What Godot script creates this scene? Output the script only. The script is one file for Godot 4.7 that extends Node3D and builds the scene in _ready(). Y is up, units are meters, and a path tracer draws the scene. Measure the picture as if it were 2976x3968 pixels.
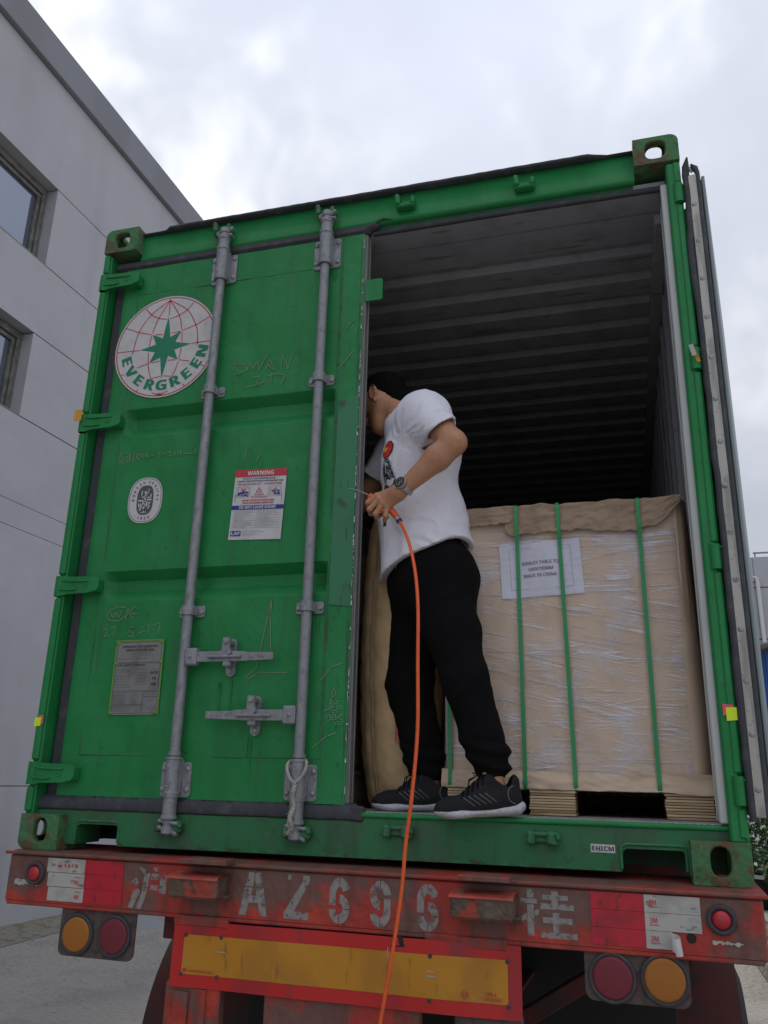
extends Node3D
# A worker loading a shipping container on a trailer. Metres, y up; y = 0 is the underside of the container.

const GROUND := -1.45
const DZ := -0.05          # outer face of the closed door
var taken := {}

# ---------------------------------------------------------------- mesh building
class MB:
	var v := PackedVector3Array()
	var n := PackedVector3Array()
	var t := PackedVector2Array()
	var c := PackedColorArray()
	var ix := PackedInt32Array()
	var col := Color.WHITE
	var xf := Transform3D()

	func vert(p: Vector3, nn: Vector3, uv := Vector2.ZERO) -> int:
		v.append(xf * p); n.append((xf.basis * nn).normalized()); t.append(uv); c.append(col)
		return v.size() - 1
	# a, b, c counter-clockwise as seen from outside
	func tri(a: Vector3, b: Vector3, d: Vector3, ua := Vector2.ZERO, ub := Vector2.ZERO, ud := Vector2.ZERO) -> void:
		var nn := (b - a).cross(d - a).normalized()
		var i := vert(a, nn, ua); vert(b, nn, ub); vert(d, nn, ud)
		ix.append_array([i, i + 2, i + 1])
	func quad(a: Vector3, b: Vector3, d: Vector3, e: Vector3) -> void:
		var nn := (d - a).cross(e - b).normalized()
		var i := vert(a, nn, Vector2(0, 1)); vert(b, nn, Vector2(1, 1)); vert(d, nn, Vector2(1, 0)); vert(e, nn, Vector2(0, 0))
		ix.append_array([i, i + 2, i + 1, i, i + 3, i + 2])
	func quad_out(a: Vector3, b: Vector3, d: Vector3, e: Vector3, from: Vector3) -> void:
		if (d - a).cross(e - b).dot((a + b + d + e) / 4.0 - from) < 0.0: quad(a, e, d, b)
		else: quad(a, b, d, e)
	func tri_out(a: Vector3, b: Vector3, d: Vector3, from: Vector3) -> void:
		if (b - a).cross(d - a).dot((a + b + d) / 3.0 - from) < 0.0: tri(a, d, b)
		else: tri(a, b, d)
	func box(at: Vector3, size: Vector3, bev := 0.0, basis := Basis()) -> void:
		var h := size / 2.0
		bev = minf(bev, minf(h.x, minf(h.y, h.z)) * 0.9)
		var P := func(axis: int, s: Vector3) -> Vector3:
			var p := Vector3()
			for k in 3: p[k] = s[k] * (h[k] - (0.0 if k == axis else bev))
			return at + basis * p
		for a in 3:
			var b := (a + 1) % 3
			var d := (a + 2) % 3
			for s in [-1.0, 1.0]:
				var q := []
				for w in [[-1.0, -1.0], [1.0, -1.0], [1.0, 1.0], [-1.0, 1.0]]:
					var sg := Vector3()
					sg[a] = s; sg[b] = w[0]; sg[d] = w[1]
					q.append(P.call(a, sg))
				quad_out(q[0], q[1], q[2], q[3], at)
			if bev > 0.0:
				for s in [-1.0, 1.0]:
					for r in [-1.0, 1.0]:
						var lo := Vector3(); var hi := Vector3()
						lo[a] = s; lo[b] = r; lo[d] = -1.0
						hi[a] = s; hi[b] = r; hi[d] = 1.0
						quad_out(P.call(a, lo), P.call(a, hi), P.call(b, hi), P.call(b, lo), at)
		if bev > 0.0:
			for sx in [-1.0, 1.0]:
				for sy in [-1.0, 1.0]:
					for sz in [-1.0, 1.0]:
						var s := Vector3(sx, sy, sz)
						tri_out(P.call(0, s), P.call(1, s), P.call(2, s), at)
	func tube(pts: PackedVector3Array, radii: Array, sides := 12, caps := true, squash := 1.0) -> void:
		var m := pts.size()
		var up := Vector3.UP
		var t0 := (pts[1] - pts[0]).normalized()
		if absf(t0.dot(up)) > 0.9: up = Vector3.RIGHT
		var side := t0.cross(up).normalized()
		var first := v.size()
		for i in m:
			var tg := (pts[mini(i + 1, m - 1)] - pts[maxi(i - 1, 0)]).normalized()
			side = (side - tg * side.dot(tg)).normalized()
			var ot := tg.cross(side)
			var r: float = radii[mini(i, radii.size() - 1)]
			for k in sides + 1:
				var a := TAU * k / sides
				var nn := side * cos(a) + ot * sin(a)
				vert(pts[i] + side * cos(a) * r + ot * sin(a) * r * squash, nn, Vector2(float(k) / sides, i))
		for i in m - 1:
			for k in sides:
				var a := first + i * (sides + 1) + k
				var b := a + sides + 1
				ix.append_array([a, b, a + 1, a + 1, b, b + 1])
		if caps:
			for e in [0, m - 1]:
				var tg := (pts[1] - pts[0]).normalized() * -1.0 if e == 0 else (pts[m - 1] - pts[m - 2]).normalized()
				var ce := vert(pts[e], tg)
				for k in sides + 1:
					var q: int = first + e * (sides + 1) + k
					v.append(v[q]); n.append((xf.basis * tg).normalized()); t.append(Vector2.ZERO); c.append(col)
				for k in sides:
					if e == 0: ix.append_array([ce, ce + 1 + k, ce + 2 + k])
					else: ix.append_array([ce, ce + 2 + k, ce + 1 + k])
	func rod(a: Vector3, b: Vector3, r: float, sides := 12) -> void:
		tube(PackedVector3Array([a, b]), [r], sides)
	# profile of [radius, height] turned round an axis; hard edges between sections
	func lathe(at: Vector3, axis: Vector3, prof: Array, sides := 24, smooth := false) -> void:
		axis = axis.normalized()
		var s := axis.cross(Vector3.UP if absf(axis.y) < 0.9 else Vector3.RIGHT).normalized()
		var o := axis.cross(s)
		var norms := []
		for i in prof.size() - 1:
			var d := Vector2(prof[i + 1][0] - prof[i][0], prof[i + 1][1] - prof[i][1]).normalized()
			norms.append(Vector2(d.y, -d.x))
		for i in prof.size() - 1:
			var first := v.size()
			for j in 2:
				var nn: Vector2 = norms[i]
				if smooth:
					var w := i + j
					nn = (norms[maxi(w - 1, 0)] + norms[mini(w, norms.size() - 1)]).normalized()
				for k in sides + 1:
					var a := TAU * k / sides
					var rd := s * cos(a) + o * sin(a)
					vert(at + rd * prof[i + j][0] + axis * prof[i + j][1], rd * nn.x + axis * nn.y, Vector2(float(k) / sides, i + j))
			for k in sides:
				var a := first + k
				var b := a + sides + 1
				ix.append_array([a, a + 1, b, a + 1, b + 1, b])
	# flat polygon in xy, thick along -z from z = 0
	func prism(poly: PackedVector2Array, thick: float, m := Transform3D(), bev := 0.0) -> void:
		if Geometry2D.is_polygon_clockwise(poly): poly.reverse()   # (y up: makes it counter-clockwise below)
		var area := 0.0
		for i in poly.size(): area += poly[i].cross(poly[(i + 1) % poly.size()])
		if area < 0.0: poly.reverse()
		var top := poly
		if bev > 0.0:
			var o := Geometry2D.offset_polygon(poly, -bev)
			if o.size() == 1 and o[0].size() == poly.size():
				top = PackedVector2Array()
				for p in poly:
					var best: Vector2 = o[0][0]
					for q in o[0]:
						if q.distance_squared_to(p) < best.distance_squared_to(p): best = q
					top.append(best)
			else: bev = 0.0
		var ids := Geometry2D.triangulate_polygon(top)
		if ids.is_empty() and bev > 0.0:
			bev = 0.0; top = poly
			ids = Geometry2D.triangulate_polygon(top)
		for i in range(0, ids.size(), 3):
			var a := m * Vector3(top[ids[i]].x, top[ids[i]].y, 0)
			var b := m * Vector3(top[ids[i + 1]].x, top[ids[i + 1]].y, 0)
			var d := m * Vector3(top[ids[i + 2]].x, top[ids[i + 2]].y, 0)
			if (b - a).cross(d - a).dot(m.basis.z) < 0.0:
				var e := b
				b = d; d = e
			tri(a, b, d)
			if thick > 0.0:
				var z := m.basis.z * -thick
				tri(a + z, d + z, b + z)
		if thick > 0.0:
			for i in poly.size():
				var j := (i + 1) % poly.size()
				var p0 := m * Vector3(poly[i].x, poly[i].y, -bev)
				var p1 := m * Vector3(poly[j].x, poly[j].y, -bev)
				var z := m.basis.z * -(thick - bev)
				quad(p0 + z, p1 + z, p1, p0)
				if bev > 0.0:
					quad(p0, p1, m * Vector3(top[j].x, top[j].y, 0), m * Vector3(top[i].x, top[i].y, 0))
	# a sheet sampled at us x vs
	func sheet(us: PackedFloat32Array, vs: PackedFloat32Array, f: Callable) -> void:
		var nu := us.size(); var nv := vs.size()
		var g := PackedVector3Array()
		for j in nv:
			for i in nu: g.append(f.call(us[i], vs[j]))
		var first := v.size()
		for j in nv:
			for i in nu:
				var dx := g[j * nu + mini(i + 1, nu - 1)] - g[j * nu + maxi(i - 1, 0)]
				var dy := g[mini(j + 1, nv - 1) * nu + i] - g[maxi(j - 1, 0) * nu + i]
				vert(g[j * nu + i], dx.cross(dy).normalized(), Vector2(us[i], vs[j]))
		for j in nv - 1:
			for i in nu - 1:
				var a := first + j * nu + i
				ix.append_array([a, a + nu, a + 1, a + 1, a + nu, a + nu + 1])
	# a flat band along a line on a surface
	func ribbon(pts: PackedVector3Array, w: float, nn: Vector3) -> void:
		for i in pts.size() - 1:
			var d := (pts[i + 1] - pts[i]).normalized()
			var s := nn.cross(d).normalized() * w / 2.0
			var e := d * w * 0.3
			quad(pts[i] - s - e, pts[i + 1] - s + e, pts[i + 1] + s + e, pts[i] + s - e)
	# wall of a flat face with one convex hole in it, both given as loops with the same number of points
	func ring(outer: PackedVector3Array, inner: PackedVector3Array, from: Vector3) -> void:
		for i in outer.size():
			var j := (i + 1) % outer.size()
			quad_out(outer[i], outer[j], inner[j], inner[i], from)
	func mesh() -> ArrayMesh:
		for i in range(0, ix.size(), 3):      # front faces run clockwise and agree with their normals
			var p := v[ix[i]]
			if (v[ix[i + 1]] - p).cross(v[ix[i + 2]] - p).dot(n[ix[i]] + n[ix[i + 1]] + n[ix[i + 2]]) > 0.0:
				var q := ix[i + 1]
				ix[i + 1] = ix[i + 2]; ix[i + 2] = q
		var a := []
		a.resize(Mesh.ARRAY_MAX)
		a[Mesh.ARRAY_VERTEX] = v; a[Mesh.ARRAY_NORMAL] = n; a[Mesh.ARRAY_TEX_UV] = t; a[Mesh.ARRAY_COLOR] = c; a[Mesh.ARRAY_INDEX] = ix
		var m := ArrayMesh.new()
		m.add_surface_from_arrays(Mesh.PRIMITIVE_TRIANGLES, a)
		return m

func steps(a: float, b: float, k: int) -> PackedFloat32Array:
	var r := PackedFloat32Array()
	for i in k + 1: r.append(lerpf(a, b, float(i) / k))
	return r

func round_rect(x0: float, y0: float, x1: float, y1: float, r: float, k := 4) -> PackedVector2Array:
	var p := PackedVector2Array()
	for q in [[x1 - r, y1 - r, 0.0], [x0 + r, y1 - r, 90.0], [x0 + r, y0 + r, 180.0], [x1 - r, y0 + r, 270.0]]:
		for i in k + 1:
			var a := deg_to_rad(q[2] + 90.0 * i / k)
			p.append(Vector2(q[0] + r * cos(a), q[1] + r * sin(a)))
	return p

func circle2(x: float, y: float, r: float, k := 20, ry := 0.0) -> PackedVector2Array:
	var p := PackedVector2Array()
	for i in k: p.append(Vector2(x + r * cos(TAU * i / k), y + (ry if ry > 0.0 else r) * sin(TAU * i / k)))
	return p

func V2(flat: Array) -> PackedVector2Array:
	var p := PackedVector2Array()
	for i in range(0, flat.size(), 2): p.append(Vector2(flat[i], flat[i + 1]))
	return p

# ---------------------------------------------------------------- nodes
func obj(called: String, mb: MB, mat: Material, parent: Node = self) -> MeshInstance3D:
	var o := MeshInstance3D.new()
	o.name = called
	o.mesh = mb.mesh()
	o.mesh.surface_set_material(0, mat)
	place(o, called, parent)
	return o

func place(o: Node3D, called: String, parent: Node) -> void:
	var key := str(parent.get_instance_id()) + called
	var k: int = taken.get(key, 0)
	taken[key] = k + 1
	o.name = called if k == 0 else "%s_%03d" % [called, k]
	parent.add_child(o, true)

func thing(called: String, label: String, category: String, at := Vector3.ZERO, group := "") -> Node3D:
	var o := Node3D.new()
	place(o, called, self)
	o.position = at
	return tag(o, label, category, group)

func tag(o: Node3D, label: String, category := "", group := "") -> Node3D:
	o.set_meta("label", label)
	if category: o.set_meta("category", category)
	if group: o.set_meta("group", group)
	return o

func struct(called: String, mb: MB, mat: Material) -> MeshInstance3D:
	var o := obj(called, mb, mat)
	o.set_meta("kind", "structure")
	return o

# ---------------------------------------------------------------- materials
func lin(r: float, g: float, b: float) -> Color:
	return Color(r, g, b).linear_to_srgb()

func mat(c: Color, rough := 0.7, metal := 0.0) -> StandardMaterial3D:
	var m := StandardMaterial3D.new()
	m.albedo_color = c.linear_to_srgb()
	m.roughness = rough
	m.metallic = metal
	return m

func noise_bytes(n: int, freq: float, sd: int, sx := 1, sy := 1, octaves := 4) -> PackedByteArray:
	var f := FastNoiseLite.new()
	f.seed = sd; f.frequency = freq; f.fractal_octaves = octaves
	f.noise_type = FastNoiseLite.TYPE_SIMPLEX_SMOOTH
	var im := f.get_seamless_image(n / sx, n / sy)
	im.convert(Image.FORMAT_L8)
	if sx != 1 or sy != 1: im.resize(n, n, Image.INTERPOLATE_CUBIC)
	return im.get_data()

# base colour under layers of [linear colour, frequency, from, to, strength, seed, stretch x, stretch y]
func mottled(base: Color, layers: Array, n := 384) -> ImageTexture:
	var data := PackedByteArray()
	data.resize(n * n * 3)
	var b := base.linear_to_srgb()
	var br := int(b.r * 255); var bg := int(b.g * 255); var bb := int(b.b * 255)
	for i in n * n:
		data[i * 3] = br; data[i * 3 + 1] = bg; data[i * 3 + 2] = bb
	for l in layers:
		var nb := noise_bytes(n, l[1], l[5], l[6] if l.size() > 6 else 1, l[7] if l.size() > 7 else 1)
		var s: Color = l[0].linear_to_srgb()
		var r := int(s.r * 255); var g := int(s.g * 255); var bl := int(s.b * 255)
		var lut := PackedInt32Array()
		for k in 256: lut.append(int(256.0 * l[4] * smoothstep(l[2], l[3], k / 255.0)))
		for i in n * n:
			var a := lut[nb[i]]
			if a == 0: continue
			var k := i * 3
			data[k] += ((r - data[k]) * a) >> 8
			data[k + 1] += ((g - data[k + 1]) * a) >> 8
			data[k + 2] += ((bl - data[k + 2]) * a) >> 8
	return ImageTexture.create_from_image(Image.create_from_data(n, n, false, Image.FORMAT_RGB8, data))

func worn(tex: Texture2D, rough := 0.6, metal := 0.0, scale := 1.0, world := true) -> StandardMaterial3D:
	var m := StandardMaterial3D.new()
	m.albedo_texture = tex
	m.roughness = rough
	m.metallic = metal
	m.uv1_triplanar = true
	m.uv1_world_triplanar = world
	m.uv1_scale = Vector3.ONE * scale
	return m

func bumpy(m: StandardMaterial3D, freq: float, sd: int, strength := 0.5, sx := 1, sy := 1, n := 256) -> StandardMaterial3D:
	var im := Image.create_from_data(n, n, false, Image.FORMAT_L8, noise_bytes(n, freq, sd, sx, sy))
	im.bump_map_to_normal_map(8.0)
	m.normal_enabled = true
	m.normal_texture = ImageTexture.create_from_image(im)
	m.normal_scale = strength
	return m

# ---------------------------------------------------------------- lettering
var fonts := {}
func letters(mb: MB, text: String, height: float, m: Transform3D, bold := true, face := "Droid Sans", stretch := 1.0) -> void:
	var key := face + str(bold)
	if not fonts.has(key):
		var f := SystemFont.new()
		f.font_names = PackedStringArray([face])
		f.font_weight = 700 if bold else 400
		fonts[key] = f
	var tm := TextMesh.new()
	tm.font = fonts[key]
	tm.text = text
	tm.font_size = 32
	tm.pixel_size = height / 32.0 / 0.72     # height of a capital
	tm.depth = 0.0006
	tm.curve_step = 3.0
	var arr := tm.get_mesh_arrays()
	if arr.is_empty(): return
	var vs: PackedVector3Array = arr[Mesh.ARRAY_VERTEX]
	var ns: PackedVector3Array = arr[Mesh.ARRAY_NORMAL]
	var id: PackedInt32Array = arr[Mesh.ARRAY_INDEX]
	var old := mb.xf
	mb.xf = old * m * Transform3D(Basis.from_scale(Vector3(stretch, 1, 1)), Vector3.ZERO)
	var k := mb.v.size()
	for i in vs.size(): mb.vert(vs[i], ns[i])
	for i in id: mb.ix.append(k + i)
	mb.xf = old

func strokes(mb: MB, lines: Array, w: float, z: float) -> void:
	for s in lines:
		var p := PackedVector3Array()
		for q in s.split(" "):
			var xy: PackedStringArray = q.split(",")
			p.append(Vector3(float(xy[0]) / 1000.0, float(xy[1]) / 1000.0, z))
		mb.ribbon(p, w, Vector3.BACK)

func T(x: float, y: float, z: float, turn := 0.0, s := 1.0) -> Transform3D:
	return Transform3D(Basis(Vector3.BACK, turn) * Basis.from_scale(Vector3(s, s, s)), Vector3(x, y, z))

# ---------------------------------------------------------------- camera, sky, sun
var M := {}

func _ready() -> void:
	var cam := Camera3D.new()
	cam.name = "camera"
	cam.basis = Basis(Vector3(0.96172855, 0.02361683, -0.27298432), Vector3(0.06206834, 0.95160384, 0.30099444), Vector3(0.26688146, -0.30641863, 0.91371873))
	cam.position = Vector3(0.905961, 0.264485, 2.708328)
	cam.fov = 2.0 * rad_to_deg(atan(1984.0 / 3218.358))
	cam.near = 0.05
	cam.far = 500.0
	add_child(cam)

	var env := Environment.new()
	env.background_mode = Environment.BG_SKY
	env.tonemap_mode = Environment.TONE_MAPPER_LINEAR
	env.tonemap_exposure = 1.42
	env.sdfgi_enabled = true
	env.ssao_enabled = true
	env.ssil_enabled = true
	env.sky = Sky.new()
	var pano := PanoramaSkyMaterial.new()
	pano.panorama = make_sky()
	env.sky.sky_material = pano
	var we := WorldEnvironment.new()
	we.name = "world_environment"
	we.environment = env
	add_child(we)

	# the sun stands behind bright cloud beyond the container, so its light is weak and soft
	var sun := DirectionalLight3D.new()
	sun.name = "sun"
	sun.light_energy = 0.45
	sun.light_angular_distance = 14.0
	sun.light_color = Color(1.0, 0.97, 0.92)
	sun.shadow_enabled = true
	sun.look_at_from_position(Vector3(-0.35, 0.95, -0.6) * 10.0, Vector3.ZERO)
	add_child(sun)

	make_materials()
	build_ground()
	build_factory()
	build_far_side()
	build_container()
	build_trailer()
	build_load()
	build_person()
	build_air_line()
	build_rope()

func make_sky() -> ImageTexture:
	var w := 1024
	var h := 512
	var f := FastNoiseLite.new()
	f.seed = 11; f.frequency = 1.0; f.fractal_octaves = 5; f.noise_type = FastNoiseLite.TYPE_SIMPLEX_SMOOTH
	var g := FastNoiseLite.new()
	g.seed = 5; g.frequency = 1.0; g.fractal_octaves = 4; g.noise_type = FastNoiseLite.TYPE_SIMPLEX_SMOOTH
	# clouds as [azimuth, elevation, half width, half height, amount]; azimuth is measured from -z towards +x
	var white := [[-24.5, 37.5, 7.0, 6.0, 1.4], [-26.5, 43.0, 3.2, 4.6, 0.9], [12.5, 50.0, 6.5, 10.0, 1.1], [15.0, 36.5, 3.0, 2.6, 0.9], [10.5, 16.5, 3.0, 2.0, 0.8], [-16.0, 51.0, 4.0, 3.0, 0.55],
		[60.0, 40.0, 20.0, 12.0, 0.5], [130.0, 35.0, 28.0, 14.0, 0.55], [-150.0, 45.0, 26.0, 14.0, 0.5], [-90.0, 30.0, 18.0, 10.0, 0.45], [180.0, 25.0, 30.0, 9.0, 0.4]]
	var grey := [[-8.0, 45.0, 6.5, 5.0, 0.9], [1.0, 44.0, 4.5, 5.0, 0.9], [-44.0, 43.0, 9.0, 6.0, 0.65], [90.0, 55.0, 25.0, 10.0, 0.5], [-110.0, 50.0, 20.0, 10.0, 0.5], [160.0, 55.0, 25.0, 9.0, 0.5]]
	var blue := [[12.0, 27.0, 8.0, 6.0, 0.9], [7.0, 20.0, 8.0, 6.0, 0.8], [75.0, 22.0, 25.0, 8.0, 0.6], [-170.0, 60.0, 20.0, 8.0, 0.4]]
	var data := PackedFloat32Array()
	data.resize(w * h * 3)
	var top := Vector3(0.525, 0.555, 0.64)
	for j in h:
		var el := 90.0 - 180.0 * (j + 0.5) / h
		for i in w:
			var az := 360.0 * (i + 0.5) / w - 180.0
			var col := Vector3(0.62, 0.64, 0.68)
			if el > -3.0:
				var ce := cos(deg_to_rad(el))
				var d := Vector3(sin(deg_to_rad(az)) * ce, sin(deg_to_rad(el)), -cos(deg_to_rad(az)) * ce)
				var p := d * Vector3(3.2, 5.0, 3.2)
				var warp := Vector3(f.get_noise_3dv(p), f.get_noise_3dv(p + Vector3(17, 3, 9)), 0.0)
				var n1 := g.get_noise_3dv(d * 4.0 + warp * 0.5)
				var n2 := f.get_noise_3dv(d * 11.0 + warp * 0.8)
				var a2 := az + warp.x * 5.0
				var e2 := el + warp.y * 4.0
				var wh := 0.0; var gr := 0.0; var bl := 0.0
				for k in 3:
					var acc := 0.0
					for b in [white, grey, blue][k]:
						var da: float = wrapf(a2 - b[0], -180.0, 180.0) / b[2]
						if absf(da) > 2.6: continue
						var de: float = (e2 - b[1]) / b[3]
						acc = maxf(acc, b[4] * exp(-0.5 * (da * da + de * de) * 1.3))
					if k == 0: wh = acc
					elif k == 1: gr = acc
					else: bl = acc
				col = top * (1.0 + 0.10 * n1 + 0.02 * n2)
				col = col.lerp(Vector3(0.395, 0.45, 0.56), smoothstep(0.12, 0.85, gr + 0.25 * n1 + 0.10 * n2) * minf(1.0, gr * 2.5))
				col = col.lerp(Vector3(0.49, 0.63, 0.86), smoothstep(0.1, 0.8, bl))
				col = col.lerp(Vector3(0.98, 0.98, 0.97), smoothstep(0.22, 0.85, wh + 0.30 * n1 + 0.22 * n2) * minf(1.0, wh * 2.5))
				col *= 0.54 + 0.70 * maxf(d.y, 0.0)          # an overcast sky is brighter overhead
				var lowmix := smoothstep(14.0, 0.0, el)
				col = col.lerp(Vector3(0.48, 0.52, 0.60), lowmix * 0.7)
			var o := (j * w + i) * 3
			data[o] = col.x; data[o + 1] = col.y; data[o + 2] = col.z
	return ImageTexture.create_from_image(Image.create_from_data(w, h, false, Image.FORMAT_RGBF, data.to_byte_array()))

func make_materials() -> void:
	var dirt := Color(0.05, 0.045, 0.035)
	M.green = worn(mottled(Color(0.014, 0.208, 0.053), [[Color(0.024, 0.235, 0.074), 0.006, 0.4, 0.9, 0.7, 1], [Color(0.013, 0.165, 0.044), 0.016, 0.55, 0.95, 0.55, 2, 1, 8], [Color(0.045, 0.13, 0.06), 0.03, 0.66, 0.9, 0.45, 17, 1, 8], [dirt, 0.05, 0.72, 0.95, 0.4, 3], [Color(0.12, 0.30, 0.17), 0.10, 0.82, 0.94, 0.5, 4]], 512), 0.5)
	M.green.metallic_specular = 0.4
	bumpy(M.green, 0.02, 5, 0.12)
	M.green_sill = worn(mottled(Color(0.022, 0.165, 0.056), [[Color(0.055, 0.10, 0.055), 0.010, 0.40, 0.85, 0.6, 180], [Color(0.035, 0.07, 0.035), 0.02, 0.60, 0.90, 0.55, 181, 1, 4], [dirt, 0.05, 0.70, 0.92, 0.45, 182], [Color(0.14, 0.24, 0.16), 0.09, 0.82, 0.92, 0.5, 183]], 384), 0.6, 0.0, 1.1)
	M.green_old = worn(mottled(Color(0.024, 0.17, 0.06), [[Color(0.05, 0.075, 0.04), 0.012, 0.5, 0.8, 0.6, 6], [Color(0.09, 0.05, 0.028), 0.03, 0.70, 0.82, 0.7, 7], [Color(0.16, 0.22, 0.15), 0.08, 0.80, 0.88, 0.5, 8]], 384), 0.6, 0.0, 1.2)
	bumpy(M.green_old, 0.05, 9, 0.2)
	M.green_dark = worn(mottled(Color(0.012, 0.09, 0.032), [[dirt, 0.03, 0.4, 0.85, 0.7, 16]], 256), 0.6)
	M.rusty = worn(mottled(Color(0.058, 0.180, 0.066), [[Color(0.10, 0.125, 0.06), 0.006, 0.45, 0.7, 0.7, 10], [Color(0.105, 0.075, 0.04), 0.010, 0.56, 0.74, 0.7, 11], [Color(0.15, 0.06, 0.026), 0.022, 0.66, 0.78, 0.8, 12], [Color(0.055, 0.04, 0.03), 0.05, 0.72, 0.84, 0.6, 15], [Color(0.25, 0.26, 0.20), 0.06, 0.82, 0.88, 0.5, 13]], 384), 0.8, 0.0, 1.3)
	bumpy(M.rusty, 0.06, 14, 0.25)
	M.galv = worn(mottled(Color(0.26, 0.27, 0.28), [[Color(0.36, 0.37, 0.38), 0.04, 0.5, 0.8, 0.7, 20, 1, 4], [Color(0.15, 0.155, 0.16), 0.03, 0.6, 0.9, 0.6, 21], [Color(0.10, 0.09, 0.08), 0.08, 0.76, 0.88, 0.6, 22]], 256), 0.55, 0.35, 3.0)
	M.bolt = worn(mottled(Color(0.33, 0.33, 0.32), [[Color(0.14, 0.12, 0.10), 0.06, 0.5, 0.8, 0.8, 23]], 128), 0.5, 0.4, 5.0)
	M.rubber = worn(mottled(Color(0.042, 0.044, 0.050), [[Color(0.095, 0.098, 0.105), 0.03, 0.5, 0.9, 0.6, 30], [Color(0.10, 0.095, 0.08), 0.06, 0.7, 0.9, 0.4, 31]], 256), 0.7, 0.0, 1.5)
	M.inner = worn(mottled(Color(0.27, 0.275, 0.30), [[Color(0.20, 0.20, 0.22), 0.02, 0.4, 0.8, 0.7, 33], [Color(0.33, 0.33, 0.35), 0.05, 0.7, 0.9, 0.4, 34], [Color(0.14, 0.09, 0.06), 0.04, 0.78, 0.9, 0.6, 32, 8, 1]], 256), 0.6)
	M.pale = worn(mottled(Color(0.33, 0.335, 0.33), [[Color(0.22, 0.225, 0.22), 0.02, 0.45, 0.8, 0.7, 35], [Color(0.08, 0.17, 0.10), 0.04, 0.74, 0.84, 0.6, 36], [dirt, 0.08, 0.78, 0.9, 0.6, 37]], 256), 0.6, 0.0, 1.3)
	M.jamb = worn(mottled(Color(0.52, 0.53, 0.52), [[Color(0.38, 0.39, 0.385), 0.012, 0.5, 0.85, 0.6, 143, 1, 4], [Color(0.14, 0.24, 0.16), 0.03, 0.78, 0.88, 0.5, 144, 1, 4]], 256), 0.55, 0.0, 1.2)
	M.alu = worn(mottled(Color(0.42, 0.40, 0.36), [[Color(0.22, 0.21, 0.19), 0.03, 0.45, 0.8, 0.7, 38, 1, 8], [Color(0.12, 0.11, 0.09), 0.08, 0.7, 0.9, 0.5, 39]], 256), 0.45, 0.5, 2.0)
	M.doorgrey = mat(Color(0.22, 0.27, 0.27), 0.5)
	M.floorwood = worn(mottled(Color(0.16, 0.10, 0.05), [[Color(0.07, 0.045, 0.025), 0.03, 0.4, 0.8, 0.8, 40, 1, 8]], 256), 0.8)
	M.red = worn(mottled(Color(0.37, 0.034, 0.022), [[Color(0.50, 0.055, 0.026), 0.008, 0.5, 0.75, 0.7, 50], [Color(0.13, 0.085, 0.07), 0.006, 0.40, 0.62, 0.85, 51], [Color(0.13, 0.045, 0.035), 0.02, 0.55, 0.85, 0.6, 47, 1, 4], [Color(0.08, 0.06, 0.05), 0.04, 0.74, 0.94, 0.5, 52, 1, 4], [Color(0.12, 0.055, 0.03), 0.07, 0.80, 0.90, 0.6, 53]], 512), 0.65, 0.0, 1.1)
	bumpy(M.red, 0.06, 54, 0.15)
	M.redold = worn(mottled(Color(0.105, 0.07, 0.048), [[Color(0.36, 0.045, 0.028), 0.012, 0.55, 0.64, 0.92, 55], [Color(0.16, 0.13, 0.09), 0.03, 0.6, 0.85, 0.6, 56], [Color(0.04, 0.03, 0.025), 0.04, 0.70, 0.9, 0.6, 57]], 256), 0.75, 0.0, 1.5)
	bumpy(M.redold, 0.08, 58, 0.3)
	M.reddark = worn(mottled(Color(0.085, 0.014, 0.012), [[Color(0.03, 0.02, 0.018), 0.02, 0.4, 0.75, 0.85, 59], [Color(0.16, 0.02, 0.015), 0.012, 0.6, 0.9, 0.6, 60]], 256), 0.7)
	M.black = mat(Color(0.012, 0.012, 0.012), 0.8)
	M.lampplate = worn(mottled(Color(0.095, 0.068, 0.058), [[Color(0.15, 0.04, 0.03), 0.02, 0.55, 0.8, 0.7, 61], [Color(0.03, 0.03, 0.028), 0.05, 0.5, 0.9, 0.7, 62]], 256), 0.75, 0.0, 2.0)
	M.tyre = mat(Color(0.012, 0.012, 0.012), 0.9)
	bumpy(M.tyre, 0.05, 63, 0.5)
	M.concrete = worn(mottled(Color(0.31, 0.29, 0.265), [[Color(0.25, 0.235, 0.21), 0.006, 0.4, 0.8, 0.7, 70], [Color(0.33, 0.31, 0.28), 0.02, 0.6, 0.9, 0.5, 71], [Color(0.09, 0.085, 0.078), 0.06, 0.74, 0.92, 0.5, 72], [Color(0.30, 0.28, 0.26), 0.15, 0.75, 0.95, 0.4, 73]], 512), 0.85, 0.0, 0.35)
	bumpy(M.concrete, 0.15, 74, 0.3)
	M.edge = worn(mottled(Color(0.21, 0.21, 0.205), [[Color(0.14, 0.14, 0.135), 0.03, 0.45, 0.8, 0.7, 48, 1, 8]], 128), 0.6, 0.2, 2.0)
	M.wall = worn(mottled(Color(0.44, 0.445, 0.465), [[Color(0.405, 0.41, 0.43), 0.005, 0.3, 0.85, 0.7, 80], [Color(0.37, 0.375, 0.39), 0.012, 0.5, 0.95, 0.65, 81, 1, 8], [Color(0.48, 0.485, 0.50), 0.02, 0.65, 0.95, 0.25, 82, 2, 1]], 512), 0.85, 0.0, 0.12)
	bumpy(M.wall, 0.02, 83, 0.10)
	M.parapet = worn(mottled(Color(0.25, 0.255, 0.275), [[Color(0.21, 0.215, 0.23), 0.01, 0.4, 0.8, 0.6, 84, 1, 4]], 256), 0.85, 0.0, 0.3)
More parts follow.
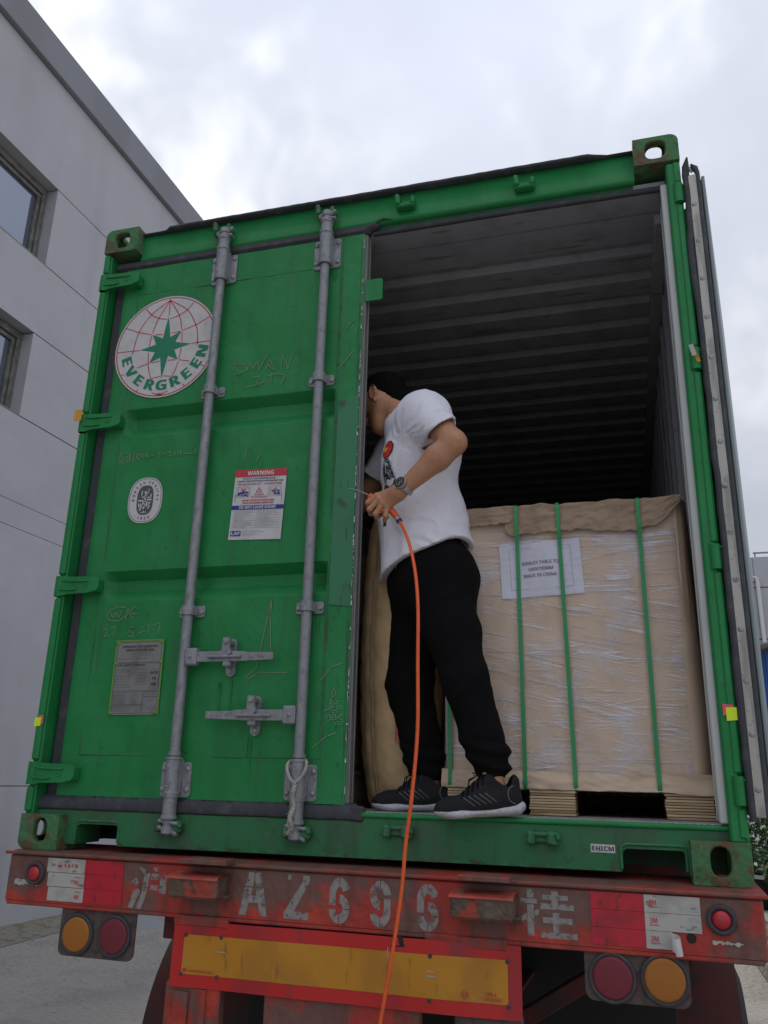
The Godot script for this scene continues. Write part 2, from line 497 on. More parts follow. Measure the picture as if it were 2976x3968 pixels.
	M.joint = mat(Color(0.05, 0.05, 0.055), 0.9)
	M.frame = worn(mottled(Color(0.20, 0.195, 0.175), [[Color(0.11, 0.105, 0.09), 0.03, 0.4, 0.8, 0.7, 85]], 128), 0.5, 0.3, 1.5)
	M.glass = mat(Color(0.26, 0.29, 0.35), 0.07, 0.85)
	M.moss = worn(mottled(Color(0.22, 0.20, 0.16), [[Color(0.12, 0.12, 0.06), 0.02, 0.5, 0.75, 0.8, 86], [Color(0.28, 0.26, 0.22), 0.05, 0.65, 0.8, 0.7, 87], [Color(0.04, 0.038, 0.03), 0.08, 0.7, 0.85, 0.8, 88]], 256), 0.95, 0.0, 1.0)
	M.white = mat(Color(0.62, 0.62, 0.61), 0.45)
	M.stickerwhite = worn(mottled(Color(0.56, 0.55, 0.54), [[Color(0.48, 0.47, 0.46), 0.02, 0.4, 0.8, 0.6, 90], [Color(0.34, 0.32, 0.30), 0.05, 0.75, 0.95, 0.4, 91]], 256), 0.4, 0.0, 2.0)
	M.ink = mat(Color(0.03, 0.035, 0.05), 0.6)
	M.navy = mat(Color(0.012, 0.03, 0.22), 0.5)
	M.inkred = mat(Color(0.50, 0.03, 0.05), 0.5)
	M.logogreen = mat(Color(0.004, 0.19, 0.09), 0.45)
	M.logored = mat(Color(0.48, 0.05, 0.07), 0.5)
	M.chalk = mat(Color(0.20, 0.26, 0.15), 0.95)
	M.tape = mat(Color(0.62, 0.30, 0.02), 0.6)
	M.neon = mat(Color(0.65, 0.85, 0.02), 0.6)
	M.pink = mat(Color(0.75, 0.09, 0.14), 0.6)

func build_ground() -> void:
	var g := MB.new()
	g.sheet(steps(-150, 150, 60), steps(150, -150, 60), func(x: float, z: float): return Vector3(x, GROUND, z))
	struct("ground", g, M.concrete)
	var p := MB.new()
	var nz := FastNoiseLite.new()
	nz.seed = 4; nz.frequency = 1.1
	p.sheet(steps(-6.02, -5.35, 8), steps(6, -16, 120), func(x: float, z: float):
		var e := smoothstep(-5.45, -5.9, x + 0.12 * nz.get_noise_2d(z * 2.0, 3.0))
		return Vector3(x, GROUND + 0.004 + 0.035 * e + 0.012 * e * nz.get_noise_2d(x * 5.0, z * 4.0), z))
	struct("drainage_strip", p, M.moss)

func build_factory() -> void:
	# local axes: x out of the wall, z along it towards the camera
	var b := thing("factory_building", "pale grey rendered building with dark parapet left of the container", "building", Vector3(-6.008, 0, -6.034))
	b.rotation.y = -0.02456
	var back := MB.new()
	back.box(Vector3(-3.4, 3.9, -4), Vector3(6.0, 10.7, 40))
	obj("wall_core", back, M.joint, b)
	var z0 := -24.0; var z1 := 16.0; var ze := 1.02      # ze: right-hand end of the windows
	var rows := [[-1.47, 0.085], [0.095, 3.033], [3.040, 3.338], [3.345, 4.393], [4.408, 5.543], [5.558, 6.533], [6.548, 7.713], [7.728, 9.25]]
	for k in rows.size():
		var r: Array = rows[k]
		var win: bool = k == 4 or k == 6
		var spans := [[z0, ze]] if win else [[z0, -9.2], [-9.19, z1]]
		if win: spans.append([7.2, z1])
		for s in spans:
			var w := MB.new()
			w.box(Vector3(-0.2, (r[0] + r[1]) / 2.0, (s[0] + s[1]) / 2.0), Vector3(0.4, r[1] - r[0], s[1] - s[0]))
			obj("wall_panel", w, M.wall, b)
	var cap := MB.new()
	cap.box(Vector3(-0.17, 9.51, -4), Vector3(0.5, 0.5, 40), 0.01)
	obj("parapet", cap, M.parapet, b)
	for y in [[4.408, 5.543], [6.548, 7.713]]:
		var zz := ze
		for k in 4:
			var len := 1.0 if k == 0 else 1.55
			if zz > 7.0: break
			var fr := MB.new()
			var yc: float = (y[0] + y[1]) / 2.0
			var hh: float = y[1] - y[0]
			for s in [-1.0, 1.0]:
				fr.box(Vector3(-0.20, yc + s * (hh / 2 - 0.045), zz + len / 2), Vector3(0.09, 0.09, len), 0.006)
				fr.box(Vector3(-0.20, yc, zz + len / 2 + s * (len / 2 - 0.04)), Vector3(0.085, hh - 0.18, 0.078), 0.006)
				fr.box(Vector3(-0.215, yc + s * (hh / 2 - 0.12), zz + len / 2), Vector3(0.05, 0.055, len - 0.156), 0.004)
				fr.box(Vector3(-0.215, yc, zz + len / 2 + s * (len / 2 - 0.105)), Vector3(0.048, hh - 0.295, 0.05), 0.004)
			var wnode := obj("window", fr, M.frame, b)
			var gl := MB.new()
			gl.box(Vector3(-0.225, yc, zz + len / 2), Vector3(0.012, hh - 0.26, len - 0.22))
			obj("pane", gl, M.glass, wnode)
			zz += len
		var sl := MB.new()
		sl.box(Vector3(-0.09, y[0] + 0.006, ze + 3.0), Vector3(0.16, 0.012, 6.0))
		obj("sill", sl, M.parapet, b)
	var pipe := thing("drain_cover", "dark round cover lying on the ground beside the grey wall", "drain cover", Vector3(-5.1, GROUND, -6.9))
	var pc := MB.new()
	pc.lathe(Vector3.ZERO, Vector3.UP, [[0.55, 0.0], [0.5, 0.03], [0.3, 0.042], [0.0, 0.044]], 28, true)
	obj("lid", pc, M.parapet, pipe)

func leaf_cloud(mb: MB, at: Vector3, size: Vector3, count: int, leaf: float, rng: RandomNumberGenerator) -> void:
	for i in count:
		var d := Vector3(rng.randfn(), rng.randfn(), rng.randfn()).normalized() * pow(rng.randf(), 0.4)
		var p := at + d * size
		var u := (d + Vector3(rng.randfn(), rng.randfn() - 0.3, rng.randfn()) * 0.7).normalized()
		var s := u.cross(Vector3(rng.randfn(), rng.randfn(), rng.randfn())).normalized()
		var nn := s.cross(u)
		var l := leaf * rng.randf_range(0.6, 1.3)
		var k := rng.randf_range(0.5, 1.4)
		mb.col = Color(0.045 * k, 0.10 * k, 0.03 * k)
		var mid := p + u * l * 0.5 + nn * l * 0.12
		mb.tri(p, mid + s * l * 0.28, p + u * l)
		mb.tri(p, p + u * l, mid - s * l * 0.28)
	mb.col = Color.WHITE

func build_far_side() -> void:
	var b := thing("office_building", "grey panelled building with a white downpipe beyond the blue shed", "building", Vector3(4.72, GROUND, -25))
	var ys := [0.0, 4.0, 6.1, 7.72, 8.72]
	for k in 4:
		for i in 5:
			var m := MB.new()
			m.box(Vector3(0.3 + i * 2.6 + 1.29, (ys[k] + ys[k + 1]) / 2, -0.15), Vector3(2.58, ys[k + 1] - ys[k] - 0.03, 0.3), 0.01)
			obj("panel", m, M.wall, b)
	for k in 4:
		for i in 3:
			var m := MB.new()
			m.box(Vector3(0.15, (ys[k] + ys[k + 1]) / 2, -0.005 - i * 3.0 - 1.5), Vector3(0.29, ys[k + 1] - ys[k] - 0.03, 2.97), 0.01)
			obj("side_panel", m, M.wall, b)
	var core := MB.new()
	core.box(Vector3(6.8, 4.3, -4.6), Vector3(12.9, 8.6, 8.6))
	obj("core", core, M.joint, b)
	var cap := MB.new()
	cap.rod(Vector3(0.35, 8.86, -0.1), Vector3(13, 8.86, -0.1), 0.03, 8)
	for i in 6: cap.rod(Vector3(0.4 + i * 2.4, 8.7, -0.1), Vector3(0.4 + i * 2.4, 8.86, -0.1), 0.025, 6)
	obj("roof_rail", cap, M.parapet, b)
	var dp := MB.new()
	dp.tube(PackedVector3Array([Vector3(0.26, 7.95, 0.02), Vector3(0.26, 8.03, 0.1), Vector3(0.34, 8.0, 0.1), Vector3(0.36, 7.8, 0.1), Vector3(0.36, 0.2, 0.1)]), [0.06], 10)
	obj("downpipe", dp, M.white, b)

	var s := thing("corrugated_shed", "blue corrugated metal shed with a dark overhanging roof edge", "shed", Vector3(3.52, GROUND, -15))
	var blue := worn(mottled(Color(0.012, 0.09, 0.36), [[Color(0.01, 0.05, 0.22), 0.03, 0.5, 0.9, 0.6, 93, 1, 4]], 128), 0.45)
	var wl := MB.new()
	for i in 52:
		var x := i * 0.1
		for q in [[0.0, 0.0, 0.03, 0.0], [0.03, 0.0, 0.045, 0.03], [0.045, 0.03, 0.085, 0.03], [0.085, 0.03, 0.1, 0.0]]:
			wl.quad(Vector3(x + q[0], 2.4, q[1]), Vector3(x + q[2], 2.4, q[3]), Vector3(x + q[2], 4.25, q[3]), Vector3(x + q[0], 4.25, q[1]))
	obj("wall", wl, blue, s)
	var sd := MB.new()
	for i in 40:
		var z := -i * 0.1
		for q in [[0.0, 0.0, 0.03, 0.0], [0.03, 0.0, 0.045, 0.03], [0.045, 0.03, 0.085, 0.03], [0.085, 0.03, 0.1, 0.0]]:
			sd.quad(Vector3(-q[1], 2.4, z - q[0]), Vector3(-q[1], 4.25, z - q[0]), Vector3(-q[3], 4.25, z - q[2]), Vector3(-q[3], 2.4, z - q[2]))
	obj("side_wall", sd, blue, s)
	var ft := MB.new()
	ft.box(Vector3(2.6, 1.2, -2.1), Vector3(5.1, 2.38, 3.9))
	obj("plinth", ft, M.wall, s)
	var rf := MB.new()
	for i in 44:
		var z := 0.45 - i * 0.11
		rf.box(Vector3(2.5, 4.72, z), Vector3(5.9, 0.03, 0.07), 0.008, Basis(Vector3.BACK, 0.14))
	rf.box(Vector3(2.5, 4.70, -1.9), Vector3(5.9, 0.012, 4.8), 0.0, Basis(Vector3.BACK, 0.14))
	obj("roof", rf, M.parapet, s)

	# a planter ledge with potted shrubs beside the trailer
	var rng := RandomNumberGenerator.new()
	rng.seed = 31
	var leafm := mat(Color.WHITE, 0.6)
	leafm.vertex_color_use_as_albedo = true
	leafm.backlight_enabled = true
	leafm.backlight = Color(0.15, 0.25, 0.08)
	var ledge := thing("planter_ledge", "low concrete ledge carrying potted shrubs beyond the trailer", "ledge", Vector3(2.95, GROUND, -7.4))
	var lm := MB.new()
	lm.box(Vector3(0, 0.3, 0), Vector3(1.9, 0.6, 3.4), 0.02)
	obj("block", lm, M.concrete, ledge)
	var pots := [[2.16, -6.9, 0.23, 0.30, "bushy green shrub in a dark pot nearest the container corner", 0.30], [2.62, -7.4, 0.2, 0.28, "bushy shrub in a dark pot behind the other potted shrub", 0.30], [2.24, -6.15, 0.16, 0.30, "low green plant in a white rimmed pot on the ledge end", 0.16]]
	for q in pots:
		var pl := thing("potted_plant", q[4], "potted plant", Vector3(q[0], GROUND + 0.6, q[1]), "potted plants on the ledge")
		var pm := MB.new()
		var r: float = q[2]
		pm.lathe(Vector3.ZERO, Vector3.UP, [[0.0, 0.0], [r * 0.7, 0.0], [r, q[3] - 0.03], [r * 1.1, q[3] - 0.03], [r * 1.1, q[3]], [r * 0.95, q[3]], [r * 0.9, q[3] - 0.05], [0.0, q[3] - 0.05]], 24)
		obj("pot", pm, M.black, pl)
		var rim := MB.new()
		rim.lathe(Vector3(0, q[3] + 0.002, 0), Vector3.UP, [[r * 1.12, -0.02], [r * 1.12, 0.012], [r * 0.97, 0.012]], 24)
		obj("rim", rim, M.white, pl)
		var fo := MB.new()
		leaf_cloud(fo, Vector3(0, q[3] + q[5] * 0.95, 0), Vector3(0.26, q[5], 0.26), 700, 0.07, rng)
		var st := MB.new()
		for i in 5: st.tube(PackedVector3Array([Vector3(rng.randf_range(-0.05, 0.05), q[3] - 0.06, rng.randf_range(-0.05, 0.05)), Vector3(rng.randf_range(-0.15, 0.15), q[3] + q[5], rng.randf_range(-0.15, 0.15))]), [0.008, 0.004], 6)
		obj("stem", st, M.floorwood, pl)
		obj("foliage", fo, leafm, pl)
	var sc := thing("paper_scrap", "small crumpled white scrap lying on the yard at right", "scrap", Vector3(1.93, GROUND + 0.01, -5.2))
	var sm := MB.new()
	sm.sheet(steps(-0.11, 0.11, 8), steps(-0.06, 0.06, 5), func(x: float, z: float): return Vector3(x, 0.012 + 0.02 * sin(x * 61.0 + z * 23.0) * cos(z * 47.0), z))
	obj("sheet", sm, M.white, sc)
const CHALK := ["-548,1877 -555,1835",
	"-573,1853 -558,1869 -505,1861 -493,1838 -523,1821 -554,1819",
	"-492,1827 -485,1869 -467,1835 -449,1870 -439,1826",
	"-439,1826 -410,1891",
	"-410,1823 -393,1873 -374,1819 -401,1843 -381,1846",
	"-344,1820 -341,1888 -314,1817 -295,1887",
	"-464,1798 -434,1797",
	"-487,1756 -446,1761 -407,1776",
	"-398,1795 -358,1801",
	"-383,1804 -385,1763",
	"-358,1801 -322,1792 -339,1752",
	"-446,1761 -438,1790",
	"-74,1958 -69,1978 -41,2003",
	"-102,1786 -73,1823 -39,1863",
	"-1011,1518 -1034,1510 -1034,1484 -1010,1469 -984,1477 -982,1500 -1006,1518",
	"-1023,1507 -1020,1483 -1011,1482",
	"-996,1501 -1006,1495 -995,1481",
	"-991,1501 -987,1480",
	"-968,1520 -970,1469",
	"-958,1483 -956,1508 -944,1502 -954,1493 -941,1479",
	"-928,1506 -935,1496 -927,1485 -919,1495 -928,1506",
	"-906,1507 -914,1502 -899,1490 -907,1485 -906,1507",
	"-889,1495 -877,1496",
	"-864,1503 -848,1502 -857,1495 -844,1488 -858,1483",
	"-836,1495 -820,1496",
	"-810,1501 -800,1504 -805,1485 -793,1485",
	"-784,1503 -788,1491 -780,1484 -777,1496 -784,1503",
	"-770,1505 -769,1483",
	"-755,1504 -763,1499 -751,1490 -757,1484 -755,1504",
	"-739,1488 -722,1489",
	"-715,1488 -704,1488",
	"-691,1508 -690,1484",
	"-955,874 -989,862 -1001,839 -988,821 -947,818 -910,841 -918,869 -955,874",
	"-985,853 -974,830 -962,852 -947,831 -938,860",
	"-908,868 -917,823",
	"-883,872 -910,846 -869,843",
	"-914,859 -882,822",
	"-1006,783 -995,792 -988,780 -1002,758 -980,762",
	"-976,792 -956,797 -962,762",
	"-924,758 -920,767",
	"-893,791 -895,775 -875,773 -876,757 -894,760",
	"-893,791 -875,795",
	"-850,771 -835,774 -825,774",
	"-814,803 -813,765",
	"-798,798 -765,806 -770,766",
	"-307,684 -319,820 -315,875 -332,807",
	"-318,876 -360,631 -398,603 -388,593 -349,617 -242,616",
	"-111,590 -77,632 -35,647",
	"-65,560 -75,505",
	"-65,558 -55,552 -57,536 -72,528",
	"-96,483 -61,498",
	"-78,473 -88,458 -77,446 -67,462 -78,473",
	"-54,473 -52,458 -42,462 -32,473",
	"-132,361 -83,400 -50,410",
	"-471,1442 -465,1490",
	"-421,1428 -404,1465"]
const LOGO_LINES := ["30,921 -319,671 -533,340 -603,-28 -604,-71",
	"30,921 -163,579 -252,292",
	"-265,235 -289,41",
	"-292,-101 -268,-313 -232,-477 -176,-618",
	"30,921 40,620",
	"30,921 245,584 328,291",
	"337,243 359,44",
	"359,-90 334,-287",
	"327,-339 285,-499 236,-618",
	"30,921 397,672 599,342 656,105 660,-62",
	"-444,805 -319,671 -163,579 10,537",
	"74,536 245,584 397,672 511,807",
	"-804,460 -533,340 -275,262",
	"-185,249 -45,237",
	"128,240 288,253",
	"349,268 599,342 851,467",
	"-929,-21 -700,-22 -485,-29",
	"550,-19 675,-15 897,-10",
	"-478,-371 -285,-321",
	"-184,-312 -52,-292",
	"122,-294 263,-302",
	"344,-312 540,-359",
	"-176,-618 -7,-593",
	"64,-591 236,-618",
	"-807,-505 -734,-468",
	"-450,-857 -416,-808",
	"-126,-897 31,-985",
	"178,-891 31,-985",
	"-24,-914 31,-985",
	"24,-911 31,-985",
	"75,-912 31,-985",
	"469,-797 512,-854",
	"779,-460 854,-499"]
const STAR := [38, 592, 117, 164, 327, 264, 227, 54, 537, -20, 223, -100, 317, -309, 112, -206, 30, -646, -41, -218, -252, -315, -159, -102, -465, -25, -154, 50, -247, 256, -34, 159]
# ---------------------------------------------------------------- the container
var box_node: Node3D

func dense(poly: PackedVector2Array, k: int) -> PackedVector2Array:
	var p := PackedVector2Array()
	for i in poly.size():
		for j in k: p.append(poly[i].lerp(poly[(i + 1) % poly.size()], float(j) / k))
	return p

# face with a rounded hole: poly and the hole are in (a, b); L turns (a, b, depth) into a point
func pierced(mb: MB, poly: PackedVector2Array, c: Vector2, rx: float, ry: float, pw: float, deep: float, L: Callable, from: Vector3) -> void:
	var o := PackedVector3Array(); var inn := PackedVector3Array(); var dn := PackedVector3Array()
	for q in dense(poly, 8):
		var d := (q - c).normalized()
		var r := pow(pow(absf(d.x) / rx, pw) + pow(absf(d.y) / ry, pw), -1.0 / pw)
		o.append(L.call(q.x, q.y, 0.0))
		inn.append(L.call(c.x + d.x * (r + 0.004), c.y + d.y * (r + 0.004), 0.0))
		dn.append(L.call(c.x + d.x * r, c.y + d.y * r, 0.004))
	mb.ring(o, inn, from)
	var mid: Vector3 = L.call(c.x, c.y, 0.002)
	for i in inn.size():
		var j := (i + 1) % inn.size()
		var w: Vector3 = (inn[i] + inn[j] + dn[i] + dn[j]) / 4.0
		mb.quad_out(inn[i], inn[j], dn[j], dn[i], w + (w - mid))
		var b0: Vector3 = dn[i] + L.call(0.0, 0.0, deep) - L.call(0.0, 0.0, 0.0)
		var b1: Vector3 = dn[j] + L.call(0.0, 0.0, deep) - L.call(0.0, 0.0, 0.0)
		mb.quad_out(dn[i], dn[j], b1, b0, w + (w - mid))

func corner_casting(sx: float, top: bool) -> void:
	var mb := MB.new()
	var L := func(x: float, y: float, z: float) -> Vector3: return Vector3(sx * (1.219 - x), 2.591 - y if top else y, -z)
	var from: Vector3 = L.call(0.08, 0.06, 0.09)
	var R := 0.032
	var poly := PackedVector2Array()
	for i in 7:
		var a := PI / 2 * i / 6.0
		poly.append(Vector2(R - R * sin(a), R - R * cos(a)))
	poly.append_array(V2([0, 0.118, 0.162, 0.118, 0.162, 0.0]))
	if top: pierced(mb, poly, Vector2(0.083, 0.058), 0.037, 0.038, 3.2, 0.024, L, from)
	else: pierced(mb, poly, Vector2(0.084, 0.064), 0.028, 0.041, 2.6, 0.024, L, from)
	for i in 6:
		mb.quad_out(L.call(poly[i].x, poly[i].y, 0.0), L.call(poly[i + 1].x, poly[i + 1].y, 0.0), L.call(poly[i + 1].x, poly[i + 1].y, 0.178), L.call(poly[i].x, poly[i].y, 0.178), from)
	var S := func(a: float, b: float, z: float) -> Vector3: return L.call(z, a, b)
	pierced(mb, V2([R, 0, R, 0.178, 0.118, 0.178, 0.118, 0]), Vector2(0.066, 0.089), 0.026, 0.04, 2.6, 0.02, S, from)
	var U := func(a: float, b: float, z: float) -> Vector3: return L.call(a, z, b)
	pierced(mb, V2([R, 0, R, 0.178, 0.162, 0.178, 0.162, 0]), Vector2(0.085, 0.089), 0.032, 0.062, 3.0, 0.024, U, from)
	mb.quad_out(L.call(0.162, 0.0, 0.0), L.call(0.162, 0.118, 0.0), L.call(0.162, 0.118, 0.178), L.call(0.162, 0.0, 0.178), from)
	mb.quad_out(L.call(0.0, 0.118, 0.0), L.call(0.162, 0.118, 0.0), L.call(0.162, 0.118, 0.178), L.call(0.0, 0.118, 0.178), from)
	if not top: mb.quad_out(L.call(0.0, 0.118, 0.178), L.call(0.162, 0.118, 0.178), L.call(0.162, 0.0, 0.178), L.call(R, 0.0, 0.178), from)
	obj("corner_casting", mb, M.rusty, box_node)

func door_depth(x: float, y: float) -> float:
	var d := 0.0
	for r in [[1.712, 1.584], [1.016, 0.896]]:
		var a := clampf((r[0] - y) / 0.034, 0, 1) * clampf((y - r[1]) / 0.048, 0, 1)
		d = maxf(d, a * clampf((x + 1.047) / 0.045, 0, 1) * clampf((-0.105 - x) / 0.02, 0, 1))
	return d * 0.046

func corrugated(mb: MB, along: float, pitch: float, depth: float, f: Callable) -> void:
	var k := 0
	while k * pitch < along:
		var a := k * pitch
		for q in [[0.0, 0.0, 0.26, 0.0], [0.26, 0.0, 0.5, 1.0], [0.5, 1.0, 0.76, 1.0], [0.76, 1.0, 1.0, 0.0]]:
			mb.quad(f.call(a + q[0] * pitch, q[1] * depth, 0.0), f.call(a + q[2] * pitch, q[3] * depth, 0.0), f.call(a + q[2] * pitch, q[3] * depth, 1.0), f.call(a + q[0] * pitch, q[1] * depth, 1.0))
		k += 1

func hinge_shape(mb: MB, y: float) -> void:
	# blade from the pin at x = 0 towards +x
	var p := V2([0.0, -0.040, 0.03, -0.040, 0.06, -0.033, 0.15, -0.031, 0.188, -0.022, 0.196, -0.012, 0.196, 0.020, 0.188, 0.030, 0.15, 0.033, 0.06, 0.036, 0.03, 0.040, 0.0, 0.040])
	mb.prism(p, 0.014, T(0.0, y, 0.0), 0.004)
	mb.tube(PackedVector3Array([Vector3(0.03, y + 0.022, 0.001), Vector3(0.07, y + 0.017, 0.003), Vector3(0.15, y + 0.015, 0.001)]), [0.004], 6)
	mb.tube(PackedVector3Array([Vector3(0.02, y - 0.014, 0.001), Vector3(0.07, y - 0.018, 0.003), Vector3(0.1, y - 0.016, 0.001)]), [0.004], 6)
	mb.lathe(Vector3(0.135, y, 0.0), Vector3.BACK, [[0.011, 0.0], [0.010, 0.003], [0.006, 0.003], [0.006, 0.001], [0.0, 0.001]], 14)

func hex_bolt(mb: MB, at: Vector3, r: float, axis := Vector3.BACK) -> void:
	mb.lathe(at, axis, [[r * 1.25, 0.0], [r * 1.25, 0.002], [r, 0.002], [r, r * 0.75], [r * 0.8, r * 0.95], [0.0, r * 0.95]], 6)

func keeper(at: Vector3, mt: Material, flip := 1.0) -> void:
	var k := MB.new()
	if flip > 0.0:              # on the header: two prongs on a foot
		k.box(at + Vector3(0, -0.016, 0.018), Vector3(0.078, 0.018, 0.036), 0.005)
		k.box(at + Vector3(0, 0.0, 0.005), Vector3(0.07, 0.04, 0.010), 0.003)
		k.box(at + Vector3(-0.030, 0.008, 0.024), Vector3(0.019, 0.050, 0.046), 0.006, Basis(Vector3.BACK, 0.10))
		k.box(at + Vector3(0.031, 0.000, 0.022), Vector3(0.017, 0.036, 0.042), 0.006, Basis(Vector3.BACK, -0.12))
		obj("cam_keeper", k, mt, box_node)
		return
	k.box(at + Vector3(0, 0, 0.008), Vector3(0.098, 0.030, 0.016), 0.005, Basis(Vector3.BACK, -0.03))
	k.box(at + Vector3(-0.037, 0.0, 0.022), Vector3(0.026, 0.040, 0.034), 0.007, Basis(Vector3.BACK, 0.08 * flip))
	k.box(at + Vector3(0.030, 0.001 * flip, 0.020), Vector3(0.040, 0.042, 0.032), 0.008, Basis(Vector3.BACK, -0.10))
	k.box(at + Vector3(0.044, -0.006 * flip, 0.030), Vector3(0.016, 0.026, 0.026), 0.006, Basis(Vector3.BACK, 0.3))
	k.box(at + Vector3(-0.006, -0.011 * flip, 0.018), Vector3(0.05, 0.013, 0.018), 0.004)
	obj("cam_keeper", k, mt, box_node)

func cam_end(mb: MB, x: float, y: float, s: float) -> void:
	# s = 1 at the top of a rod, -1 at the foot
	mb.lathe(Vector3(x, y, -0.015), Vector3(0, s, 0), [[0.019, -0.075], [0.024, -0.07], [0.024, -0.012], [0.028, -0.008], [0.028, 0.0], [0.02, 0.004], [0.017, 0.022], [0.022, 0.026], [0.022, 0.046], [0.014, 0.052], [0.0, 0.052]], 16)
	mb.box(Vector3(x + 0.004, y + s * 0.01, -0.013), Vector3(0.078, 0.011, 0.03), 0.004, Basis(Vector3.BACK, -0.12))
	mb.box(Vector3(x - 0.012, y + s * 0.034, -0.016), Vector3(0.055, 0.014, 0.026), 0.005, Basis(Vector3.BACK, 0.35 * s))
	mb.box(Vector3(x + 0.022, y + s * 0.042, -0.02), Vector3(0.034, 0.016, 0.024), 0.005, Basis(Vector3.BACK, 0.6 * s))

func rod_bracket(mb: MB, bolts: MB, x: float, y0: float, y1: float) -> void:
	var yc := (y0 + y1) / 2
	mb.prism(round_rect(x - 0.060, y0 - 0.012, x + 0.056, y1 - 0.012, 0.012, 3), 0.008, T(0, 0, DZ + 0.009), 0.002)
	mb.lathe(Vector3(x, y0, -0.015), Vector3.UP, [[0.021, -0.012], [0.028, -0.012], [0.030, 0.004], [0.026, 0.008], [0.027, y1 - y0 - 0.006], [0.030, y1 - y0 - 0.004], [0.030, y1 - y0 + 0.004], [0.02, y1 - y0 + 0.006]], 20)
	mb.box(Vector3(x, yc, -0.034), Vector3(0.052, y1 - y0, 0.022), 0.004)
	for q in [[-0.049, 0.012], [0.045, 0.014]]:
		for yy in [y0 + 0.014, y1 - 0.034]: bolts.lathe(Vector3(x + q[0], yy, DZ + 0.009), Vector3.BACK, [[0.0095, 0.0], [0.0095, 0.004], [0.006, 0.007], [0.0, 0.008]], 12, true)
	for yy in [y0 + 0.028, y1 - 0.024]:
		bolts.lathe(Vector3(x - 0.004, yy, 0.0105), Vector3(0, 0, 1), [[0.0055, 0.0], [0.0055, 0.0015], [0.0, 0.0015]], 10)

func rod_clamp(mb: MB, bolts: MB, x: float, y: float) -> void:
	mb.prism(round_rect(x - 0.052, y - 0.022, x + 0.052, y + 0.022, 0.009, 3), 0.006, T(0, 0, DZ + 0.008), 0.0015)
	mb.lathe(Vector3(x, y - 0.018, -0.015), Vector3.UP, [[0.0195, 0.0], [0.0255, 0.0], [0.0255, 0.036], [0.0195, 0.036]], 20)
	mb.box(Vector3(x, y, -0.033), Vector3(0.050, 0.036, 0.02), 0.003)
	for s in [-1.0, 1.0]: hex_bolt(bolts, Vector3(x + s * 0.042, y - 0.003, DZ + 0.008), 0.008)
	bolts.lathe(Vector3(x - 0.003, y + 0.004, 0.0098), Vector3.BACK, [[0.006, 0.0], [0.006, 0.0015], [0.0, 0.0015]], 10)

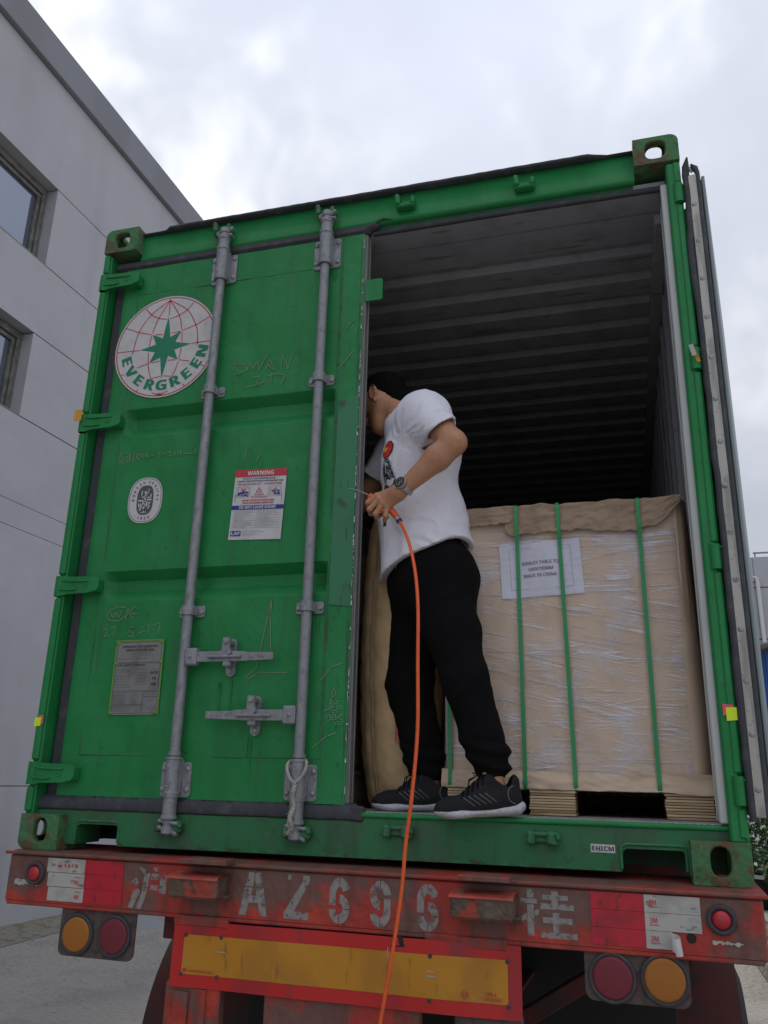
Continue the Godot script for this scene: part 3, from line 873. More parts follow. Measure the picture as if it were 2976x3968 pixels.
func build_container() -> void:
	box_node = thing("shipping_container", "green steel shipping container with its right door open, carrying a white globe emblem", "container")
	var N := box_node
	for s in [-1.0, 1.0]:
		corner_casting(s, true)
		corner_casting(s, false)
	var nz := FastNoiseLite.new()
	nz.seed = 8; nz.frequency = 3.0

	# door header: face, rolled lip above, return into the box below
	var hd := MB.new()
	var prof := [[2.437, -0.10], [2.437, -0.062], [2.440, -0.045], [2.458, -0.045], [2.462, -0.049], [2.566, -0.049], [2.566, -0.2]]
	var xs := steps(-1.057, 1.057, 90)
	hd.sheet(xs, steps(0, prof.size() - 1, prof.size() - 1), func(x: float, k: float):
		var q: Array = prof[int(k)]
		return Vector3(x, q[0], q[1]))
	obj("door_header", hd, M.green, N)
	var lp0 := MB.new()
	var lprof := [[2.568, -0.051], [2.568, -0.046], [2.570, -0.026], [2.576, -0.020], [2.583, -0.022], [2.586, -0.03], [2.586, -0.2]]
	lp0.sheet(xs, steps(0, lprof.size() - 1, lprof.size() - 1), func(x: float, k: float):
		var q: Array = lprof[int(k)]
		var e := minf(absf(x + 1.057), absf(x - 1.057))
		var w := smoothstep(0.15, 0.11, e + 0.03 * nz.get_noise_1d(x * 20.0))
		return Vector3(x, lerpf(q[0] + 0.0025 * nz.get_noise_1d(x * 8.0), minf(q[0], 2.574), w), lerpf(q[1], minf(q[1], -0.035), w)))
	obj("roof_lip", lp0, M.rubber, N)  # the lip takes a near-black material, darker than the header
	var hi := MB.new()
	hi.sheet(steps(-1.14, 1.165, 20), steps(0, 3, 3), func(x: float, k: float):
		var q: Array = [[2.437, -0.066], [2.412, -0.070], [2.400, -0.084], [2.398, -0.20]][int(k)]
		return Vector3(x, q[0], q[1]))
	obj("header_inner", hi, M.inner, N)
	var hb := MB.new()
	hb.box(Vector3(0, 2.49, -0.13), Vector3(2.1, 0.16, 0.13))
	obj("header_core", hb, M.green_dark, N)

	# sill with its two notches
	var sl := MB.new()
	var sp := V2([-1.057, 0.02, -1.057, 0.118, -1.2, 0.118, -1.2, 0.160, 1.2, 0.160, 1.2, 0.118, 1.057, 0.118, 1.057, 0.02, 1.052, 0.02, 1.046, 0.072, 1.036, 0.086, 0.878, 0.086, 0.868, 0.078, 0.862, 0.022, -0.842, 0.02, -0.846, 0.08, -0.856, 0.088, -1.0, 0.088, -1.012, 0.080, -1.016, 0.02])
	sl.prism(sp, 0.15, T(0, 0, -0.045), 0.002)
	obj("door_sill", sl, M.green_sill, N)
	var gr := MB.new()
	var gp := PackedVector2Array([Vector2(0.855, 0.022), Vector2(-0.835, 0.022)])
	for i in 90: gp.append(Vector2(lerpf(-0.835, 0.855, i / 89.0), 0.030 + 0.012 * nz.get_noise_1d(i * 0.9) + 0.010 * absf(nz.get_noise_1d(i * 2.3 + 40.0))))
	gr.prism(gp, 0.0, T(0, 0, -0.0442))
	obj("grime_band", gr, M.green_old, N)
	for q in [[-1.022, -0.838], [0.858, 1.050]]:
		var rim := MB.new()
		rim.tube(PackedVector3Array([Vector3(q[0] + 0.004, 0.03, -0.045), Vector3(q[0] + 0.004, 0.092, -0.045), Vector3(q[0] + 0.02, 0.099, -0.045), Vector3(q[1] - 0.02, 0.099, -0.045), Vector3(q[1] - 0.004, 0.092, -0.045), Vector3(q[1] - 0.004, 0.03, -0.045)]), [0.005], 8)
		obj("notch_rim", rim, M.green_old, N)
	var tr := MB.new()
	tr.sheet(steps(-0.02, 1.176, 60), V2a([-0.05, -0.042, -0.08, -0.14, -0.24, -0.30]), func(x: float, z: float):
		var e := 0.004 * nz.get_noise_1d(x * 9.0)
		return Vector3(x, 0.1625 - (0.006 if z > -0.045 else 0.0) + (0.002 if z < -0.2 else 0.0) * 1.0, z + (e if z > -0.06 else 0.0)))
	obj("threshold_plate", tr, M.pale, N)
	var lip := MB.new()
	lip.tube(PackedVector3Array([Vector3(0.03, 0.152, -0.046), Vector3(0.6, 0.153, -0.045), Vector3(1.18, 0.152, -0.046)]), [0.009], 10)
	obj("sill_lip", lip, M.green, N)

	# corner posts
	var lp := MB.new()
	lp.box(Vector3(-1.2, 1.29, -0.06), Vector3(0.032, 2.35, 0.09), 0.004)
	lp.box(Vector3(-1.14, 1.29, -0.13), Vector3(0.15, 2.35, 0.05), 0.002)
	obj("corner_post", lp, M.green, N)
	var rp := MB.new()
	rp.box(Vector3(1.187, 1.29, -0.075), Vector3(0.04, 2.35, 0.14), 0.006)
	rp.box(Vector3(1.207, 1.29, -0.045), Vector3(0.024, 2.35, 0.05), 0.004)
	obj("corner_post", rp, M.green, N)
	var hy := [2.325, 1.65, 0.955, 0.257]
	# segmented pin bars in front of the posts
	var ends := [2.468]
	for y in hy: ends.append_array([y + 0.043, y - 0.043])
	ends.append(0.122)
	for s in [-1.0, 1.0]:
		for k in range(0, ends.size(), 2):
			var b := MB.new()
			b.box(Vector3(s * 1.203, (ends[k] + ends[k + 1]) / 2.0, -0.012), Vector3(0.028, ends[k] - ends[k + 1] - 0.006, 0.024), 0.007)
			obj("pin_bar", b, M.green, N)
	# pale inner rim of the opening
	var ir := MB.new()
	ir.box(Vector3(1.160, 1.28, -0.10), Vector3(0.018, 2.23, 0.14), 0.003)
	ir.box(Vector3(1.158, 1.28, -0.17), Vector3(0.02, 2.23, 0.02), 0.005)
	ir.box(Vector3(1.156, 1.28, -0.038), Vector3(0.024, 2.23, 0.018), 0.004)
	obj("door_jamb", ir, M.jamb, N)

	# left door
	var door := MB.new()
	var dx := PackedFloat32Array([-1.124, -1.122])
	for x in steps(-1.10, -1.05, 3): dx.append(x)
	dx.append_array([-1.045, -1.03, -1.015, -1.002, -0.99])
	for x in steps(-0.97, -0.15, 52): dx.append(x)
	dx.append_array([-0.132, -0.126, -0.118, -0.11, -0.104, -0.09, -0.06, -0.03, -0.012, -0.008])
	var dy := Array(steps(0.182, 2.400, 170))
	for r in [1.712, 1.678, 1.632, 1.584, 1.016, 0.982, 0.944, 0.896]: dy.append_array([r - 0.0012, r + 0.0012])
	dy.sort()
	door.sheet(dx, PackedFloat32Array(dy), func(x: float, y: float):
		return Vector3(x, y, DZ - door_depth(x, y) + 0.0040 * nz.get_noise_2d(x * 0.9, y * 0.7) + 0.0012 * nz.get_noise_2d(x * 2.5, y * 2.1) - (0.006 if x < -1.1235 or x > -0.0085 else 0.0)))
	door.box(Vector3(-0.566, 1.291, -0.098), Vector3(1.11, 2.21, 0.008))
	var dn := obj("left_door", door, M.green, N)
	dn.set_meta("label", "closed green left door with two pressed grooves and chalk scribbles")
	var wl := MB.new()
	for q in [[-1.047, 2.2675, -0.107, 2.2675], [-1.047, 0.327, -0.107, 0.327], [-1.047, 2.2675, -1.047, 0.327], [-0.106, 2.2675, -0.106, 0.327], [-0.098, 2.40, -0.098, 0.19], [-0.02, 2.37, -0.02, 0.2]]:
		var pp := PackedVector3Array()
		var rr := []
		for k in 41:
			var a := Vector3(q[0], q[1], 0).lerp(Vector3(q[2], q[3], 0), k / 40.0)
			a.z = DZ - 0.0012 - door_depth(a.x, a.y)
			a += Vector3(nz.get_noise_1d(a.y * 40 + 5), nz.get_noise_1d(a.x * 40), 0) * 0.0016
			pp.append(a)
			rr.append(0.0034 + 0.0016 * nz.get_noise_1d(k * 3.0))
		wl.tube(pp, rr, 6)
	obj("weld_seam", wl, M.green_old, dn)
	var rep := MB.new()
	rep.prism(V2([-0.094, 1.66, -0.012, 1.668, -0.012, 0.845, -0.096, 0.855]), 0.0, T(0, 0, DZ + 0.0026))
	obj("repaint_patch", rep, worn(mottled(Color(0.034, 0.190, 0.085), [[Color(0.026, 0.155, 0.068), 0.03, 0.5, 0.9, 0.6, 95], [Color(0.02, 0.03, 0.025), 0.05, 0.75, 0.9, 0.5, 96]], 128), 0.55), dn)
	var ck := MB.new()
	strokes(ck, CHALK, 0.0029, DZ + 0.0035)
	obj("chalk_writing", ck, M.chalk, dn).set_meta("kind", "stuff")
	var sc := MB.new()
	var rng := RandomNumberGenerator.new()
	rng.seed = 9
	for k in 16:
		var x := rng.randf_range(-0.07, -0.014)
		var y := rng.randf_range(0.22, 2.2)
		sc.ribbon(PackedVector3Array([Vector3(x, y, DZ + 0.0036), Vector3(x + rng.randf_range(-0.006, 0.006), y - rng.randf_range(0.01, 0.05), DZ + 0.0036)]), rng.randf_range(0.0008, 0.0022), Vector3.BACK)
	for k in 16:
		var x := rng.randf_range(-1.05, -0.1)
		var y := rng.randf_range(0.25, 2.25)
		if door_depth(x, y) > 0.0 or door_depth(x, y + 0.05) > 0.0: continue
		sc.ribbon(PackedVector3Array([Vector3(x, y, DZ + 0.0036), Vector3(x + rng.randf_range(-0.02, 0.02), y - rng.randf_range(0.003, 0.02), DZ + 0.0036)]), rng.randf_range(0.001, 0.004), Vector3.BACK)
	obj("scuff_marks", sc, M.joint, dn).set_meta("kind", "stuff")
	# paint chipped from the free edge, and grime run down from the fittings
	var chip := MB.new()
	for k in 70:
		var y := rng.randf_range(0.2, 2.38)
		var hgt := rng.randf_range(0.004, 0.035)
		var wdt := rng.randf_range(0.001, 0.006)
		chip.prism(V2([-0.0085, y, -0.0085 - wdt, y + hgt * 0.2, -0.0085 - wdt * 0.7, y + hgt * 0.8, -0.0085, y + hgt]), 0.0, T(0, 0, DZ + 0.0048))
	var cn := obj("chipped_edge", chip, M.stickerwhite, dn)
	cn.set_meta("kind", "stuff")
	var run := MB.new()
	for q in [[-0.634, 2.25], [-0.166, 2.25], [-0.634, 1.715], [-0.166, 1.715], [-0.634, 0.815], [-0.166, 0.815], [-0.456, 0.60], [-0.344, 0.395]]:
		for k in 3:
			var x: float = q[0] + rng.randf_range(-0.05, 0.05)
			var y: float = q[1] - rng.randf_range(0.0, 0.02)
			var len := rng.randf_range(0.03, 0.14)
			if door_depth(x, y - len) > 0.0 or door_depth(x, y) > 0.0: continue
			var wdt := rng.randf_range(0.0015, 0.004)
			run.prism(V2([x - wdt, y, x + wdt, y, x + wdt * 0.4, y - len, x - wdt * 0.3, y - len * 0.95]), 0.0, T(0, 0, DZ + 0.0052))
	obj("grime_runs", run, mat(Color(0.019, 0.185, 0.052), 0.7), dn).set_meta("kind", "stuff")
	# gaskets round the door
	var gk := MB.new()
	gk.box(Vector3(-0.585, 2.426, -0.070), Vector3(1.21, 0.046, 0.05), 0.012)
	gk.tube(PackedVector3Array([Vector3(0.0, 2.425, -0.06), Vector3(0.03, 2.43, -0.056), Vector3(0.05, 2.434, -0.06)]), [0.022, 0.024, 0.012], 10, true, 0.7)
	obj("door_gasket", gk, M.rubber, dn)
	gk = MB.new()
	gk.sheet(steps(-1.195, 0.03, 120), steps(0, 5, 5), func(x: float, k: float):
		var q: Array = [[0.131, -0.075], [0.133, -0.044], [0.141, -0.036], [0.166, -0.038], [0.178, -0.046], [0.188, -0.062]][int(k)]
		return Vector3(x, q[0] + (0.006 * nz.get_noise_1d(x * 9.0) + 0.003 * nz.get_noise_1d(x * 31.0) if k >= 3.0 else 0.0), q[1] + 0.004 * nz.get_noise_1d(x * 5.0 + k)))
	gk.box(Vector3(0.035, 0.155, -0.052), Vector3(0.05, 0.05, 0.03), 0.008, Basis(Vector3.BACK, -0.06))
	obj("door_gasket", gk, M.rubber, dn)
	gk = MB.new()
	gk.box(Vector3(-1.152, 1.29, -0.082), Vector3(0.056, 2.27, 0.03), 0.008)
	obj("door_gasket", gk, M.rubber, dn)
	gk = MB.new()
	for q in [[-0.0065, -0.052, 0.005, 0.008], [-0.001, -0.066, 0.008, 0.030], [0.004, -0.085, 0.006, 0.012]]:
		gk.box(Vector3(q[0], 1.29, q[1]), Vector3(q[2], 2.21, q[3]), 0.003)
	obj("edge_strip", gk, M.edge, dn).set_meta("label", "grey metal strip along the free edge of the left door")
	gk = MB.new()
	gk.tube(PackedVector3Array([Vector3(0.02, 2.41, -0.074), Vector3(0.6, 2.412, -0.072), Vector3(1.165, 2.41, -0.074)]), [0.012], 8, true, 1.0)
	obj("header_seal", gk, M.rubber, N)
	gk = MB.new()
	gk.tube(PackedVector3Array([Vector3(0.03, 2.44, -0.045), Vector3(0.07, 2.452, -0.038), Vector3(0.10, 2.447, -0.042), Vector3(0.112, 2.44, -0.05)]), [0.008, 0.011, 0.006], 8, true, 0.6)
	obj("torn_seal", gk, M.green_old, N)
	var lat := MB.new()
	lat.prism(round_rect(0.0, 2.078, 0.072, 2.176, 0.008, 3), 0.006, T(0, 0, -0.046), 0.001)
	obj("door_tab", lat, M.green, dn).set_meta("label", "small bright green metal tab on the door edge")

	for y in hy:
		var h := MB.new()
		h.xf = Transform3D(Basis(), Vector3(-1.222, 0, -0.002))
		hinge_shape(h, y)
		h.box(Vector3(0.17, y, -0.028), Vector3(0.04, 0.05, 0.04), 0.004)
		h.tube(PackedVector3Array([Vector3(0.016, y - 0.04, -0.014), Vector3(0.016, y + 0.04, -0.014)]), [0.0175], 14)
		obj("hinge", h, M.green, dn)

	# lock rods
	for k in 2:
		var x: float = [-0.634, -0.166][k]
		var r := MB.new()
		r.tube(PackedVector3Array([Vector3(x, 0.30, -0.015), Vector3(x, 2.30, -0.015)]), [0.0185], 18)
		r.lathe(Vector3(x, 0.335, -0.015), Vector3.UP, [[0.0185, -0.01], [0.023, -0.008], [0.023, 0.004], [0.0185, 0.006]], 18)
		r.rod(Vector3(x, 0.125, -0.015), Vector3(x, 0.31, -0.015), 0.0205, 18)
		r.rod(Vector3(x, 2.26, -0.015), Vector3(x, 2.45, -0.015), 0.0205, 18)
		var rn := obj("lock_rod", r, M.galv, N)
		for q in [[2.266, 2.404], [0.200, 0.318], [1.744], [0.843]]:
			var bk := MB.new(); var bl := MB.new()
			if q.size() == 2: rod_bracket(bk, bl, x, q[0], q[1])
			else: rod_clamp(bk, bl, x, q[0])
			obj("bracket", bk, M.galv, rn)
			var bn := obj("bracket_bolts", bl, M.bolt, rn)
			bn.set_meta("kind", "stuff")
		for s in [1.0, -1.0]:
			var ce := MB.new()
			cam_end(ce, x, 2.462 if s > 0 else 0.118, s)
			obj("cam", ce, M.galv, rn)
		# handle: k = 0 points right at y 0.67, k = 1 points left at y 0.466
		var y: float = [0.67, 0.466][k]
		var d: float = [1.0, -1.0][k]
		var hm := MB.new()
		hm.box(Vector3(x + d * 0.038, y, -0.008), Vector3(0.046, 0.062, 0.034), 0.005)
		hm.lathe(Vector3(x + d * 0.036, y, 0.009), Vector3.BACK, [[0.007, 0.0], [0.006, 0.004], [0.0, 0.005]], 12, true)
		var hp := PackedVector2Array()
		for q in [[0.05, 0.018], [0.12, 0.018], [0.16, 0.019], [0.24, 0.017], [0.26, 0.013], [0.355, 0.012], [0.355, -0.013], [0.26, -0.016], [0.22, -0.018], [0.12, -0.018], [0.05, -0.018]]: hp.append(Vector2(x + d * q[0], y + q[1]))
		hm.prism(hp, 0.012, T(0, 0, 0.0), 0.0015)
		hm.box(Vector3(x + d * 0.17, y - 0.002, 0.006), Vector3(0.13, 0.009, 0.016), 0.003)
		obj("handle", hm, M.galv, rn)
		var tx := MB.new()
		letters(tx, "HH 05", 0.011, T(x + d * 0.283, y + 0.001, 0.0008), true)
		letters(tx, "50 HH", 0.011, T(x + d * 0.328, y - 0.003, 0.0008, PI), true)
		obj("cast_lettering", tx, M.bolt, rn)
		var cx := x + d * 0.178
		var ca := MB.new(); var cb := MB.new()
		ca.prism(round_rect(cx - 0.018, y - 0.068, cx + 0.018, y + 0.068, 0.018, 5), 0.012, T(0, 0, DZ + 0.014), 0.003)
		ca.box(Vector3(cx - 0.001, y - 0.026, -0.022), Vector3(0.03, 0.022, 0.05), 0.005)
		ca.prism(V2([cx - 0.014, y + 0.066, cx + 0.012, y + 0.064, cx + 0.013, y + 0.03, cx + 0.02, y + 0.012, cx + 0.012, y + 0.004, cx - 0.01, y - 0.006, cx - 0.03, y + 0.004, cx - 0.034, y + 0.014, cx - 0.016, y + 0.02]), 0.012, T(0, 0, 0.012), 0.002)
		ca.rod(Vector3(cx, y + 0.05, -0.04), Vector3(cx, y + 0.05, 0.006), 0.012)
		obj("handle_catch", ca, M.galv, rn)
		hex_bolt(cb, Vector3(cx, y + 0.05, 0.012), 0.0095)
		hex_bolt(cb, Vector3(cx + 0.001, y - 0.05, DZ + 0.014), 0.009)
		obj("catch_bolt", cb, M.bolt, rn)
	for q in [[-0.652, 2.517], [-0.178, 2.517], [0.165, 2.502], [0.645, 2.498]]: keeper(Vector3(q[0], q[1], -0.049), M.green_old if q[0] < 0 else M.green)
	for q in [[-0.634, 0.094], [-0.164, 0.092], [0.18, 0.107], [0.636, 0.106]]: keeper(Vector3(q[0], q[1], -0.046), M.green_sill, -1.0)

	build_emblems(dn)

	# inside
	var fl := MB.new()
	for k in 8:
		fl = MB.new()
		fl.box(Vector3(-1.02 + k * 0.291, 0.15, -3.15), Vector3(0.287, 0.03, 5.7))
		obj("floor_board", fl, M.floorwood, N)
	var rf := MB.new()
	for k in 29:
		var z := -0.25 - k * 0.196
		for q in [[0.0, 0.0, 0.56, 0.0], [0.56, 0.0, 0.68, 1.0], [0.68, 1.0, 0.86, 1.0], [0.86, 1.0, 1.0, 0.0]]:
			rf.quad(Vector3(1.13, 2.392 + q[1] * 0.022, z - q[0] * 0.196), Vector3(1.13, 2.392 + q[3] * 0.022, z - q[2] * 0.196), Vector3(-1.13, 2.392 + q[3] * 0.022, z - q[2] * 0.196), Vector3(-1.13, 2.392 + q[1] * 0.022, z - q[0] * 0.196))
	rf.quad(Vector3(-1.13, 2.394, -0.19), Vector3(1.13, 2.394, -0.19), Vector3(1.13, 2.392, -0.25), Vector3(-1.13, 2.392, -0.25))
	for s in [-1.0, 1.0]: rf.box(Vector3(s * 1.15, 2.375, -3.1), Vector3(0.05, 0.05, 5.8), 0.005)
	rf.box(Vector3(0, 2.47, -3.1), Vector3(2.38, 0.08, 5.9))
	obj("roof_panel", rf, M.inner, N)
	for s in [-1.0, 1.0]:
		var sw := MB.new()
		corrugated(sw, 5.6, 0.278, 0.036, func(a: float, d: float, q: float): return Vector3(s * (1.168 + d), 0.12 + 2.27 * q, -0.19 - a))
		sw.box(Vector3(s * 1.213, 1.29, -3.0), Vector3(0.006, 2.4, 5.6))
		obj("side_wall", sw, M.inner, N)
	var fw := MB.new()
	corrugated(fw, 2.34, 0.25, 0.045, func(a: float, d: float, q: float): return Vector3(-1.17 + a, 0.1 + 2.3 * q, -5.9 - d))
	fw.box(Vector3(0, 1.28, -5.99), Vector3(2.43, 2.55, 0.03))
	obj("front_wall", fw, M.inner, N)
	var us := MB.new()
	for k in 20: us.box(Vector3(0, 0.075, -0.4 - k * 0.28), Vector3(2.3, 0.11, 0.05))
	for s in [-1.0, 1.0]: us.box(Vector3(s * 0.95, 0.065, -0.36), Vector3(0.30, 0.09, 0.06))  # added dark boxes that block the bright view through the sill notches
	for s in [-1.0, 1.0]: us.box(Vector3(s * 1.19, 0.08, -3.0), Vector3(0.05, 0.14, 5.7))
	obj("underframe_and_notch_blocks", us, M.green_dark, N)

	# the open right door, swung back along the side of the box
	var od := MB.new()
	var ob := Transform3D(Basis(Vector3.UP, -0.150), Vector3(1.232, 0, -0.004))
	od.xf = ob
	od.box(Vector3(0.03, 1.29, -0.62), Vector3(0.05, 2.2, 1.18), 0.004)
	var on := obj("open_door", od, M.green, N)
	on.set_meta("label", "open right door folded back along the container side")
	var gap_fill := MB.new()
	gap_fill.xf = ob
	gap_fill.box(Vector3(-0.012, 0.97, -0.60), Vector3(0.026, 1.56, 1.0), 0.004)  # added dark slab that closes the bright gap beside the post
	gap_fill.rod(Vector3(-0.015, 0.2, -0.16), Vector3(-0.015, 2.36, -0.16), 0.018)
	obj("gap_slab_and_rod", gap_fill, M.green_dark, on)
	var q1 := MB.new()
	q1.xf = ob
	q1.box(Vector3(0.0575, 1.288, -0.58), Vector3(0.012, 2.19, 1.15), 0.003)
	obj("inner_face", q1, M.doorgrey, on)
	var q2 := MB.new()
	var wob := PackedVector3Array(); var wob2 := PackedVector3Array()
	for k in 41:
		var y := 0.175 + 2.215 * k / 40.0
		var bulge := 0.006 * nz.get_noise_1d(y * 4.0) - 0.010 * exp(-pow((y - 2.05) / 0.12, 2)) - 0.004 * exp(-pow((y - 0.5) / 0.2, 2))
		wob.append(ob * Vector3(0.003 + bulge, y, 0.006))
		wob2.append(ob * Vector3(0.041 + 0.002 * nz.get_noise_1d(y * 5.0 + 9), y, 0.008))
	wob.append(ob * Vector3(0.004, 2.425, 0.012)); wob.append(ob * Vector3(0.012, 2.462, 0.016))
	wob2.append(ob * Vector3(0.034, 2.41, 0.012)); wob2.append(ob * Vector3(0.022, 2.425, 0.02))
	var rad := []
	for k in 41: rad.append(0.0095)
	rad.append_array([0.009, 0.002])
	q2.tube(wob, rad, 8, true, 1.4)
	obj("door_gasket", q2, M.rubber, on)
	q2 = MB.new()
	for k in 41: rad[k] = 0.0062
	q2.tube(wob2, rad, 8, true, 1.4)
	obj("door_gasket", q2, M.rubber, on)
	q2 = MB.new()
	q2.xf = ob
	q2.box(Vector3(0.0225, 1.285, 0.007), Vector3(0.029, 2.20, 0.012), 0.002)
	obj("retainer_strip", q2, M.alu, on)
	for k in 15:
		var bo := MB.new()
		bo.xf = ob
		bo.lathe(Vector3(0.0215 + 0.002 * nz.get_noise_1d(k * 9.0), 0.262 + k * 0.1535, 0.009), Vector3(0, 0, 1), [[0.011, 0.0], [0.010, 0.004], [0.005, 0.006], [0.0, 0.006]], 10, true)
		if k % 3 != 1: bo.box(Vector3(0.0235, 0.252 + k * 0.1535, 0.010), Vector3(0.013, 0.013, 0.004), 0.002, Basis(Vector3.BACK, 0.7 + k))
		obj("rivet", bo, M.bolt, on)
	for y in hy:
		var h := MB.new()
		h.tube(PackedVector3Array([Vector3(1.203, y - 0.04, -0.006), Vector3(1.203, y + 0.04, -0.006)]), [0.017], 14)
		h.box(Vector3(1.226, y, -0.012), Vector3(0.034, 0.074, 0.014), 0.004, Basis(Vector3.UP, 0.25))
		h.box(Vector3(1.226, y + 0.03, -0.002), Vector3(0.026, 0.008, 0.012), 0.003)
		obj("hinge", h, M.green, on)
	# bits of coloured tape on the posts
	for q in [[-1.218, 1.678, 0.036, 0.052, M.tape], [-1.207, 0.438, 0.027, 0.034, M.neon], [1.203, 0.473, 0.031, 0.040, M.neon]]:
		var tp := MB.new()
		tp.prism(V2([q[0] - q[2] / 2, q[1] - q[3] / 2, q[0] + q[2] / 2, q[1] - q[3] / 2 + 0.003, q[0] + q[2] / 2, q[1] + q[3] / 2, q[0] - q[2] / 2, q[1] + q[3] / 2 - 0.001]), 0.001, T(0, 0, 0.0165 if q[4] == M.tape else 0.002))
		obj("tape_flag", tp, q[4], N)
	for q in [[-1.194, 0.446, 0.018, 0.03], [1.194, 0.484, 0.03, 0.03]]:
		var tp := MB.new()
		tp.prism(V2([q[0] - q[2] / 2, q[1] - q[3] / 2, q[0] + q[2] / 2, q[1] - q[3] / 2, q[0] + q[2] / 2, q[1] + q[3] / 2, q[0] - q[2] / 2, q[1] + q[3] / 2 + 0.004]), 0.0005, T(0, 0, 0.001))
		obj("tape_flag", tp, M.pink, N)
	var fl2 := MB.new()
	fl2.sheet(steps(0, 1, 6), steps(0, 1, 6), func(u: float, w: float): return Vector3(1.187 + 0.012 * u + 0.018 * (1 - w), 1.628 + 0.052 * w, 0.018 + 0.012 * sin(w * 2.2) * u))
	obj("tape_flag", fl2, M.tape, N)
	var fl3 := MB.new()
	fl3.sheet(steps(0, 1, 4), steps(0, 1, 6), func(u: float, w: float): return Vector3(1.181 + 0.014 * u + 0.01 * (1 - w), 1.648 + 0.036 * w, 0.024 + 0.012 * w + 0.006 * u))
	obj("tape_flag", fl3, M.white, N)
	var eh := MB.new()
	eh.prism(V2([0.7745, 0.072, 0.8455, 0.0715, 0.8455, 0.0945, 0.7745, 0.0955]), 0.001, T(0, 0, -0.0435))
	var en := obj("name_label", eh, M.stickerwhite, N)
	var et := MB.new()
	letters(et, "EHICM", 0.0125, T(0.81, 0.0832, -0.0428), true, "Droid Sans", 1.2)
	obj("lettering", et, M.ink, en)

func V2a(a: Array) -> PackedFloat32Array:
	return PackedFloat32Array(a)

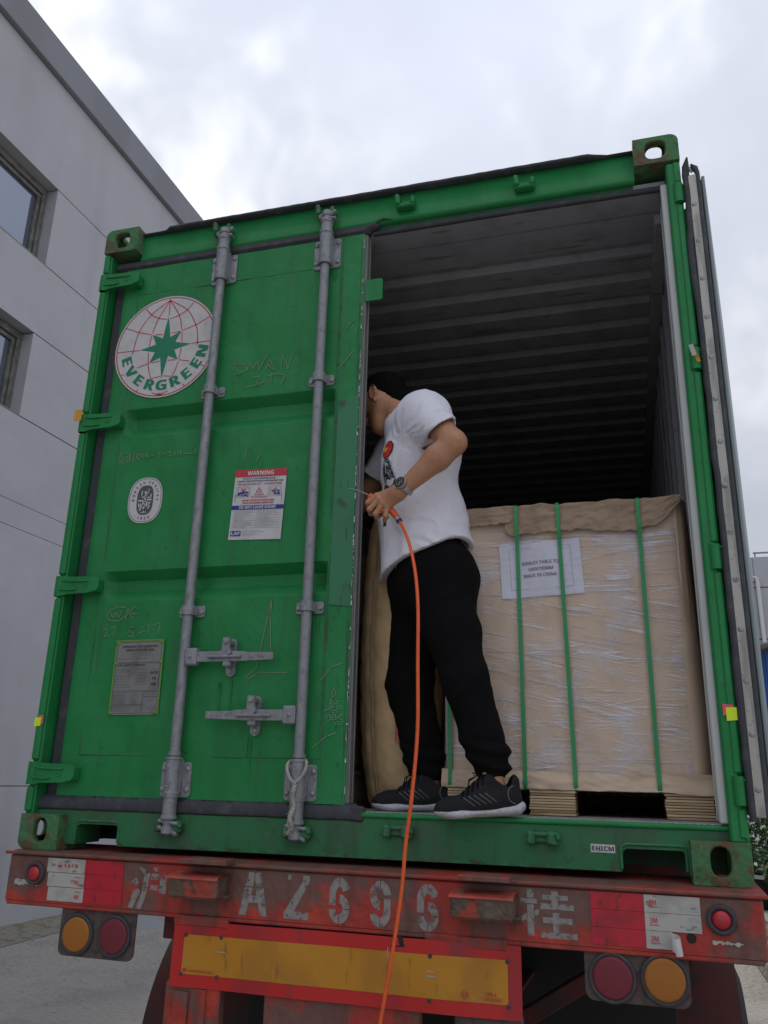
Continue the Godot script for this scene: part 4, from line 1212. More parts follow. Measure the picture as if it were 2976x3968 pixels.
func build_emblems(dn: Node3D) -> void:
	var Z := DZ + 0.004
	# round globe emblem
	var c := Vector3(-0.884, 1.993, Z)
	var R := 0.2405
	var d := MB.new()
	d.prism(circle2(c.x, c.y, R, 64), 0.0012, T(0, 0, Z))
	var en := obj("globe_emblem", d, M.stickerwhite, dn)
	en.set_meta("label", "round white emblem with red globe lines and a green star")
	var l := MB.new()
	for s in LOGO_LINES:
		var p := PackedVector3Array()
		for q in s.split(" "):
			var xy: PackedStringArray = q.split(",")
			var pt := Vector2(float(xy[0]) - 30.0, float(xy[1])) / 1000.0
			if pt.length() > 0.96: pt = pt.normalized() * 0.96
			p.append(Vector3(c.x + pt.x * R, c.y + pt.y * R, Z + 0.0004))
		# smooth the run of points
		if p.size() > 2:
			var cv := Curve3D.new()
			for i in p.size():
				var tg := (p[mini(i + 1, p.size() - 1)] - p[maxi(i - 1, 0)]) / 6.0
				cv.add_point(p[i], -tg, tg)
			p = cv.tessellate(4, 3)
		l.ribbon(p, 0.0046, Vector3.BACK)
	var cp := PackedVector3Array()
	for i in 65: cp.append(c + Vector3(cos(TAU * i / 64), sin(TAU * i / 64), 0) * R * 0.965 + Vector3(0, 0, 0.0003))
	l.ribbon(cp, 0.005, Vector3.BACK)
	obj("globe_lines", l, M.logored, en)
	var star := MB.new()
	var sp := PackedVector2Array()
	for i in range(0, 32, 2): sp.append(Vector2(c.x + (STAR[i] - 30) * R / 1000.0, c.y + STAR[i + 1] * R / 1000.0))
	star.prism(sp, 0.0, T(0, 0, Z + 0.0007))
	obj("star", star, M.logogreen, en)
	var t := MB.new()
	for i in 9:
		var a := deg_to_rad(-89.0 + (i - 4) * 18.6)
		for w in [-1.0, 0.0, 1.0]:         # heavy letters
			letters(t, "EVERGREEN"[i], 0.047, Transform3D(Basis(Vector3.BACK, a + PI / 2), Vector3(c.x + cos(a) * R * 0.768 - sin(a) * 0.0024 * w, c.y + sin(a) * R * 0.768 + cos(a) * 0.0024 * w, Z + 0.0010 + 0.00015 * w)), true, "Droid Sans", 1.22)
	obj("lettering", t, M.logogreen, en)
	# oval inspection sticker
	var o := MB.new()
	var oc := Vector2(-0.893, 1.303)
	o.prism(oval(oc, 0.0765, 0.0955, 2.5), 0.001, T(0, 0, Z))
	var on := obj("oval_sticker", o, M.stickerwhite, dn)
	on.set_meta("label", "silver oval sticker with a dark centre")
	var oi := MB.new()
	oi.prism(oval(oc, 0.037, 0.062, 2.8), 0.0, T(0, 0, Z + 0.0005))
	var ring := PackedVector3Array()
	for p in oval(oc, 0.071, 0.09, 2.5): ring.append(Vector3(p.x, p.y, Z + 0.0005))
	ring.append(ring[0])
	oi.ribbon(ring, 0.002, Vector3.BACK)
	for q in [["B", -54, 2, 85], ["U", -53, 20, 78], ["R", -49, 37, 62], ["E", -41, 54, 44], ["A", -28, 67, 26], ["U", -12, 74, 8], ["V", 12, 74, -8], ["E", 27, 69, -24], ["R", 41, 57, -45], ["I", 48, 44, -60], ["T", 52, 32, -70], ["A", 54, 16, -80], ["S", 54, -1, -88], ["1", -22, -73.5, -10], ["8", -7.5, -76.5, -4], ["2", 8, -76.5, 4], ["8", 23, -73.5, 10]]:
		letters(oi, q[0], 0.0105, T(oc.x + q[1] / 1000.0, oc.y + q[2] / 1000.0, Z + 0.0006, deg_to_rad(q[3])), true)
	obj("print", oi, mat(Color(0.075, 0.078, 0.085), 0.5), on)
	var of := MB.new()
	var F := func(pts: Array, w: float) -> void:
		var p := PackedVector3Array()
		for i in range(0, pts.size(), 2): p.append(Vector3(oc.x + pts[i] / 1000.0, oc.y + pts[i + 1] / 1000.0, Z + 0.0011))
		of.ribbon(p, w, Vector3.BACK)
	of.prism(circle2(oc.x + 0.0, oc.y + 0.032, 0.0055, 12), 0.0, T(0, 0, Z + 0.0011))
	F.call([2, 24, 2, 12, -2, 0, 2, -12], 0.009)
	F.call([-3, 0, -10, -22, -20, -42], 0.006)
	F.call([2, -10, 1, -24, -4, -36], 0.006)
	F.call([4, 22, 11, 28, 12, 38, 15, 46], 0.004)
	F.call([-1, 20, -9, 10, -18, 18], 0.004)
	F.call([-17, 16, -16, 40], 0.004)
	F.call([-28, -2, -10, -2], 0.006)
	F.call([10, 0, 28, 1], 0.006)
	F.call([12, 10, 26, 10, 25, 22], 0.005)
	F.call([-26, -14, -25, -30, -18, -30, -17, -16], 0.005)
	F.call([11, -10, 9, -26], 0.006)
	F.call([24, -10, 16, -20, 24, -28, 16, -36], 0.005)
	F.call([-14, -52, 12, -51], 0.003)
	F.call([-1, -44, -2, -54], 0.003)
	obj("figure", of, M.stickerwhite, on)
	# warning notice; local origin at its middle
	var wx := T(-0.4005, 1.2535, Z, -0.035)
	var w := MB.new()
	w.xf = wx
	var HX := 0.1075; var HY := 0.141
	w.sheet(steps(-HX, HX, 12), steps(-HY, HY, 14), func(x: float, y: float): return Vector3(x, y, 0.0004 + 0.0008 * exp(-pow((y - 0.085 - x * 0.15) / 0.006, 2)) * smoothstep(0.0, 0.06, x)))
	var wn := obj("warning_notice", w, M.stickerwhite, dn)
	wn.set_meta("label", "white warning notice with a red header and a blue band")
	var wr := MB.new(); var wb := MB.new(); var ww := MB.new(); var wk := MB.new()
	for mb in [wr, wb, ww, wk]: mb.xf = wx
	wr.prism(V2([-HX, 0.111, HX, 0.111, HX, HY, -HX, HY]), 0.0, T(0, 0, 0.0016))
	wb.prism(V2([-HX, -0.022, HX, -0.022, HX, -0.005, -HX, -0.005]), 0.0, T(0, 0, 0.0016))
	letters(ww, "WARNING", 0.0165, T(0, 0.1255, 0.0022))
	letters(ww, "DO NOT LOOSE SHUNT", 0.0112, T(0, -0.0135, 0.0022), true, "Droid Sans", 0.92)
	letters(wb, "Container loaded with flexitank containing liquid cargo", 0.0052, T(0.0, 0.0935, 0.0022), true)
	letters(wr, "NO USE OF FORK LIFT", 0.0072, T(-0.043, 0.081, 0.0022), false)
	letters(wr, "DO NOT OPEN LEFT HAND DOOR", 0.0062, T(0, 0.015, 0.0022), true)
	letters(wr, "UNTIL DISCHARGE COMPLETED", 0.0062, T(0, 0.0045, 0.0022), true)
	hanzi(wb, Vector3(-0.07, 0.1035, 0.0022), 0.0072, 17, 3)
	hanzi(wr, Vector3(0.022, 0.081, 0.0022), 0.0085, 8, 5)
	hanzi(wr, Vector3(-0.016, 0.038, 0.0022), 0.0075, 5, 7)
	hanzi(wr, Vector3(-0.026, 0.028, 0.0022), 0.0075, 8, 9)
	for p in [[[-0.012, 0.048], [0.012, 0.048], [0.0, 0.066], [-0.012, 0.048]]]:
		var pv := PackedVector3Array()
		for q in p: pv.append(Vector3(q[0], q[1], 0.0022))
		wr.ribbon(pv, 0.0022, Vector3.BACK)
	wk.prism(V2([-0.001, 0.053, 0.001, 0.053, 0.001, 0.060, -0.001, 0.060]), 0.0, T(0, 0, 0.0022))
	# the two little drawings: a load bulging out and a load held back
	for s in [-1.0, 1.0]:
		var x: float = 0.066 * s
		for q in [[-0.028, 0.03, -0.028, 0.068], [0.028, 0.03, 0.028, 0.068], [-0.022, 0.07, 0.022, 0.07], [-0.022, 0.03, -0.022, 0.07], [0.022, 0.03, 0.022, 0.07], [-0.028, 0.03, 0.028, 0.03]]:
			wk.ribbon(PackedVector3Array([Vector3(x + q[0], q[1], 0.0022), Vector3(x + q[2], q[3], 0.0022)]), 0.0007, Vector3.BACK)
		if s < 0.0:
			wb.prism(V2([x - 0.024, 0.036, x + 0.022, 0.03, x + 0.022, 0.05, x, 0.053, x - 0.022, 0.046]), 0.0, T(0, 0, 0.0024))
			for q in [[-0.012, 0.027, 0.018, 0.032], [-0.012, 0.036, 0.018, 0.043], [-0.012, 0.027, -0.012, 0.038], [0.002, 0.029, 0.002, 0.041], [0.018, 0.032, 0.018, 0.045]]:
				ww.ribbon(PackedVector3Array([Vector3(x + q[0], q[1], 0.0027), Vector3(x + q[2], q[3], 0.0027)]), 0.0016, Vector3.BACK)
			for q in [[-0.008, 0.064, 0.008, 0.046], [0.009, 0.063, -0.008, 0.047]]:
				wr.ribbon(PackedVector3Array([Vector3(x + q[0], q[1], 0.0029), Vector3(x + q[2], q[3], 0.0029)]), 0.004, Vector3.BACK)
		else:
			wb.prism(V2([x - 0.004, 0.036, x + 0.02, 0.036, x + 0.02, 0.054, x + 0.008, 0.057, x - 0.004, 0.054]), 0.0, T(0, 0, 0.0024))
			for q in [[-0.004, 0.045, 0.02, 0.045], [0.008, 0.036, 0.008, 0.052], [-0.004, 0.053, 0.02, 0.053]]:
				ww.ribbon(PackedVector3Array([Vector3(x + q[0], q[1], 0.0027), Vector3(x + q[2], q[3], 0.0027)]), 0.0016, Vector3.BACK)
			for yy in [0.038, 0.046, 0.054, 0.062]:
				wk.ribbon(PackedVector3Array([Vector3(x - 0.022, yy, 0.0022), Vector3(x - 0.006, yy, 0.0022)]), 0.0007, Vector3.BACK)
			for q in [[-0.014, 0.054, -0.008, 0.048], [-0.008, 0.048, 0.004, 0.064]]:
				wr.ribbon(PackedVector3Array([Vector3(x + q[0], q[1], 0.0029), Vector3(x + q[2], q[3], 0.0029)]), 0.004, Vector3.BACK)
		wk.ribbon(PackedVector3Array([Vector3(x + s * 0.03, 0.04, 0.0023), Vector3(x + s * 0.032, 0.025, 0.0023), Vector3(x + s * 0.028, 0.008, 0.0023)]), 0.0012, Vector3.BACK)
	# ruled small print
	var rng := RandomNumberGenerator.new()
	rng.seed = 4
	for r in 8:
		var y := -0.027 - r * 0.0098
		wk.ribbon(PackedVector3Array([Vector3(-0.1, y, 0.0022), Vector3(0.1, y, 0.0022)]), 0.0005, Vector3.BACK)
		if r == 7: break
		for cx in [-0.094, 0.006]:
			for li in 2:
				fine_print(wk, Vector3(cx, y - 0.0034 - li * 0.0034, 0.0022), rng.randf_range(0.04, 0.085), 0.0013, rng)
	wk.ribbon(PackedVector3Array([Vector3(0.001, -0.027, 0.0022), Vector3(0.001, -0.0956, 0.0022)]), 0.0005, Vector3.BACK)
	wb.prism(round_rect(-0.1, -0.127, -0.058, -0.106, 0.002, 2), 0.0, T(0, 0, 0.0022))
	letters(ww, "LAF", 0.0135, T(-0.079, -0.1165, 0.0027), true, "Droid Sans", 1.2)
	for li in 5: fine_print(wk, Vector3(-0.05, -0.106 - li * 0.005, 0.0022), [0.07, 0.09, 0.055, 0.07, 0.05][li], 0.0016, rng)
	obj("red_print", wr, M.inkred, wn); obj("blue_print", wb, M.navy, wn); obj("white_print", ww, M.white, wn); obj("black_print", wk, M.ink, wn)
	# approval plate
	var px := T(-0.839, 0.605, Z, 0.012)
	var pm := MB.new(); pm.xf = px
	pm.prism(round_rect(-0.1, -0.137, 0.1, 0.137, 0.002, 2), 0.0015, T(0, 0, 0.0005))
	var pn := obj("approval_plate", pm, worn(mottled(Color(0.24, 0.235, 0.225), [[Color(0.17, 0.165, 0.155), 0.03, 0.4, 0.8, 0.7, 97]], 128), 0.45, 0.4, 2.0), dn)
	pn.set_meta("label", "grey metal approval plate edged in yellow green paint")
	var pe := MB.new(); pe.xf = px
	for q in [[0, 0.136, 0.206, 0.006], [0.1, 0, 0.006, 0.27], [-0.1, -0.01, 0.006, 0.25]]: pe.box(Vector3(q[0], q[1], 0.001), Vector3(q[2], q[3], 0.002))
	for q in [[-0.093, 0.125], [0.092, 0.127], [-0.093, 0.05], [0.093, 0.052], [-0.095, -0.131], [0.09, -0.13]]: pe.lathe(Vector3(q[0], q[1], 0.001), Vector3.BACK, [[0.007, 0.0], [0.006, 0.003], [0.0, 0.0045]], 12, true)
	obj("paint_edge", pe, mat(Color(0.13, 0.27, 0.035), 0.6), pn)
	var pk := MB.new(); pk.xf = px
	letters(pk, "APPROVED FOR TRANSPORT", 0.0082, T(0.002, 0.113, 0.001))
	letters(pk, "UNDER CUSTOMS SEAL", 0.0082, T(0.002, 0.1, 0.001))
	letters(pk, "CSC SAFETY APPROVAL", 0.0078, T(-0.026, 0.044, 0.001))
	letters(pk, "ACEP", 0.0115, T(0.072, 0.015, 0.001), true, "Droid Sans", 0.75)
	letters(pk, "FR", 0.0115, T(0.072, -0.006, 0.001), true, "Droid Sans", 0.85)
	letters(pk, "008", 0.0115, T(0.072, -0.027, 0.001), true, "Droid Sans", 0.85)
	var box_line := func(x0: float, y0: float, x1: float, y1: float, wd: float) -> void:
		pk.ribbon(PackedVector3Array([Vector3(x0, y0, 0.0009), Vector3(x1, y0, 0.0009), Vector3(x1, y1, 0.0009), Vector3(x0, y1, 0.0009), Vector3(x0, y0, 0.0009)]), wd, Vector3.BACK)
	box_line.call(-0.093, 0.054, 0.093, 0.13, 0.0011)
	box_line.call(-0.093, -0.05, 0.093, 0.051, 0.0011)
	box_line.call(-0.093, -0.1, 0.03, -0.054, 0.001)
	box_line.call(-0.093, -0.131, 0.03, -0.103, 0.001)
	box_line.call(0.035, -0.131, 0.093, -0.054, 0.001)
	box_line.call(0.035, -0.072, 0.093, -0.054, 0.001)
	box_line.call(0.055, -0.042, 0.09, 0.028, 0.0009)
	box_line.call(-0.035, 0.078, 0.045, 0.088, 0.0006)
	box_line.call(-0.03, 0.016, 0.045, 0.036, 0.0006)
	for yy in [0.068, 0.028, 0.02, 0.004, -0.006, -0.016, -0.026, -0.036]: fine_print(pk, Vector3(-0.087, yy, 0.0009), 0.06, 0.0026, rng)
	for yy in [0.068, -0.006, -0.016, -0.026, 0.028, 0.004]: fine_print(pk, Vector3(-0.01, yy, 0.0009), 0.05, 0.0026, rng)
	for yy in 6: fine_print(pk, Vector3(-0.088, -0.061 - yy * 0.0065, 0.0009), 0.05, 0.002, rng)
	for yy in 6: fine_print(pk, Vector3(-0.02, -0.061 - yy * 0.0065, 0.0009), 0.03, 0.002, rng)
	for yy in 3: fine_print(pk, Vector3(-0.088, -0.109 - yy * 0.007, 0.0009), 0.07, 0.002, rng)
	for yy in 5: fine_print(pk, Vector3(0.04, -0.059 - yy * 0.007, 0.0009), 0.045, 0.002, rng)
	pk.prism(circle2(0.063, -0.113, 0.0025, 10), 0.0, T(0, 0, 0.0009))
	obj("stamped_print", pk, mat(Color(0.035, 0.033, 0.03), 0.6), pn)
	# ghost of an old stencil near the free edge
	var gs := MB.new()
	for i in 6:
		for j in 11:
			if rng.randf() < 0.7: gs.box(Vector3(-0.068 + i * 0.008 - j * 0.0006, 0.44 + j * 0.0075, DZ + 0.0035), Vector3(0.005, 0.003, 0.0006), 0.0, Basis(Vector3.BACK, 0.2))
	obj("stencil_trace", gs, mat(Color(0.16, 0.33, 0.22), 0.7), dn)

func oval(c: Vector2, a: float, b: float, pw: float) -> PackedVector2Array:
	var p := PackedVector2Array()
	for i in 48:
		var t := TAU * i / 48
		p.append(c + Vector2(signf(cos(t)) * pow(absf(cos(t)), 2.0 / pw) * a, signf(sin(t)) * pow(absf(sin(t)), 2.0 / pw) * b))
	return p

# tiny characters of a few strokes each
func hanzi(mb: MB, at: Vector3, size: float, count: int, sd: int) -> void:
	var rng := RandomNumberGenerator.new()
	rng.seed = sd
	for k in count:
		var o := at + Vector3(k * size * 1.12, 0, 0)
		var h := size * 0.45
		for s in [[-1.0, 0.8, 1.0, 0.8], [-0.9, rng.randf_range(-0.1, 0.3), 0.9, 0.1], [-1.0, -0.8, 1.0, -0.8], [rng.randf_range(-0.6, 0.6), 1.0, rng.randf_range(-0.6, 0.6), -1.0], [0.7, 0.8, 0.7, -0.8], [-0.8, 0.6, -0.9, -0.8]]:
			if rng.randf() < 0.85: mb.ribbon(PackedVector3Array([o + Vector3(s[0] * h, s[1] * h, 0), o + Vector3(s[2] * h, s[3] * h, 0)]), size * 0.11, Vector3.BACK)

func fine_print(mb: MB, at: Vector3, length: float, h: float, rng: RandomNumberGenerator) -> void:
	var x := 0.0
	while x < length:
		var w := rng.randf_range(1.0, 4.0) * h
		mb.ribbon(PackedVector3Array([at + Vector3(x, 0, 0), at + Vector3(minf(x + w, length), 0, 0)]), h * rng.randf_range(0.35, 0.6), Vector3.BACK)
		x += w + h * 0.9
# ---------------------------------------------------------------- the trailer
func arc_band(c: Vector2, rx: float, ry: float, a0: float, a1: float, w: float) -> PackedVector2Array:
	var p := PackedVector2Array()
	for i in 13:
		var a := deg_to_rad(lerpf(a0, a1, i / 12.0))
		p.append(c + Vector2(cos(a) * rx, sin(a) * ry))
	for i in 13:
		var a := deg_to_rad(lerpf(a1, a0, i / 12.0))
		p.append(c + Vector2(cos(a) * (rx - w), sin(a) * (ry - w * 0.6)))
	return p

func glyph(parent: Node, m: Material, polys: Array, x: float, y: float, w: float, h: float, z: float, flip := false) -> void:
	var mb := MB.new()
	for p in polys:
		var q := PackedVector2Array()
		for v in p:
			var u: Vector2 = Vector2(1, 1) - v if flip else v
			q.append(Vector2(x + u.x * w, y + u.y * h))
		mb.prism(q, 0.0, T(0, 0, z))
	obj("stencilled_letter", mb, m, parent)

func build_trailer() -> void:
	var t := thing("container_trailer", "weathered red trailer under the green container, with stencilled number and tail lamps", "trailer", Vector3(0, 0, 0.10))
	t.rotation.y = -0.033
	var fl := MB.new()
	fl.box(Vector3(0.008, -0.007, -0.2), Vector3(2.45, 0.011, 0.40), 0.003)
	for q in [[-0.40, 0.17], [0.49, 0.15]]:
		fl.prism(V2([q[0] - q[1] / 2, -0.09, q[0] + q[1] / 2, -0.09, q[0] + q[1] / 2 - 0.012, 0.0, q[0] - q[1] / 2 + 0.012, 0.0]), 0.014, Transform3D(Basis(Vector3.RIGHT, -PI / 2), Vector3(0, 0.013, -0.01)), 0.003)
	obj("top_flange", fl, M.red, t)
	var wb := MB.new()
	wb.box(Vector3(0.009, -0.0885, -0.05), Vector3(2.42, 0.151, 0.08), 0.006)
	wb.box(Vector3(0.009, -0.166, -0.16), Vector3(2.40, 0.012, 0.30), 0.003)
	obj("rear_beam", wb, M.red, t)
	var Z := -0.009
	M.redskylit = worn(mottled(Color(0.50, 0.06, 0.035), [[Color(0.20, 0.15, 0.12), 0.03, 0.55, 0.7, 0.85, 45], [Color(0.30, 0.03, 0.02), 0.02, 0.5, 0.8, 0.6, 46]], 128), 0.5, 0.0, 3.0)  # brighter red stands for sky light caught on the covers
	for q in [[-0.432, 0.172], [0.48, 0.178]]:
		var b := MB.new()
		b.box(Vector3(q[0], -0.070, 0.030), Vector3(q[1], 0.068, 0.084), 0.008)
		b.box(Vector3(q[0] + q[1] / 2 + 0.004, -0.098, 0.008), Vector3(0.02, 0.008, 0.04), 0.002)
		var lid := MB.new()
		lid.sheet(steps(q[0] - q[1] / 2 - 0.001, q[0] + q[1] / 2 + 0.004, 8), steps(0, 1, 6), func(x: float, w: float): return Vector3(x, -0.033 - 0.014 * w * w * w, -0.008 + 0.084 * sin(w * PI / 2)))
		obj("bump_stop", b, M.redold, t)
		obj("bump_cover", lid, M.redskylit, t)
	# stencilled registration
	var im := Image.create_from_data(256, 256, false, Image.FORMAT_L8, noise_bytes(256, 0.05, 77))
	im.convert(Image.FORMAT_RGBA8)
	var nb := noise_bytes(256, 0.02, 78)
	for i in 256 * 256:
		var p := Vector2i(i % 256, i / 256)
		var l := im.get_pixelv(p).r
		var a := (0.25 + 0.75 * smoothstep(0.10, 0.34, l)) * (0.35 + 0.65 * smoothstep(0.05, 0.35, nb[i] / 255.0))
		var s := 0.50 + 0.12 * l
		im.set_pixelv(p, Color(s, s * 0.97, s * 0.93, a * 0.92))
	var st := StandardMaterial3D.new()
	st.albedo_texture = ImageTexture.create_from_image(im)
	st.transparency = BaseMaterial3D.TRANSPARENCY_ALPHA
	st.roughness = 0.8
	st.uv1_triplanar = true
	st.uv1_world_triplanar = true
	st.uv1_scale = Vector3.ONE * 2.7
	var A := [V2([0, 0, 0.25, 0, 0.34, 0.29, 0.485, 0.29, 0.485, 0.46, 0.40, 0.46, 0.44, 0.64, 0.16, 0.64]), V2([0.18, 0.67, 0.45, 0.67, 0.485, 0.8, 0.485, 1, 0.28, 1])]
	var A2 := []
	for p in A:
		var q := PackedVector2Array()
		for v in p: q.append(Vector2(1.0 - v.x, v.y))
		A2.append(q)
	var Zs := [V2([0, 0, 1, 0, 1, 0.17, 0.40, 0.17, 1, 0.86, 1, 1, 0.72, 1, 0.72, 0.86, 0, 0.14]), V2([0.1, 1, 0.24, 1, 0.24, 0.88, 0.1, 0.88])]
	var six := [arc_band(Vector2(0.5, 0.66), 0.5, 0.34, 15, 87, 0.34), arc_band(Vector2(0.5, 0.66), 0.5, 0.34, 93, 180, 0.34), V2([0, 0.66, 0.32, 0.66, 0.32, 0.39, 0, 0.39]), arc_band(Vector2(0.5, 0.32), 0.5, 0.32, 3, 87, 0.33), arc_band(Vector2(0.5, 0.32), 0.5, 0.32, 273, 357, 0.33), arc_band(Vector2(0.5, 0.32), 0.5, 0.32, 183, 267, 0.33)]
	glyph(t, st, A + A2, -0.303, -0.148, 0.096, 0.124, Z)
	glyph(t, st, Zs, -0.150, -0.149, 0.082, 0.125, Z)
	glyph(t, st, six, -0.002, -0.152, 0.066, 0.128, Z)
	glyph(t, st, six, 0.128, -0.153, 0.066, 0.128, Z, true)
	glyph(t, st, six, 0.275, -0.154, 0.066, 0.128, Z)
	# the two characters, in units of 0.13 m
	glyph(t, st, [V2([0.2, 0.98, 0.42, 0.94, 0.36, 0.82]), V2([0.02, 0.62, 0.16, 0.74, 0.24, 0.62, 0.18, 0.56]), V2([0.0, 0.05, 0.12, 0.02, 0.3, 0.42, 0.26, 0.48, 0.12, 0.46]), V2([0.22, 0.02, 0.36, 0.02, 0.46, 0.3, 0.54, 0.84, 0.38, 0.84, 0.34, 0.4]),
		V2([0.57, 0.84, 0.8, 0.84, 0.8, 0.70, 0.57, 0.70]), V2([0.57, 0.58, 0.78, 0.58, 0.78, 0.46, 0.57, 0.46]), V2([0.82, 0.84, 1.0, 0.84, 1.0, 0.40, 0.82, 0.40]), V2([0.6, 0.98, 0.76, 0.99, 0.72, 0.89, 0.66, 0.9])], -0.705, -0.158, 0.135, 0.132, Z)
	glyph(t, st, [V2([0.0, 0.8, 0.3, 0.8, 0.3, 0.7, 0.0, 0.7]), V2([0.12, 1, 0.24, 1, 0.24, 0.82, 0.12, 0.82]), V2([0.12, 0.68, 0.24, 0.68, 0.24, 0.05, 0.12, 0.05]), V2([0.0, 0.42, 0.11, 0.5, 0.11, 0.38, 0.02, 0.32]), V2([0.25, 0.55, 0.33, 0.6, 0.33, 0.48, 0.25, 0.44]),
		V2([0.4, 0.90, 0.56, 0.90, 0.56, 0.98, 0.68, 0.98, 0.68, 0.90, 0.86, 0.90, 0.86, 0.80, 0.68, 0.80, 0.68, 0.72, 0.96, 0.72, 0.96, 0.60, 0.36, 0.60, 0.36, 0.72, 0.56, 0.72, 0.56, 0.80, 0.4, 0.80]),
		V2([0.4, 0.44, 0.58, 0.44, 0.58, 0.54, 0.70, 0.54, 0.70, 0.44, 0.92, 0.44, 0.92, 0.32, 0.70, 0.32, 0.70, 0.14, 1.0, 0.14, 1.0, 0.02, 0.36, 0.02, 0.36, 0.14, 0.58, 0.14, 0.58, 0.32, 0.4, 0.32])], 0.580, -0.148, 0.155, 0.126, Z)
	# conspicuity tape: three rows each side, white and red
	var tred := worn(mottled(Color(0.48, 0.012, 0.03), [[Color(0.30, 0.015, 0.025), 0.02, 0.45, 0.8, 0.7, 100], [Color(0.12, 0.02, 0.02), 0.05, 0.72, 0.9, 0.6, 101, 1, 2]], 256), 0.4, 0.0, 1.7)
	var twhite := worn(mottled(Color(0.44, 0.43, 0.39), [[Color(0.33, 0.32, 0.29), 0.02, 0.4, 0.8, 0.7, 102], [Color(0.13, 0.12, 0.10), 0.05, 0.74, 0.88, 0.8, 103, 2, 1]], 256), 0.45, 0.0, 2.3)
	for s in 2:
		for k in 3:
			var yt: float = -0.018 - k * 0.0445 + (0.0 if s else -0.0005)
			var x: Array = [[-1.038, -0.887, -0.886, -0.735], [0.917, 1.061, 0.775, 0.916]][s]
			var sh: float = [0.007 * k, 0.0][s]
			var a := MB.new(); var b := MB.new()
			var pe := PackedVector2Array()
			var x0: float = x[0] + sh; var x1: float = x[1] + sh * 0.4
			if s == 1 and k == 2: x1 = 0.985
			pe.append_array([Vector2(x1, yt - 0.0435), Vector2(x1, yt), Vector2(x0, yt), Vector2(x0, yt - 0.0435)])
			if k > 0 and s == 0:                # serrated tear between the rows
				pe = PackedVector2Array([Vector2(x1, yt), Vector2(x1, yt - 0.0435), Vector2(x0, yt - 0.0435)])
				for i in 25: pe.append(Vector2(lerpf(x0, x1, i / 25.0), yt - (0.0018 if i % 2 else 0.0)))
			a.prism(pe, 0.001, T(0, 0, Z + 0.0012))
			b.prism(V2([x[2] + sh * 0.4, yt - 0.0435, x[3] + sh * 0.2, yt - 0.0435, x[3] + sh * 0.2, yt, x[2] + sh * 0.4, yt]), 0.001, T(0, 0, Z + 0.0012))
			var an := obj("white_tape", a, twhite, t)
			obj("red_tape", b, tred, t)
			var tx := MB.new()
			if s == 0 and k == 0:
				tx.prism(circle2(x0 + 0.051, yt - 0.021, 0.0085, 20), 0.0, T(0, 0, Z + 0.0018))
				# four characters of the maker's name
				var cx := x0 + 0.073
				for g in [[[-4, 2, 4, 2], [-4, 2, -4, -2], [4, 2, 4, -2], [-4, -2, 4, -2], [0, 5, 0, -6]], [[-4, 3, 4, 3], [0, 5, -3, 1], [-4, 0, 4, 0], [-4, -2, 4, -2], [0, 3, 0, -6], [-4, -6, 0, -2], [4, -6, 0, -2]], [[-3, 4, 4, 4], [0, 5, -4, 0], [-4, 0, 4, 0], [-5, -3, 5, -3], [1, 2, 1, -6]], [[-5, 3, -1, 3], [-3, 5, -4, -1], [-5, -1, -1, -1], [-3, 1, -3, -6], [0, 3, 5, 3], [0, 3, 0, -6], [5, 3, 5, -6], [2, 3, 1, -4], [3, 3, 4, -4]]]:
					for q in g: tx.ribbon(PackedVector3Array([Vector3(cx + q[0] * 0.0011, yt - 0.021 + q[1] * 0.0012, Z + 0.0018), Vector3(cx + q[2] * 0.0011, yt - 0.021 + q[3] * 0.0012, Z + 0.0018)]), 0.0015, Vector3.BACK)
					cx += 0.0145
			else:
				letters(tx, "3M", 0.0125, T(x0 + (0.118 if s == 0 else 0.023), yt - 0.019 - (0.008 if s == 0 else 0.0), Z + 0.0015, PI if s == 0 else 0.0), true, "Droid Sans", 0.8)
				hanzi(tx, Vector3(x0 + (0.11 if s == 0 else 0.014), yt - (0.012 if s == 0 else 0.03), Z + 0.0018), 0.0045, 5, k)
			obj("tape_print", tx, M.inkred, an)
			if s == 1 and k < 2:
				var sp := MB.new()
				var rr := RandomNumberGenerator.new()
				rr.seed = k
				fine_print(sp, Vector3(1.03, yt - 0.036, Z + 0.0018), 0.026, 0.002, rr)
				sp.ribbon(PackedVector3Array([Vector3(1.038, yt - 0.028, Z + 0.0018), Vector3(1.048, yt - 0.028, Z + 0.0018)]), 0.005, Vector3.BACK)
				obj("tape_stamp", sp, M.parapet, an)
	var white_dot := MB.new()
	white_dot.prism(V2([-0.996, -0.0385, -0.978, -0.0385, -0.978, -0.033, -0.996, -0.033]), 0.0, T(0, 0, Z + 0.0024))
	obj("tape_mark", white_dot, twhite, t)
	var cu := MB.new()
	cu.sheet(steps(0, 1, 14), steps(0, 1, 6), func(u: float, w: float):
		var a: float = u * 3.6
		return Vector3(0.983 + 0.006 * u + (0.021 - 0.004 * u) * sin(a) + 0.010 * (1 - w) * u, -0.109 - 0.046 * (1.0 - w) * (1.0 - 0.15 * u) - 0.012 * u, Z + 0.0012 + (0.022 - 0.004 * u) * (1 - cos(a))))
	obj("peeled_tape", cu, M.stickerwhite, t)
	# torn label scraps
	for q in [[-1.165, -1.07, -0.112, -0.09], [1.085, 1.16, -0.133, -0.118]]:
		var rr := RandomNumberGenerator.new()
		rr.seed = int(q[0] * 100)
		var pg := PackedVector2Array()
		for i in 16: pg.append(Vector2(lerpf(q[0], q[1], i / 15.0), q[3] - rr.randf() * 0.006))
		for i in 16: pg.append(Vector2(lerpf(q[1], q[0], i / 15.0), q[2] + rr.randf() * 0.008))
		var sm := MB.new()
		sm.prism(pg, 0.001, T(0, 0, Z + 0.001))
		obj("label_remnant", sm, twhite, t)
	var ho := MB.new()
